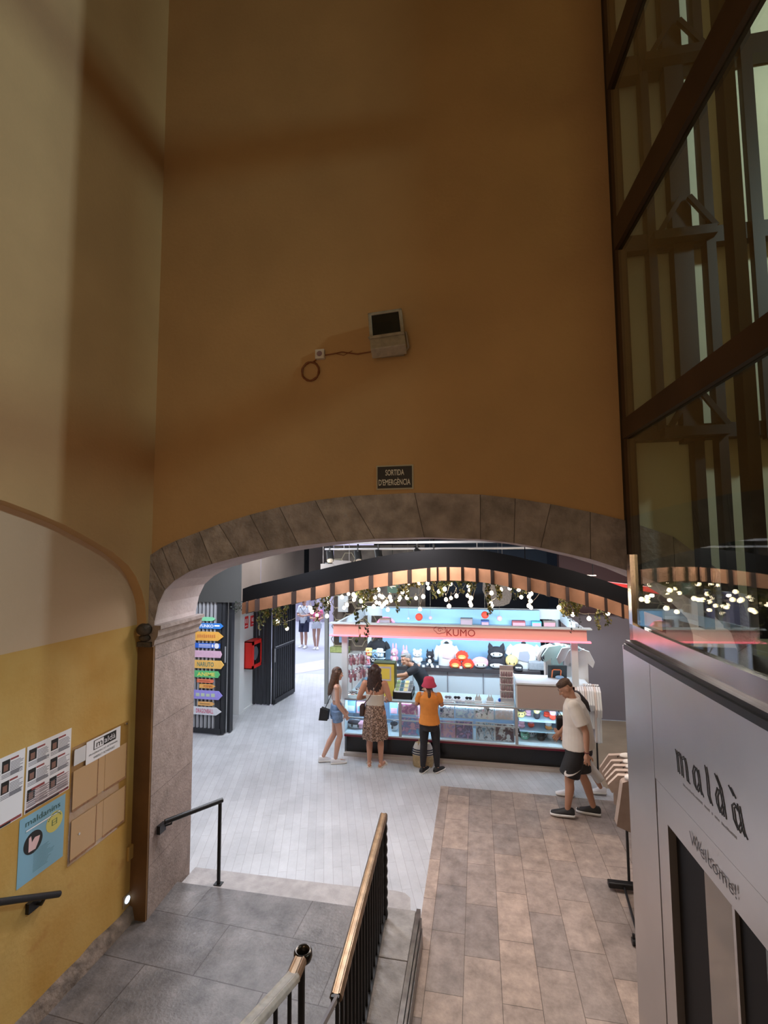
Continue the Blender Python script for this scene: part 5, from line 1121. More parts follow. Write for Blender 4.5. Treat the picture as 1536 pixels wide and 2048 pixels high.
# patterned bags hanging left of the yellow box
for i, (x0, x1, y0, y1, m_, lab) in enumerate(((731, 744, 1296, 1312, PY, 'pale yellow patterned pouch on the stack left of the shopkeeper'), (744, 755, 1300, 1316, PB, 'teal patterned pouch between the yellow and white ones'), (753, 766, 1297, 1314, PW, 'white patterned pouch under the black shirt'), (740, 752, 1313, 1326, PK, 'black and white small toy on the left stack'), (728, 741, 1312, 1330, PP, 'pink white pouch at the left of the stack'))):
    a, b_ = atY(x0, y0, 9.3), atY(x1, y1, 9.3); t = thing('patterned_pouch', lab, 'pouch', ((a.x+b_.x)/2, 9.3, b_.z))
    MB().box((a.x, 9.28, b_.z), (b_.x, 9.36, a.z)).build('pouch', m_, t, bevel=.02); mb = MB()
    for q in range(6): mb.ell((a.x+(b_.x-a.x)*random.uniform(.15, .85), 9.275, b_.z+(a.z-b_.z)*random.uniform(.15, .85)), (.012, .004, .012), nu=8, nv=5)
    mb.build('spots', (PR, PK, PB, PW, PR)[i], t)
a = atY(728, 1330, 9.3); t = thing('display_rack', 'white display rack carrying the patterned pouches', 'rack', (a.x+.2, 9.35, 0)); MB().box((a.x, 9.37, 0), (a.x+.38, 9.40, 1.50)).build('rack_panel', KB, t)
for z_ in (1.25, 1.40, 1.52): MB().box((a.x, 9.27, z_-.02), (a.x+.42, 9.37, z_-.012)).build('rack_shelf', KW, t)
# yellow block box and the tray
a, b_ = atY(754, 1326, 8.42), atY(789, 1362, 8.42)
t = thing('yellow_box', 'tall yellow display box with a dark edge beside the shopkeeper', 'box', ((a.x+b_.x)/2, 8.5, CT))
YB_ = mat('bright_yellow', (.80, .70, .12), .45)
MB().box((a.x-.06, 8.43, CT), (b_.x, 8.62, a.z)).build('carton', YB_, t); 
MB().box((a.x-.065, 8.42, a.z-.012), (b_.x+.006, 8.63, a.z+.004)).box((b_.x-.004, 8.42, CT), (b_.x+.008, 8.63, a.z)).build('dark_edge', mat('dark_olive_edge', (.06, .08, .03), .5), t)
MB().box((a.x+.03, 8.425, (a.z+CT)/2-.02), (b_.x-.06, 8.43, a.z-.06)).build('white_panel', mat('pale_lilac_panel', (.58, .58, .72), .5), t)
MB().box((a.x+.055, 8.42, (a.z+CT)/2+.01), (b_.x-.085, 8.425, a.z-.09)).build('yellow_panel', YB_, t)
a, b_ = atY(786, 1378, 8.32), atY(824, 1396, 8.32)
t = thing('card_tray', 'black open tray with colourful cards on the counter by the shopkeeper', 'tray', ((a.x+b_.x)/2, 8.4, CT))
MB().box((a.x, 8.30, CT), (b_.x, 8.32, 1.045)).box((a.x, 8.32, CT), (b_.x, 8.7, CT+.03)).box((a.x, 8.3, CT), (a.x+.012, 8.7, 1.06)).box((b_.x-.012, 8.3, CT), (b_.x, 8.7, 1.06)).build('tray_body', BLACKM, t)
MB().add([(a.x+.01, 8.33, 1.05), (b_.x-.01, 8.33, 1.05), (b_.x-.01, 8.66, 1.16), (a.x+.01, 8.66, 1.16)], [(0, 1, 2, 3)]).build('card_bed', KW, t)
mb = MB(); rr = random.Random(8)
for q in range(12):
    x_ = a.x+.03+(q % 4)*.075; f = (q//4)/3+.05; y_ = 8.34+.3*f; z_ = 1.055+.11*f
    mb.add([(x_, y_, z_+.004), (x_+.06, y_, z_+.004), (x_+.06, y_+.08, z_+.034), (x_, y_+.08, z_+.034)], [(0, 1, 2, 3)], q % 4)
mb.build('cards', [mat('card_green', (.3, .45, .2), .5), mat('card_teal', (.05, .15, .2), .5), mat('card_yellow', (.7, .65, .3), .5), mat('card_grey', (.12, .14, .16), .5)], t)
# small items along counter
for i, (px, lab, m_) in enumerate(((896, 'grey glasses case at the left of the counter row', INK), (914, 'dark rimmed item second in the counter row', BT), (937, 'black and white folded item third in the counter row', BT), (956, 'clear pointed trinket fourth in the counter row', KW), (980, 'clear clustered trinket fifth in the counter row', KW), (999, 'bright blue clip beside the white rack', mat('blue_clip', (.02, .12, .6), .4)))):
    c = atY(px, 1388, 8.38); t = thing('counter_trinket', lab, 'trinket', (c.x, 8.38, CT))
    MB().box((c.x-.065, 8.34, CT), (c.x+.065, 8.46, CT+.025)).build('tray', KW, t)
    mb = MB()
    if i < 3:
        for sx in (-1, 1): mb.ell((c.x+sx*.028, 8.38, CT+.055), (.028, .02, .024)); 
        mb.tube([(c.x-.05, 8.38, CT+.06), (c.x, 8.36, CT+.075), (c.x+.05, 8.38, CT+.06)], .006, 6)
    elif i < 5:
        for q in range(5): mb.lathe((c.x-.04+q*.02, 8.39, CT+.025), [(.016, 0), (.014, .03+.03*(q % 2)), (.003, .06+.05*(q % 2))], 8)
    else: mb.ell((c.x, 8.38, CT+.05), (.025, .02, .03))
    mb.build('item', m_ if i not in (3, 4) else mat('clear_plastic', (.55, .60, .63), .2), t)
# tall white rack of small figures on the counter
a, b_ = atY(999, 1331, 8.36), atY(1028, 1398, 8.36)
t = thing('figure_rack', 'tall white counter rack with four rows of small grey figures', 'rack', ((a.x+b_.x)/2, 8.4, CT))
MB().box((a.x, 8.37, CT), (b_.x, 8.40, a.z)).build('back_board', mat('rack_white', (.66, .67, .70), .5), t); MB().box((a.x, 8.365, a.z-.07), (b_.x, 8.37, a.z)).build('header_card', mat('header_grey', (.33, .31, .32), .5), t)
FIG = mat('small_figure_mauve', (.24, .17, .20), .6)
for r_ in range(4):
    z_ = a.z-.17-r_*.115; MB().box((a.x, 8.33, z_-.008), (b_.x, 8.37, z_)).build('shelf', MATS['rack_white'], t)
    for q in range(5):
        x_ = a.x+.03+q*(b_.x-a.x-.06)/4; mb = MB(); mb.lathe((x_, 8.35, z_), [(.013, 0), (.015, .03), (.009, .045), (.013, .06), (.004, .078)], 10); mb.build('figurine', FIG, t)
# monitor on desk
a, b_ = atY(1096, 1339, 8.55), atY(1135, 1368, 8.55)
t = thing('till_screen', 'dark till screen seen from behind with an orange stand ring on the desk', 'screen', ((a.x+b_.x)/2, 8.55, 1.335))
Ms = Matrix.Translation(((a.x+b_.x)/2, 8.58, 1.43)) @ Euler((R(14), 0, 0)).to_matrix().to_4x4(); w_ = (b_.x-a.x)/2
MB().box((-w_, -.012, -.10), (w_, .012, .125), 0, Ms).build('screen_back', mat('dark_teal_plastic', (.025, .04, .05), .4), t)
mb = MB(); mb.tube([Ms @ Vector(q) for q in ((-.09, -.025, -.08), (-.08, -.025, .045), (-.06, -.025, .06), (.04, -.025, .06), (.055, -.025, .045), (.05, -.025, -.06))], .010, 6); mb.build('stand_ring', mat('orange_plastic', (.8, .25, .10), .4), t)
mb = MB(); mb.ell(Ms @ Vector((.03, -.05, -.06)), (.07, .04, .03)); mb.build('blue_base', PB, t)
# goods in right hand glass case
GOODS = [(1042, 1410, 1422, PK), (1041, 1423, 1437, PY), (1056, 1424, 1436, PP), (1073, 1412, 1436, PK), (1076, 1410, 1424, PG), (1093, 1413, 1424, PR), (1105, 1414, 1434, PR), (1122, 1430, 1438, PP), (1123, 1416, 1428, PB), (1043, 1447, 1463, PP), (1062, 1447, 1464, PR), (1081, 1448, 1464, PY), (1097, 1452, 1468, PO), (1116, 1450, 1468, PP), (1034, 1462, 1474, PK), (1049, 1465, 1478, PG), (1046, 1478, 1489, PK), (1062, 1473, 1488, PW), (1082, 1474, 1491, mat('dark_brown_mug', (.06, .035, .03), .4)), (1101, 1468, 1492, PW), (1118, 1478, 1493, PO), (1129, 1479, 1493, PK)]
LABG = ['dark head shaped mug high at the left', 'yellow patterned mug at the left of the upper shelf', 'small rose figure on the upper shelf', 'dark horned figure in the middle of the upper shelf', 'green hatted piece above the dark horned figure', 'red and blue striped piece on the upper shelf', 'large red based figure on the upper shelf', 'bright pink bowl at the right of the upper shelf', 'blue figure above the pink bowl', 'pink two ball figure on the middle shelf', 'red hooded white faced figure on the middle shelf', 'small yellow faced figure on the middle shelf', 'orange and cream striped figure on the middle shelf', 'pink and white figure at the right of the middle shelf', 'small dark cup at the lower left', 'green grey mug below the red hooded figure', 'black and white mug on the bottom shelf', 'white faced mug on the bottom shelf', 'dark brown mug on the bottom shelf', 'tall white figure on the bottom shelf', 'orange topped mug on the bottom shelf', 'black mug at the right end of the bottom shelf']
SHZ = {}
for i, ((px, y0, y1, m_), lab) in enumerate(zip(GOODS, LABG)):
    Yg = 8.45+.06*(i % 3); a, b_ = atY(px, y0, Yg), atY(px, y1, Yg); h_ = a.z-b_.z; z_ = b_.z
    for lv in (.372, .54, .70):
        if abs(z_-lv) < .085: z_ = lv
    if z_ < .372: z_ = .372
    t = thing('mug_or_figure' if False else ('mug' if i in (0, 1, 14, 15, 16, 17, 18, 20, 21) else 'figurine'), lab+' of the glass case', 'mug' if i in (0, 1, 14, 15, 16, 17, 18, 20, 21) else 'figurine', (a.x, Yg, z_))
    if t.name.startswith('mug'):
        mb = MB(); mb.lathe((a.x, Yg, z_), [(.050, 0), (.060, .01), (.062, h_*.95), (.056, h_*.95), (.053, .02)], 16); mb.build('cup', m_, t)
        mb = MB(); mb.tube([(a.x+.058+.026*math.sin(PI*k/8), Yg, z_+h_*(.2+.55*k/8)) for k in range(9)], .008, 6); mb.build('handle', m_, t)
        mb = MB(); 
        for sx in (-1, 1): mb.ell((a.x+sx*.020, Yg-.061, z_+h_*.5), (.009, .004, .012), nu=8, nv=5)
        mb.build('printed_dots', PW if m_ in (PK, PG) else PK, t)
    else:
        mb = MB(); mb.ell((a.x, Yg, z_+h_*.28), (.055, .042, h_*.32)); mb.build('body', m_, t)
        mb = MB(); mb.ell((a.x, Yg-.005, z_+h_*.70), (.050, .042, h_*.32)); mb.build('head', (PW, m_, PP, PY)[i % 4], t)
for z_, nm in ((.532, 'mid'), (.692, 'up')): kp(MB().box((.62, 8.30, z_), (1.68, 8.78, z_+.006)), 'case_shelf', mat('case_shelf_glass', (.45, .6, .7), .2, alpha=.6))
# left case: big cushion like goods behind the glass
for i, (x0, x1, y0, y1, m_, m2_, lab) in enumerate(((694, 730, 1438, 1468, PK, PW, 'large white and black cushion in the case behind the girl'), (712, 731, 1440, 1460, PP, PP, 'pink cushion half hidden behind the skirt'), (780, 797, 1441, 1476, PW, PK, 'white cushion with a dark trim right of the skirt'), (690, 712, 1400, 1432, PB, PW, 'pale blue folded box at the left of the upper row'), (714, 730, 1402, 1430, PP, PB, 'lilac folded box beside the pale blue one'), (780, 797, 1400, 1436, PB, PP, 'blue violet package right of the skirt in the upper row'), (832, 840, 1405, 1432, PP, PP, 'tall pink package left of the orange shirt'), (843, 850, 1405, 1436, PW, PY, 'cream package just left of the orange shirt'))):
    Y_ = 8.42; a, b_ = atY(x0, y0, Y_), atY(x1, y1, Y_); z_ = max(.37, b_.z)
    if i >= 3: z_ = .64
    t = thing('packaged_cushion' if i < 3 else 'gift_box', lab, 'cushion' if i < 3 else 'box', ((a.x+b_.x)/2, Y_, z_))
    if i < 3:
        mb = MB(); mb.ell(((a.x+b_.x)/2, Y_, (a.z+z_)/2), ((b_.x-a.x)/2, .08, (a.z-z_)/2)); mb.build('cushion_body', m_ if i else PW, t)
        mb = MB(); mb.ell(((a.x+b_.x)/2, Y_-.02, a.z-.04), ((b_.x-a.x)/2.2, .07, .04)); mb.build('top_trim', m_ if i == 0 else m2_, t)
        mb = MB(); mb.ell((a.x+(b_.x-a.x)*.35, Y_-.085, (a.z+z_)/2), (.016, .008, .03)); mb.build('printed_spot', BLACK, t)
    else:
        MB().box((a.x, Y_-.04, z_), (b_.x, Y_+.1, max(a.z, z_+.1))).build('carton', m_, t, bevel=.004); MB().box((a.x+.02, Y_-.044, z_+.03), (b_.x-.02, Y_-.04, z_+.12)).build('front_label', m2_, t)
# clothes rack at the right of the kiosk
def garment(t, O, X, w_, h_, m, thick=.035, sleeve=True, name='shirt'):
    O, X = Vector(O), Vector(X).normalized(); N = X.cross(Vector((0, 0, 1)))
    rr = random.Random(int(O.x*1000)+int(O.y*777))
    pl = shirt_outline(w_, h_); bot = []
    for k in range(9):
        f = k/8; bot.append((-w_*.5+w_*f, .02*math.sin(k*1.7+rr.random()*3)))
    pl = bot+pl[2:]
    o = MB().prism(pl, thick, O-N*thick/2, X, (0, 0, 1), N).build(name, m, t, bevel=.012)
    return o
CT2 = [mat('white_tee', (.68, .72, .74), .85), mat('mint_tee', (.46, .66, .64), .85), mat('cream_tee', (.62, .56, .52), .85), BT]
t = thing('garment_rail', 'black garment rail with hangers at the right end of the kiosk', 'rail', (1.5, 8.6, 0))
mb = MB(); mb.tube([(1.15, 8.95, 0), (1.15, 8.95, 1.90), (1.62, 8.80, 1.90), (1.62, 8.80, 0)], .014, 8); mb.build('frame', BLACKM, t)
for i, (px, pyt, pyb, w_, Y_, m_, lab, rz) in enumerate(((1098, 1290, 1345, .34, 9.0, BT, 'black shirt hanging at the left end of the garment rail', 60), (1108, 1287, 1352, .42, 8.95, CT2[2], 'cream shirt hanging second on the garment rail', 30), (1128, 1290, 1358, .44, 8.82, CT2[1], 'mint shirt with pink print in front on the garment rail', 8), (1146, 1294, 1366, .30, 8.70, CT2[0], 'white shirt hanging right of the kiosk post', -5), (1158, 1298, 1369, .26, 8.62, CT2[0], 'pale cream shirt at the right end of the garment rail', -12))):
    a, b_ = atY(px, pyt, Y_), atY(px, pyb, Y_); h_ = a.z-b_.z; c = Vector((a.x, Y_, b_.z)); X_ = (math.cos(R(rz)), math.sin(R(rz)), 0)
    g = thing('hanging_shirt', lab, 'shirt', tuple(c)); garment(g, c, X_, w_, h_, m_, .05)
    mb = MB(); top_ = c+Vector((0, 0, h_*.97)); X3 = Vector(X_); mb.tube([top_-X3*w_*.42-Vector((0, 0, .06)), top_, top_+X3*w_*.42-Vector((0, 0, .06))], .007, 6); mb.tube([top_, top_+Vector((0, 0, .05))], .004, 6); mb.build('hanger', mat('dark_green_hanger', (.05, .12, .11), .4), g)
    if i in (2, 3): 
        N = X3.cross(Vector((0, 0, 1))); mb = MB(); mb.prism([(.06*math.cos(2*PI*k/7)+.02, h_*.5+.08*math.sin(2*PI*k/7)*(1+.3*(k % 2))) for k in range(7)], .004, c+N*.026, X_, (0, 0, 1), N); mb.build('shirt_print', mat('rose_grey_print', (.45, .35, .42), .8), g)
# lower rail with a row of white garments seen edge on
t = thing('low_garment_rail', 'low garment rail behind the man in the white polo', 'rail', (1.9, 8.2, 0))
mb = MB(); mb.tube([(1.46, 8.10, 0), (1.46, 8.10, 1.27), (1.74, 8.05, 1.27), (1.74, 8.05, 0)], .013, 8); mb.build('frame', BLACKM, t)
for k in range(11):
    px = 1150+k*4.6; Y_ = 8.30-.03*k; a = atY(px, 1369+k*.2, Y_); b_ = atY(px, 1478 if k > 7 else 1452, Y_)
    g = thing('hanging_garment', 'white garment edge on in the low rail, number of folds visible from the front', 'garment', (a.x, Y_, b_.z), 0, 'white garments on the low rail')
    g['label'] = ('first', 'second', 'third', 'fourth', 'fifth', 'sixth', 'seventh', 'eighth', 'ninth', 'tenth', 'last')[k]+' white garment from the left in the dense row behind the man in the polo'
    X_ = Vector((.12, 1, 0)).normalized(); h_ = a.z-b_.z; garment(g, (a.x, Y_, b_.z), X_, .36, h_, CT2[0] if k % 4 else CT2[2], .028, name='garment')
    mb = MB(); tp = Vector((a.x, Y_, a.z)); mb.tube([tp-X_*.15-Vector((0, 0, .05)), tp+Vector((0, 0, -.01)), tp+X_*.15-Vector((0, 0, .05))], .006, 6); mb.build('hanger', BLACKM, g)
# beige jacket rack by the lift
rk = thing('clothes_rack', 'black clothes rack on casters by the lift corner', 'rack', (1.30, 5.5, 0))
RX0, RY0 = 1.325, 5.60; RY1 = 4.93; 
mb = MB(); mb.tube([(1.47, 5.60, .06), (1.47, 5.60, .98)], .014, 8); mb.tube([(1.50, 6.15, .98), (1.47, 5.6, .98), (1.44, 5.15, .98)], .012, 8); mb.build('frame', BLACKM, rk)
l_, r_ = atZ(1216, 1770, .04), atZ(1270, 1780, .04)
MB().box((l_.x, l_.y-.035, .03), (l_.x+.42, l_.y+.035, .085)).build('foot_bar', BLACKM, rk, bevel=.01)
s0, s1 = Vector((l_.x+.15, l_.y-.03, .05)), atZ(1275, 1868, .07)
mb = MB(); mb.tube([s0, s1], .012, 8); mb.build('lower_brace', BLACKM, rk)
c = atZ(1268, 1890, .0); mb = MB(); mb.cyl((c.x-.015, c.y, .03), (c.x+.015, c.y, .03), .03, 14); mb.cyl((c.x, c.y, .03), (c.x, c.y, .09), .012, 8); mb.build('caster', BLACKM, rk)
BEI = mat('beige_cloth', (.42, .325, .27), .9, var=.08, vscale=12); BEI2 = mat('taupe_cloth', (.30, .225, .185), .9, var=.08, vscale=12)
JK = [(1222, 1508, 1612, 6.05, 'far beige jacket with a black label on its sleeve'), (1228, 1520, 1618, 5.92, 'second beige jacket from the far end of the rack'), (1233, 1530, 1622, 5.80, 'third beige jacket from the far end of the rack'), (1237, 1540, 1626, 5.66, 'beige jacket in the middle of the rack'), (1242, 1550, 1633, 5.50, 'beige jacket second nearest on the rack')]
for i, (px, y0, y1, Y_, lab) in enumerate(JK):
    a, b_ = atY(px+8, y0, Y_), atY(px+8, y1, Y_); g = thing('hanging_jacket', lab, 'jacket', (a.x, Y_, b_.z)); X_ = Vector((1, -.25, 0)).normalized()
    garment(g, (a.x+.14, Y_, b_.z), X_, .34, a.z-b_.z, BEI, .06, name='jacket')
    mb = MB(); mb.ell((a.x+.13, Y_-.03, a.z+.0), (.09, .05, .03)); mb.build('collar', mat('cream_lining', (.60, .55, .50), .9), g)
    mb = MB(); mb.tube([(a.x+.02, Y_, a.z-.03), (a.x+.14, Y_, a.z+.03), (a.x+.26, Y_, a.z-.03)], .006, 6); mb.tube([(a.x+.14, Y_, a.z+.03), (a.x+.14, Y_, a.z+.07)], .004, 6); mb.build('hanger', BLACKM, g)
    if i == 0: MB().box((a.x-.03, Y_-.10, a.z-.16), (a.x+.02, Y_-.09, a.z-.04)).build('black_label', BLACK, g)
Y_ = 5.22; pl = [(1243, 1562), (1262, 1556), (1275, 1580), (1282, 1650), (1262, 1662), (1231, 1648), (1238, 1600)]
pp = [atY(x_, y_, Y_) for x_, y_ in pl]; g = thing('hanging_jacket', 'large taupe coat nearest the lift corner on the rack', 'jacket', (pp[0].x, Y_, pp[5].z))
MB().prism([(q.x, q.z) for q in pp][::-1], .09, (0, Y_+.05, 0)).build('coat', BEI2, g, bevel=.02)
mb = MB(); mb.ell((pp[1].x, Y_, pp[1].z), (.06, .05, .03)); mb.build('collar', MATS['cream_lining'], g)

# ================================================================ PEOPLE
def remesh_build(mb, name, m, parent, voxel=.007, smooth=6, factor=.6):
    """closes overlapping volumes into one continuous surface"""
    tmp = mb.build('tmp', m, parent, world=False, fix=False)
    md = tmp.modifiers.new('r', 'REMESH'); md.mode = 'VOXEL'; md.voxel_size = voxel; md.use_smooth_shade = True
    if smooth: ms = tmp.modifiers.new('s', 'SMOOTH'); ms.iterations = smooth; ms.factor = factor
    dg = bpy.context.evaluated_depsgraph_get(); me = D.meshes.new_from_object(tmp.evaluated_get(dg)); me.name = name
    old = tmp.data; D.objects.remove(tmp); D.meshes.remove(old)
    me.materials.clear(); me.materials.append(m)
    for p in me.polygons: p.use_smooth = True
    o = D.objects.new(name, me); COL.objects.link(o); o.parent = parent
    return o
def cap(mb, a, b, r0, r1, n=16):
    a, b = Vector(a), Vector(b); ax = (b-a); L = ax.length
    if L < 1e-6: return mb.ell(a, r0)
    t = ax/L; pts = []; rr = []
    for k in range(5): th = PI/2*k/4; pts.append(a-t*r0*math.cos(th)); rr.append(max(1e-4, r0*math.sin(th)))
    for k in range(5): th = PI/2*k/4; pts.append(b+t*r1*math.sin(th)); rr.append(max(1e-4, r1*math.cos(th)))
    return mb.tube(pts, rr, n)
def limb(mb, pts, rs, n=16): 
    for i in range(len(pts)-1): cap(mb, pts[i], pts[i+1], rs[i], rs[i+1], n)
    return mb
def axes(J):
    up = (J['neck']-J['pelvis']).normalized(); rt = (J['sR']-J['sL']).normalized(); fw = up.cross(rt).normalized(); rt = fw.cross(up).normalized()
    return Matrix((rt, fw, up)).transposed(), rt, fw, up
def skel(h, **ov):
    s = h/1.7
    J = dict(pelvis=(0, 0, .93), waist=(0, 0, 1.08), chest=(0, .0, 1.27), neck=(0, -.01, 1.44), head=(0, .015, 1.585),
             sR=(.17, -.01, 1.385), sL=(-.17, -.01, 1.385), eR=(.215, -.02, 1.10), eL=(-.215, -.02, 1.10), wR=(.225, .05, .86), wL=(-.225, .05, .86),
             hR=(.09, 0, .90), hL=(-.09, 0, .90), kR=(.095, .015, .49), kL=(-.095, .015, .49), aR=(.095, -.02, .075), aL=(-.095, -.02, .075),
             tR=(.11, .13, .025), tL=(-.11, .13, .025))
    J.update(ov)
    return {k: Vector(v)*s for k, v in J.items()}, s
def hand(mb, wrist, d, n, s, curl=.5, side=1):
    """palm along d, palm normal n; five separate fingers; side = thumb side"""
    d = Vector(d).normalized(); n = Vector(n); n = (n-d*n.dot(d)).normalized(); x = d.cross(n)*side
    w = Vector(wrist); pc = w+d*.048*s
    M_ = Matrix((x, n, d)).transposed(); mb.ell(pc, (.040*s, .016*s, .050*s), M=M_, nu=14, nv=8)
    cap(mb, w-d*.01*s, pc, .023*s, .022*s, 12)
    for i, (off, L) in enumerate(((.031, .068), (.0105, .078), (-.0105, .072), (-.031, .056))):
        p = w+d*.088*s+x*off*s; dd = (d+x*off*3).normalized(); 
        for k, f in enumerate((.42, .32, .26)):
            a = curl*(.5+.5*k); dn = (dd*math.cos(a)+n*math.sin(a)).normalized(); q = p+dn*L*f*s; cap(mb, p, q, .0085*s*(1-.08*k), .0080*s*(1-.1*k), 10); p = q; dd = dn
    p = w+d*.025*s+x*.030*s; q = p+(d*.6+x*.75+n*.25).normalized()*.038*s; r = q+(d*.9+x*.2+n*.35).normalized()*.030*s
    cap(mb, p, q, .0125*s, .0105*s, 10); cap(mb, q, r, .0105*s, .0090*s, 10)
def person(label, h, loc, rz, skin, J=None, head_rot=(0, 0, 0), w=1.0, curlR=.5, curlL=.5, handR=None, handL=None, voxel=.0065, bare_feet=False, hips=1.0):
    J, s = J if J else skel(h)
    t = thing('person', label, 'person', loc, rz)
    Mx, rt, fw, up = axes(J); mb = MB()
    mb.ell(J['pelvis'], (.146*w*hips*s, .100*s*w, .12*s), M=Mx); mb.ell(J['waist'], (.122*w*s, .085*s*w, .13*s), M=Mx)
    mb.ell(J['chest'], (.145*w*s, .094*s*w, .160*s), M=Mx)
    limb(mb, [J['sL']-fw*.0, J['neck']-up*.055*s, J['sR']], [.050*s, .058*s, .050*s])
    Hm = Mx @ Euler(tuple(R(a) for a in head_rot)).to_matrix(); H = J['head']
    def hp(x, y, z): return H + Hm @ (Vector((x, y, z))*s)
    limb(mb, [J['neck']-up*.03*s, hp(0, -.012, -.06)], [.054*s, .050*s])
    mb.ell(hp(0, -.008, .022), (.074*s, .093*s, .090*s), M=Hm); mb.ell(hp(0, .030, -.045), (.056*s, .062*s, .066*s), M=Hm); mb.ell(hp(0, .070, -.088), (.026*s, .022*s, .020*s), M=Hm)
    cap(mb, hp(0, .088, .008), hp(0, .106, -.022), .010*s, .0145*s, 10); mb.ell(hp(0, .098, -.027), (.018*s, .012*s, .010*s), M=Hm)
    for sx in (-1, 1):
        mb.ell(hp(sx*.030, .082, .024), (.024*s, .012*s, .009*s), M=Hm); mb.ell(hp(sx*.034, .072, -.020), (.024*s, .020*s, .020*s), M=Hm)
        mb.ell(hp(sx*.076, -.004, -.008), (.010*s, .021*s, .032*s), M=Hm)
    mb.ell(hp(0, .088, -.053), (.024*s, .010*s, .007*s), M=Hm); mb.ell(hp(0, .086, -.065), (.019*s, .010*s, .008*s), M=Hm)
    for q in 'RL':
        limb(mb, [J['s'+q], J['s'+q].lerp(J['e'+q], .45), J['e'+q], J['e'+q].lerp(J['w'+q], .35), J['w'+q]], [.053*s*w, .047*s*w, .037*s, .038*s, .024*s])
        limb(mb, [J['h'+q], J['h'+q].lerp(J['k'+q], .4), J['k'+q]], [.088*s*w, .080*s*w, .054*s]); 
        cf = J['k'+q].lerp(J['a'+q], .35)-fw*.015*s; limb(mb, [J['k'+q], cf, J['a'+q]], [.052*s, .056*s, .034*s])
        tt = J['t'+q]; a = J['a'+q]; hl = Vector((a.x, a.y, 0))+(Vector((a.x-tt.x, a.y-tt.y, 0)).normalized()*.035+Vector((0, 0, .035)))*s
        if a.z > .10*s: hl = hl+Vector((0, 0, a.z-.075*s))
        cap(mb, hl, tt.lerp(hl, .35)+Vector((0, 0, .012*s)), .032*s, .032*s); cap(mb, tt.lerp(hl, .35)+Vector((0, 0, .010*s)), tt+Vector((0, 0, .006*s)), .034*s, .022*s); cap(mb, a, hl.lerp(tt, .25), .034*s, .033*s)
    for q, hd, cu in (('R', handR, curlR), ('L', handL, curlL)):
        sd = 1 if q == 'R' else -1
        d = (J['w'+q]-J['e'+q]).normalized() if not hd else Vector(hd[0]); n = (-rt if q == 'R' else rt) if not hd else Vector(hd[1])
        hand(mb, J['w'+q], d, n, s, cu, -sd if not hd or len(hd) < 3 else hd[2])
    o = remesh_build(mb, 'body', skin, t, voxel, 3, .5)
    for sx in (-1, 1):
        e = MB(); e.ell(hp(sx*.030, .083, .010), (.0125*s, .006*s, .0065*s), M=Hm, nu=10, nv=6); e.build('eye', mat('eye_white', (.6, .58, .55), .3), t, world=False)
        e = MB(); e.ell(hp(sx*.030, .0885, .010), (.0055*s, .0025*s, .0055*s), M=Hm, nu=8, nv=6); e.build('iris', mat('dark_iris', (.02, .012, .01), .2), t, world=False)
        e = MB(); e.tube([hp(sx*.014, .093, .027), hp(sx*.030, .094, .033), hp(sx*.048, .084, .028)], .0035*s, 6); e.build('eyebrow', mat('brow_brown', (.03, .02, .015), .8), t, world=False)
    e = MB(); e.ell(hp(0, .0935, -.059), (.021*s, .006*s, .0065*s), M=Hm, nu=10, nv=6); e.build('lips', mat('lip_tone', (.35, .13, .10), .5), t, world=False)
    return t, J, s, hp, Hm, Mx, rt, fw, up
def torso(J, s, Mx, f0, f1, rx, ry, n=28, off=(0, 0)):
    """elliptical loft along the spine between fractions f0..f1 of pelvis->neck; rx, ry lists"""
    P = [J['pelvis']-(J['waist']-J['pelvis']).normalized()*.25*s, J['pelvis'], J['waist'], J['chest'], J['neck']]; K_ = [-.5, 0, .33, .66, 1]
    def at(f):
        for i in range(4):
            if f <= K_[i+1] or i == 3: return P[i].lerp(P[i+1], (f-K_[i])/(K_[i+1]-K_[i]))
    rs = []; m = len(rx)
    for i in range(m):
        c = at(f0+(f1-f0)*i/(m-1))+Mx @ Vector((0, off[0]+(off[1]-off[0])*i/(m-1), 0))
        rs.append([c+Mx @ Vector((rx[i]*s*math.cos(2*PI*k/n), ry[i]*s*math.sin(2*PI*k/n), 0)) for k in range(n)])
    return MB().rings(rs)
def fr(mb, a, b, r0, r1, n=18): return mb.tube([a, b], [r0, r1], n)   # flat ended cone
def shoe(t, J, s, q, m, sole, name='shoe'):
    a, tt = J['a'+q], J['t'+q]; d = Vector((tt.x-a.x, tt.y-a.y, 0)).normalized(); z0 = max(0, a.z-.075*s); bx = Vector((-d.y, d.x, 0))
    mb = MB(); hl = Vector((a.x, a.y, z0))-d*.085*s; L = .295*s; rs = []; rs2 = []
    tz = tt.z-.025*s
    for f, wd, ht in ((0, .030, .07), (.06, .044, .098), (.25, .047, .108), (.42, .048, .090), (.62, .052, .068), (.82, .049, .055), (.95, .038, .042), (1, .020, .02)):
        c = hl+d*L*f; zz = z0+(tz-z0)*f if z0 > 0 else 0; base = Vector((c.x, c.y, zz))
        rs.append([base+bx*wd*s*1.0*math.cos(2*PI*k/16)+Vector((0, 0, .018*s+(ht*s-.018*s)*max(0, math.sin(2*PI*k/16)) )) for k in range(16)])
        rs2.append([base+bx*(wd+.006)*s*math.cos(2*PI*k/16)+Vector((0, 0, (.028*s if math.sin(2*PI*k/16) > 0 else .0))) for k in range(16)])
    mb.rings(rs); o = mb.build(name, m, t, world=False); MB().rings(rs2).build('sole', sole, o, world=False)
    return o
SK1 = mat('tan_skin', (.50, .27, .18), .5); SK2 = mat('rosy_tan_skin', (.52, .26, .17), .5); SK3 = mat('light_skin', (.62, .36, .27), .5); SK4 = mat('brown_skin', (.45, .24, .16), .5)
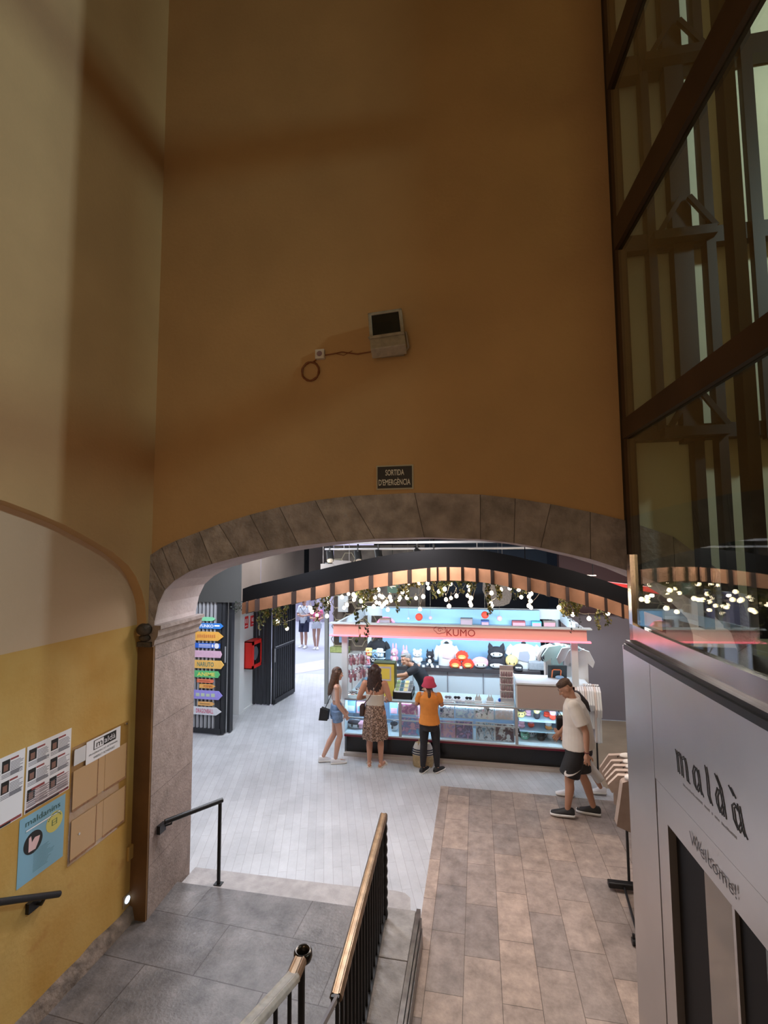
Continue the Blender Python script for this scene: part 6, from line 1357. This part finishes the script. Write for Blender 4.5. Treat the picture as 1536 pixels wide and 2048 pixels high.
SOLE = mat('white_sole', (.75, .74, .73), .5); WSHOE = mat('white_shoe', (.72, .73, .78), .6); BSHOE = mat('black_shoe', (.018, .018, .02), .6)
HB = mat('brown_hair', (.085, .042, .025), .5, var=.5, vscale=50); HD = mat('dark_brown_hair', (.035, .016, .012), .5, var=.5, vscale=50); HG = mat('grey_hair', (.26, .25, .25), .6, var=.35, vscale=60); HK = mat('black_hair', (.02, .016, .016), .6, var=.4, vscale=60)
DENIM = mat('pale_denim', (.17, .27, .45), .8, var=.25, vscale=20)

# --- girl in denim shorts, in profile facing right
Jg = skel(1.52, neck=(0, 0, 1.43), head=(0, .02, 1.59), kR=(.09, .06, .49), kL=(-.07, -.02, .50), aR=(.06, -.02, .075), aL=(-.06, -.24, .085), tR=(.07, .15, .025), tL=(-.06, -.09, .025), eR=(.20, .0, 1.11), wR=(.17, .14, .90), eL=(-.20, .0, 1.11), wL=(-.16, .15, .90))
t, J, s, hp, Hm, Mx, rt, fw, up = person('person in a pale sleeveless top and denim shorts with long straight brown hair', 1.52, (-2.36, 7.90, 0), R(-68), SK3, Jg, w=.84, head_rot=(-12, 0, 0))
mb = torso(J, s, Mx, .42, .93, [.122, .126, .135, .128, .095], [.088, .092, .102, .092, .06])
remesh_build(mb, 'top', mat('pale_pink_top', (.66, .56, .55), .8), t, .007, 3)
for sx in (-1, 1):
    b_ = MB(); b_.tube([J['chest']+Mx @ Vector((sx*.075*s, .085*s, .06*s)), J['neck']+Mx @ Vector((sx*.085*s, 0, -.005*s)), J['chest']+Mx @ Vector((sx*.075*s, -.095*s, .05*s))], .008, 6); b_.build('shoulder_strap', MATS['pale_pink_top'], t, world=False)
mb = torso(J, s, Mx, -.2, .26, [.15, .155, .135], [.118, .115, .10])
for q in 'RL': fr(mb, J['h'+q]+Vector((0, 0, .05)), J['h'+q].lerp(J['k'+q], .36), .095*s, .098*s)
remesh_build(mb, 'shorts', DENIM, t, .007, 4)
for q in 'RL': shoe(t, J, s, q, WSHOE, SOLE)
mb = MB(); mb.ell(hp(0, -.018, .035), (.083*s, .100*s, .095*s), M=Hm); mb.ell(hp(0, -.055, -.06), (.085*s, .06*s, .13*s), M=Hm)
for k in range(9):
    a = (k-4)*.32; x = .085*math.sin(a); y = -.03-.055*math.cos(a)
    limb(mb, [hp(x*.9, y+.02, .03), hp(x, y, -.12), hp(x*1.05, y-.015, -.26), hp(x*.9, y-.01, -.40+.02*(k % 3))], [.03*s, .028*s, .026*s, .012*s], 10)
for sx in (-1, 1): limb(mb, [hp(sx*.07, .02, .04), hp(sx*.085, .02, -.10), hp(sx*.085, .03, -.22), hp(sx*.08, .035, -.33)], [.022*s, .022*s, .020*s, .009*s], 10)
remesh_build(mb, 'hair', HB, t, .007, 2)
mb = MB(); mb.ell(hp(.05, .01, .10), (.03*s, .03*s, .012*s), M=Hm); mb.build('hair_clip', BLACK, t, world=False)
bag = thing('shoulder_bag', 'small black bag hanging at the hip of the long haired girl', 'bag', (-2.53, 7.86, .78))
mb = MB(); mb.prism([(-.07, -.10), (.08, -.10), (.10, .06), (-.04, .10)], .09, (-2.55, 7.84, .80), (1, 0, 0), (0, 0, 1), (0, -1, 0)); mb.build('bag_body', BLACKM, bag, bevel=.015)
mb = MB(); mb.tube([(-2.53, 7.84, .88), (-2.45, 7.85, 1.05), (-2.40, 7.86, 1.2)], .006, 6); mb.build('strap', BLACKM, bag)

# --- curly haired woman in leopard skirt, seen from behind
Jw = skel(1.60, eR=(.27, -.03, 1.14), wR=(.19, .19, 1.08), eL=(-.285, -.03, 1.14), wL=(-.17, .20, 1.10), aR=(.10, -.02, .075), aL=(-.10, -.02, .075), tR=(.15, .12, .025), tL=(-.13, .12, .025))
t, J, s, hp, Hm, Mx, rt, fw, up = person('person with dark curly hair, bare back and brown leopard print skirt', 1.60, (-1.69, 7.86, 0), R(2), SK2, Jw, w=1.17, hips=1.05)
mb = torso(J, s, Mx, .22, .58, [.160, .156, .160], [.122, .118, .128]); remesh_build(mb, 'top', mat('ivory_top', (.60, .54, .47), .8), t, .007, 2)
mb = torso(J, s, Mx, .55, .95, [.08, .12, .05], [.09, .09, .04], off=(.03, .03)); remesh_build(mb, 'top_front', MATS['ivory_top'], t, .008, 2)
b_ = MB(); b_.tube([J['chest']+Vector((0, -.122, -.04)), J['chest']+Vector((0, -.118, .06)), J['neck']+Vector((0, -.07, -.01))], .006, 6); b_.build('neck_tie', MATS['ivory_top'], t, world=False)
def leopard():
    m = D.materials.new('leopard_print'); m.use_nodes = True; nt = m.node_tree; b = nt.nodes['Principled BSDF']; b.inputs['Roughness'].default_value = .85
    tc = nd(nt, 'ShaderNodeTexCoord'); v = nd(nt, 'ShaderNodeTexVoronoi'); v.inputs['Scale'].default_value = 42; n = nd(nt, 'ShaderNodeTexNoise'); n.inputs['Scale'].default_value = 30
    nt.links.new(tc.outputs['Object'], v.inputs['Vector']); nt.links.new(tc.outputs['Object'], n.inputs['Vector'])
    a = nd(nt, 'ShaderNodeMath', operation='MULTIPLY'); nt.links.new(v.outputs['Distance'], a.inputs[0]); nt.links.new(n.outputs['Fac'], a.inputs[1])
    r = nd(nt, 'ShaderNodeValToRGB'); e = r.color_ramp.elements; e[0].position = .12; e[0].color = (.36, .23, .17, 1); e[1].position = .30; e[1].color = (.42, .29, .23, 1); x = e.new(.20); x.color = (.035, .02, .016, 1); x = e.new(.26); x.color = (.05, .03, .022, 1)
    nt.links.new(a.outputs[0], r.inputs[0]); nt.links.new(r.outputs[0], b.inputs['Base Color']); return m
rs = []; nn = 72
for f, rx, ry, pl in ((0, .145, .115, 0), (.12, .165, .13, .001), (.3, .185, .15, .003), (.45, .192, .155, .007), (.7, .205, .165, .013), (1, .215, .175, .018)):
    z = 1.075-.60*f; rs.append([Vector((rx*(1+pl/rx*math.sin(k*2*PI/nn*14))*math.cos(2*PI*k/nn)*s, ry*(1+pl/ry*math.sin(k*2*PI/nn*14))*math.sin(2*PI*k/nn)*s, z*s)) for k in range(nn)])
MB().rings(rs, caps=False).build('skirt', leopard(), t, world=False)
for q in 'RL':
    a, tt = J['a'+q], J['t'+q]; d = (tt-a); d.z = 0; d.normalize(); mb = MB(); bx = Vector((-d.y, d.x, 0)); c = Vector((a.x, a.y, .0))+d*.06*s
    mb.prism([(-.12*s, -.035*s), (.02*s, -.035*s), (.11*s, -.045*s), (.15*s, 0), (.11*s, .045*s), (.02*s, .035*s), (-.12*s, .035*s)], .016*s, c, d, bx, (0, 0, 1)); o = mb.build('sandal', mat('sandal_white', (.7, .66, .6), .6), t, world=False)
    mb = MB(); mb.tube([c+d*.06+bx*.05, c+d*.06+Vector((0, 0, .06)), c+d*.06-bx*.05], .012, 6); mb.tube([c-d*.07+bx*.04, c-d*.10+Vector((0, 0, .07)), c-d*.07-bx*.04], .008, 6); mb.build('sandal_strap', MATS['sandal_white'], o, world=False)
mb = MB(); mb.ell(hp(0, -.02, .035), (.092*s, .108*s, .103*s), M=Hm); mb.ell(hp(0, -.085, -.10), (.105*s, .055*s, .16*s), M=Hm); mb.ell(hp(0, -.10, -.22), (.10*s, .045*s, .09*s), M=Hm); rr = random.Random(5)
for k in range(90):
    a = rr.uniform(-2.0, 2.0); x = .10*math.sin(a); y = -.03-.085*math.cos(a)*.9; z = rr.uniform(-.24, .05); spr = 1+max(0, -z)*1.1
    mb.ell(hp(x*spr, y-.015, z), (.022*s, .022*s, .034*s), nu=10, nv=6)
for k in range(14):
    a = rr.uniform(-1.3, 1.3); limb(mb, [hp(.10*math.sin(a), -.06-.05*math.cos(a), -.15), hp(.12*math.sin(a), -.07-.05*math.cos(a), -.29-.04*rr.random())], [.026*s, .010*s], 8)
remesh_build(mb, 'hair', HD, t, .0075, 1)
sb = thing('crossbody_bag', 'brown crossbody bag strap and small bag on the back of the curly haired woman', 'bag', (-1.9, 7.8, .95))
mb = MB(); ly = 7.86; mb.tube([(-1.61, 7.74, 1.36), (-1.68, 7.725, 1.24), (-1.78, 7.735, 1.08), (-1.875, 7.80, .98)], .007, 6); mb.build('strap', mat('brown_leather', (.12, .05, .03), .5), sb)
MB().box((-1.93, 7.76, .80), (-1.86, 7.90, .97)).build('bag_body', mat('dark_bag_leather', (.05, .025, .02), .5), sb, bevel=.015)

# --- woman in orange shirt and raspberry bucket hat, from behind
Jo = skel(1.45, sR=(.175, .0, 1.375), sL=(-.175, .0, 1.375), eR=(.235, .03, 1.20), wR=(.06, .22, 1.25), eL=(-.24, .03, 1.20), wL=(-.05, .22, 1.22), aR=(.13, -.0, .075), aL=(-.13, -.04, .075), kR=(.12, .01, .49), kL=(-.11, .0, .49), tR=(.21, .10, .025), tL=(-.06, .10, .025), head=(0, .03, 1.575))
t, J, s, hp, Hm, Mx, rt, fw, up = person('person in an orange shirt, black jeans and raspberry bucket hat seen from behind', 1.45, (-.80, 7.83, 0), R(3), SK2, Jo, w=1.08, hips=1.05, handR=((-1, .2, .1), (0, -1, 0)), handL=((1, .2, .1), (0, -1, 0)))
OR = mat('orange_cotton', (.72, .26, .05), .85, var=.08, vscale=10)
mb = torso(J, s, Mx, -.12, 1.0, [.200, .184, .166, .166, .182, .176, .095], [.158, .142, .124, .122, .128, .115, .07])
for q in 'RL': limb(mb, [J['s'+q], J['s'+q].lerp(J['e'+q], .5)], [.062*s, .062*s])
for z_ in (.35, .48, .62): pass
remesh_build(mb, 'shirt', OR, t, .007, 3)
JE = mat('black_jeans', (.016, .014, .018), .75, var=.3, vscale=14); mb = torso(J, s, Mx, -.35, .10, [.165, .176, .165], [.135, .135, .12])
for q in 'RL': mb.tube([J['h'+q]+Vector((0, 0, .03)), J['h'+q].lerp(J['k'+q], .5), J['k'+q], J['k'+q].lerp(J['a'+q], .45)-fw*.012, J['a'+q]+Vector((0, 0, .02))], [.092*s, .090*s, .068*s, .066*s, .046*s], 20)
remesh_build(mb, 'jeans', JE, t, .007, 3)
for q in 'RL': shoe(t, J, s, q, BSHOE, SOLE)
HATM = mat('raspberry_felt', (.55, .06, .12), .85); mb = MB(); c = hp(0, -.005, .035)
mb.lathe(c, [(.118*s, -.050*s), (.142*s, -.075*s), (.145*s, -.070*s), (.108*s, .0), (.100*s, .055*s), (.085*s, .085*s), (.04*s, .098*s), (.004, .100*s)], 28, axis=Hm); o = mb.build('bucket_hat', HATM, t, world=False)
mb = MB(); mb.ell(hp(0, -.045, -.04), (.07*s, .05*s, .07*s), M=Hm); limb(mb, [hp(0, -.09, -.08), hp(.01, -.125, -.16), hp(.0, -.12, -.26), hp(.01, -.11, -.32)], [.03*s, .032*s, .026*s, .008*s]); remesh_build(mb, 'hair', HB, t, .007, 2)
# tote on floor in front of her
bq = thing('tote_bag', 'striped beige and navy tote bag on the floor by the person in orange', 'bag', (-.90, 8.0, 0))
b0 = Vector((-.93, 8.00, 0)); mb = MB(); rs = []
for z, rx, ry in ((0, .15, .07), (.03, .165, .08), (.18, .17, .085), (.30, .15, .075), (.36, .12, .05)): rs.append([b0+Vector((rx*math.copysign(abs(math.cos(2*PI*k/24))**.7, math.cos(2*PI*k/24)), ry*math.sin(2*PI*k/24), z)) for k in range(24)])
mb.rings(rs); mb.build('bag_body', mat('straw_canvas', (.50, .38, .22), .9, var=.2, vscale=20), bq)
mb = MB(); rs = [[Vector((v.x+(v.x-b0.x)*.03, v.y+(v.y-b0.y)*.05, v.z)) for v in [b0+Vector((rx*math.copysign(abs(math.cos(2*PI*k/24))**.7, math.cos(2*PI*k/24)), ry*math.sin(2*PI*k/24), z)) for k in range(24)]] for z, rx, ry in ((.19, .168, .085), (.30, .15, .075), (.37, .118, .05))]
mb.rings(rs, caps=False); mb.build('white_upper_band', mat('white_canvas', (.62, .62, .60), .9), bq)
for z, rx in ((.205, .172), (.24, .168), (.275, .162)):
    mb = MB(); mb.tube([b0+Vector((rx*1.03*math.cos(2*PI*k/24), .092*math.sin(2*PI*k/24), z)) for k in range(25)], .008, 6, caps=False); mb.build('navy_stripe', mat('navy_stripe', (.01, .015, .04), .8), bq)
mb = MB(); mb.tube([b0+Vector((-.07, -.05, .34)), b0+Vector((-.05, -.05, .44)), b0+Vector((.03, -.05, .46)), b0+Vector((.06, -.05, .34))], .009, 6); mb.build('handle', MATS['straw_canvas'], bq)

# --- shopkeeper leaning over the counter, grey hair, black shirt
Jk = skel(1.72, pelvis=(0, 0, .92), waist=(0, .03, 1.04), chest=(0, .13, 1.20), neck=(0, .25, 1.33), head=(0, .36, 1.42), sR=(.16, .22, 1.29), sL=(-.17, .22, 1.29), eR=(.22, .30, 1.08), wR=(.12, .46, 1.02), eL=(-.20, .42, 1.20), wL=(-.13, .66, 1.16))
t, J, s, hp, Hm, Mx, rt, fw, up = person('person with short grey hair and black shirt leaning over the counter with an outstretched arm', 1.72, (-1.00, 9.15, 0), R(108), SK1, Jk, w=1.08, head_rot=(22, 0, 28), handL=((-.0, .95, -.25), (0, -.2, -1)))
mb = torso(J, s, Mx, -.2, 1.0, [.165, .165, .160, .165, .178, .165, .085], [.125, .125, .125, .125, .125, .105, .065])
for q in 'RL': limb(mb, [J['s'+q], J['s'+q].lerp(J['e'+q], .55)], [.072*s, .066*s])
remesh_build(mb, 'shirt', BT, t, .008, 3)
mb = torso(J, s, Mx, -.3, .05, [.15, .165, .16], [.12, .12, .11])
for q in 'RL': mb.tube([J['h'+q], J['k'+q], J['a'+q]+Vector((0, 0, .02))], [.10*s, .08*s, .07*s], 16)
remesh_build(mb, 'trousers', JE, t, .009, 2)
for q in 'RL': shoe(t, J, s, q, BSHOE, SOLE)
mb = MB(); mb.ell(hp(0, -.022, .048), (.080*s, .092*s, .082*s), M=Hm); mb.ell(hp(0, .03, .088), (.066*s, .056*s, .034*s), M=Hm); mb.ell(hp(0, -.065, -.015), (.066*s, .045*s, .06*s), M=Hm); remesh_build(mb, 'hair', HG, t, .007, 1)
mb = MB(); mb.ell(hp(0, .062, -.085), (.040*s, .032*s, .026*s), M=Hm); mb.ell(hp(0, .093, -.044), (.028*s, .008*s, .008*s), M=Hm); remesh_build(mb, 'beard', HG, t, .006, 1)

# --- man in white polo walking left
Jm = skel(1.77, neck=(0, .05, 1.44), head=(0, .125, 1.555), chest=(0, .02, 1.27), sR=(.18, .03, 1.385), sL=(-.18, .03, 1.385), eL=(-.235, -.10, 1.11), wL=(-.25, -.10, .86), eR=(.22, .06, 1.12), wR=(.22, .22, .92), hR=(.095, 0, .90), hL=(-.095, 0, .90), kL=(-.10, .12, .50), aL=(-.10, .15, .10), tL=(-.11, .31, .035), kR=(.09, -.02, .49), aR=(.09, -.15, .09), tR=(.10, .02, .025))
t, J, s, hp, Hm, Mx, rt, fw, up = person('person walking left in a white polo shirt and black shorts, looking down', 1.74, (1.265, 6.93, 0), R(78), SK4, Jm, w=1.22, head_rot=(-32, 0, 8))
POLO = mat('white_polo', (.66, .61, .56), .85, var=.04, vscale=6); mb = torso(J, s, Mx, -.16, 1.0, [.226, .212, .196, .190, .200, .195, .10], [.198, .192, .184, .172, .160, .135, .08])
for q in 'RL': mb.tube([J['s'+q], J['s'+q].lerp(J['e'+q], .3), J['s'+q].lerp(J['e'+q], .74)], [.078*s, .088*s, .084*s], 20); mb.ell(J['s'+q], .080*s)
remesh_build(mb, 'polo_shirt', POLO, t, .007, 4)
mb = MB(); c = J['neck']+up*.005; mb.tube([c+Mx @ Vector((.070*s*math.cos(2*PI*k/20), .066*s*math.sin(2*PI*k/20), -.012+.012*math.cos(2*PI*k/20+PI/2)*0)) for k in range(21)], .016, 8, caps=False); mb.build('collar', POLO, t, world=False)
SH = mat('black_shorts', (.014, .014, .016), .7, var=.3, vscale=8); mb = torso(J, s, Mx, -.35, .0, [.18, .19, .185], [.165, .165, .16])
for q in 'RL': mb.tube([J['h'+q].lerp(J['k'+q], .02), J['h'+q].lerp(J['k'+q], .5), J['h'+q].lerp(J['k'+q], .94)], [.108*s, .118*s, .126*s], 24)
so = remesh_build(mb, 'shorts', SH, t, .007, 4)
# swoosh mark on left leg, on the outer side, bent around the leg
sw = [(-.062, .035), (-.070, .005), (-.058, -.022), (-.030, -.030), (.02, -.016), (.095, .040), (.02, .006), (-.022, -.004), (-.045, .004), (-.055, .018)]
mb = MB(); kk = J['h'+'L'].lerp(J['k'+'L'], .80); ax = (J['kL']-J['hL']).normalized(); rr_ = .1245*s
def wrapp(u, v, lift): 
    a = -u/(rr_)   # angle about leg axis, 0 = outward (-x)
    o_ = -Vector((1, 0, 0)); f_ = fw
    return kk - ax*v + (o_*math.cos(a)+f_*math.sin(a)).normalized()*(rr_+lift)
up_pts = [(-.075, .034), (-.082, .000), (-.066, -.028), (-.03, -.036), (.03, -.018), (.125, .040)]
lo_in = [(-.062, .034), (-.060, .012), (-.050, -.002), (-.022, -.006), (.03, .002), (.125, .040)]
n_ = 20
def samp(P_, f):
    f = min(.9999, f)*(len(P_)-1); i = int(f); g = f-i; return (P_[i][0]*(1-g)+P_[i+1][0]*g, P_[i][1]*(1-g)+P_[i+1][1]*g)
vs = []; fs = []
for k in range(n_+1):
    a, b_ = samp(up_pts, k/n_), samp(lo_in, k/n_); vs += [wrapp(a[0], a[1], .006), wrapp(b_[0], b_[1], .006), wrapp(a[0], a[1], .001), wrapp(b_[0], b_[1], .001)]
for k in range(n_): i = 4*k; fs += [(i, i+4, i+5, i+1), (i+2, i+3, i+7, i+6), (i, i+2, i+6, i+4), (i+1, i+5, i+7, i+3)]
mb.add(vs, fs); mb.build('swoosh_mark', mat('white_print_cloth', (.75, .72, .70), .7), t, world=False)
for q in 'RL': shoe(t, J, s, q, BSHOE, SOLE)
mb = MB(); mb.ell(hp(0, -.012, .060), (.076*s, .094*s, .064*s), M=Hm); mb.ell(hp(0, -.062, .022), (.066*s, .040*s, .052*s), M=Hm); mb.ell(hp(0, .045, .088), (.055*s, .040*s, .022*s), M=Hm); remesh_build(mb, 'hair', mat('cropped_brown_hair', (.075, .042, .03), .7, var=.3, vscale=70), t, .006, 1)
mb = MB(); c = J['wL']; mb.tube([c+Vector((.031*math.cos(2*PI*k/14), .031*math.sin(2*PI*k/14), .02)) for k in range(15)], .006, 6, caps=False); mb.build('wristband', mat('dark_red_band', (.12, .02, .02), .6), t, world=False)

# --- companion half hidden behind him
Jc = skel(1.44, head=(0, .05, 1.57), eL=(-.22, .10, 1.13), wL=(-.16, .30, 1.08), eR=(.22, .02, 1.12), wR=(.20, .2, 1.0), kL=(-.10, .14, .50), aL=(-.10, .22, .09), tL=(-.11, .38, .035), kR=(.09, -.08, .50), aR=(.09, -.30, .11), tR=(.10, -.16, .03))
t, J, s, hp, Hm, Mx, rt, fw, up = person('person in a loose white top and pale trousers hidden behind the man in the polo', 1.45, (1.40, 7.50, 0), R(84), SK1, Jc, w=1.0, head_rot=(-25, 0, 0))
mb = torso(J, s, Mx, -.5, 1.0, [.215, .20, .18, .165, .160, .165, .15, .08], [.19, .17, .15, .13, .118, .115, .10, .06])
for q in 'RL': mb.tube([J['s'+q], J['s'+q].lerp(J['e'+q], .8)], [.066*s, .072*s], 16); mb.ell(J['s'+q], .066*s)
remesh_build(mb, 'blouse', mat('white_blouse', (.66, .62, .62), .85), t, .008, 3)
mb = torso(J, s, Mx, -.3, .05, [.15, .155, .15], [.12, .12, .11])
for q in 'RL': mb.tube([J['h'+q], J['k'+q], J['a'+q]+Vector((0, 0, .10))], [.10*s, .085*s, .080*s], 16)
remesh_build(mb, 'trousers', mat('pale_grey_trousers', (.56, .53, .50), .85), t, .008, 3)
for q in 'RL': shoe(t, J, s, q, WSHOE, SOLE)
mb = MB(); mb.ell(hp(0, -.018, .035), (.085*s, .10*s, .095*s), M=Hm); limb(mb, [hp(0, -.08, .0), hp(.0, -.12, -.12), hp(0, -.12, -.26)], [.05*s, .045*s, .015*s]); remesh_build(mb, 'hair', HK, t, .008, 2)
g = thing('handbag', 'black bag held in front by the person behind the man in the polo', 'bag', (1.08, 7.42, .95)); MB().box((1.06, 7.34, .92), (1.17, 7.46, 1.10)).build('bag_body', BLACKM, g, bevel=.02)
mb = MB(); mb.tube([(1.08, 7.4, 1.09), (1.10, 7.42, 1.17), (1.15, 7.4, 1.09)], .007, 6); mb.build('handle', BLACKM, g)

# --- two pedestrians in the street
Jp = skel(1.74, eR=(.23, .04, 1.12), wR=(.10, .22, 1.14), eL=(-.23, .04, 1.12), wL=(-.10, .22, 1.12), kL=(-.10, .08, .50), aL=(-.11, .10, .08), tL=(-.12, .26, .03))
t, J, s, hp, Hm, Mx, rt, fw, up = person('person in a white shirt, dark shorts and blue cap out in the street', 1.72, (-6.20, 16.7, 0), R(175), SK3, Jp, w=1.05, voxel=.010)
mb = torso(J, s, Mx, -.2, 1.0, [.175, .17, .17, .175, .165, .08], [.13, .13, .13, .13, .11, .06])
for q in 'RL': mb.tube([J['s'+q], J['s'+q].lerp(J['e'+q], .75)], [.07, .075], 16); mb.ell(J['s'+q], .07)
remesh_build(mb, 'shirt', mat('cool_white_shirt', (.72, .78, .86), .8), t, .011, 3)  # one even bluish white
mb = torso(J, s, Mx, -.3, .0, [.16, .165, .16], [.13, .13, .12])
for q in 'RL': fr(mb, J['h'+q]+Vector((0, 0, .04)), J['h'+q].lerp(J['k'+q], .9), .105, .11)
remesh_build(mb, 'shorts', mat('navy_shorts', (.03, .035, .08), .8), t, .011, 3)
for q in 'RL': shoe(t, J, s, q, WSHOE, SOLE)
mb = MB(); mb.ell(hp(0, -.01, .06), (.085, .10, .07), M=Hm); mb.ell(hp(0, .11, .045), (.07, .07, .012), M=Hm); mb.build('cap', mat('blue_cap', (.05, .14, .45), .8), t, world=False)
g = thing('crossbody_pouch', 'dark pouch with strap worn by the person in the blue cap', 'bag', (-6.0, 16.55, 1.0)); MB().box((-6.02, 16.50, .92), (-5.92, 16.60, 1.12)).build('pouch_body', mat('slate_pouch', (.10, .12, .2), .6), g, bevel=.01)
mb = MB(); mb.tube([(-6.30, 16.55, 1.45), (-6.2, 16.54, 1.3), (-5.98, 16.54, 1.1)], .010, 6); mb.build('strap', MATS['slate_pouch'], g)
Jq = skel(1.60, eR=(.23, .02, 1.14), wR=(.10, .22, 1.16), eL=(-.23, .02, 1.14), wL=(-.08, .22, 1.12), kL=(-.07, .05, .50), aL=(-.03, .04, .08), tL=(-.05, .2, .025), aR=(.05, -.02, .075), tR=(.08, .13, .025))
t, J, s, hp, Hm, Mx, rt, fw, up = person('person in a pink top and white shorts out in the street', 1.62, (-5.66, 16.5, 0), R(195), SK3, Jq, w=.92, voxel=.010)
mb = torso(J, s, Mx, .2, 1.0, [.14, .14, .15, .15, .07], [.11, .11, .12, .10, .06])
for q in 'RL': mb.tube([J['s'+q], J['s'+q].lerp(J['e'+q], .5)], [.06, .06], 16); mb.ell(J['s'+q], .06)
remesh_build(mb, 'top', mat('hot_pink_top', (.80, .16, .32), .8), t, .011, 3)
mb = torso(J, s, Mx, -.3, .25, [.155, .155, .135], [.125, .12, .11])
for q in 'RL': fr(mb, J['h'+q]+Vector((0, 0, .04)), J['h'+q].lerp(J['k'+q], .35), .098, .105)
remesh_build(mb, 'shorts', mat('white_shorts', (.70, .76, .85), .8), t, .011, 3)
for q in 'RL': shoe(t, J, s, q, WSHOE, SOLE)
mb = MB(); mb.ell(hp(0, -.02, .04), (.085, .095, .09), M=Hm); limb(mb, [hp(0, -.08, 0), hp(0, -.11, -.2)], [.05, .02]); mb.build('hair', HB, t, world=False)
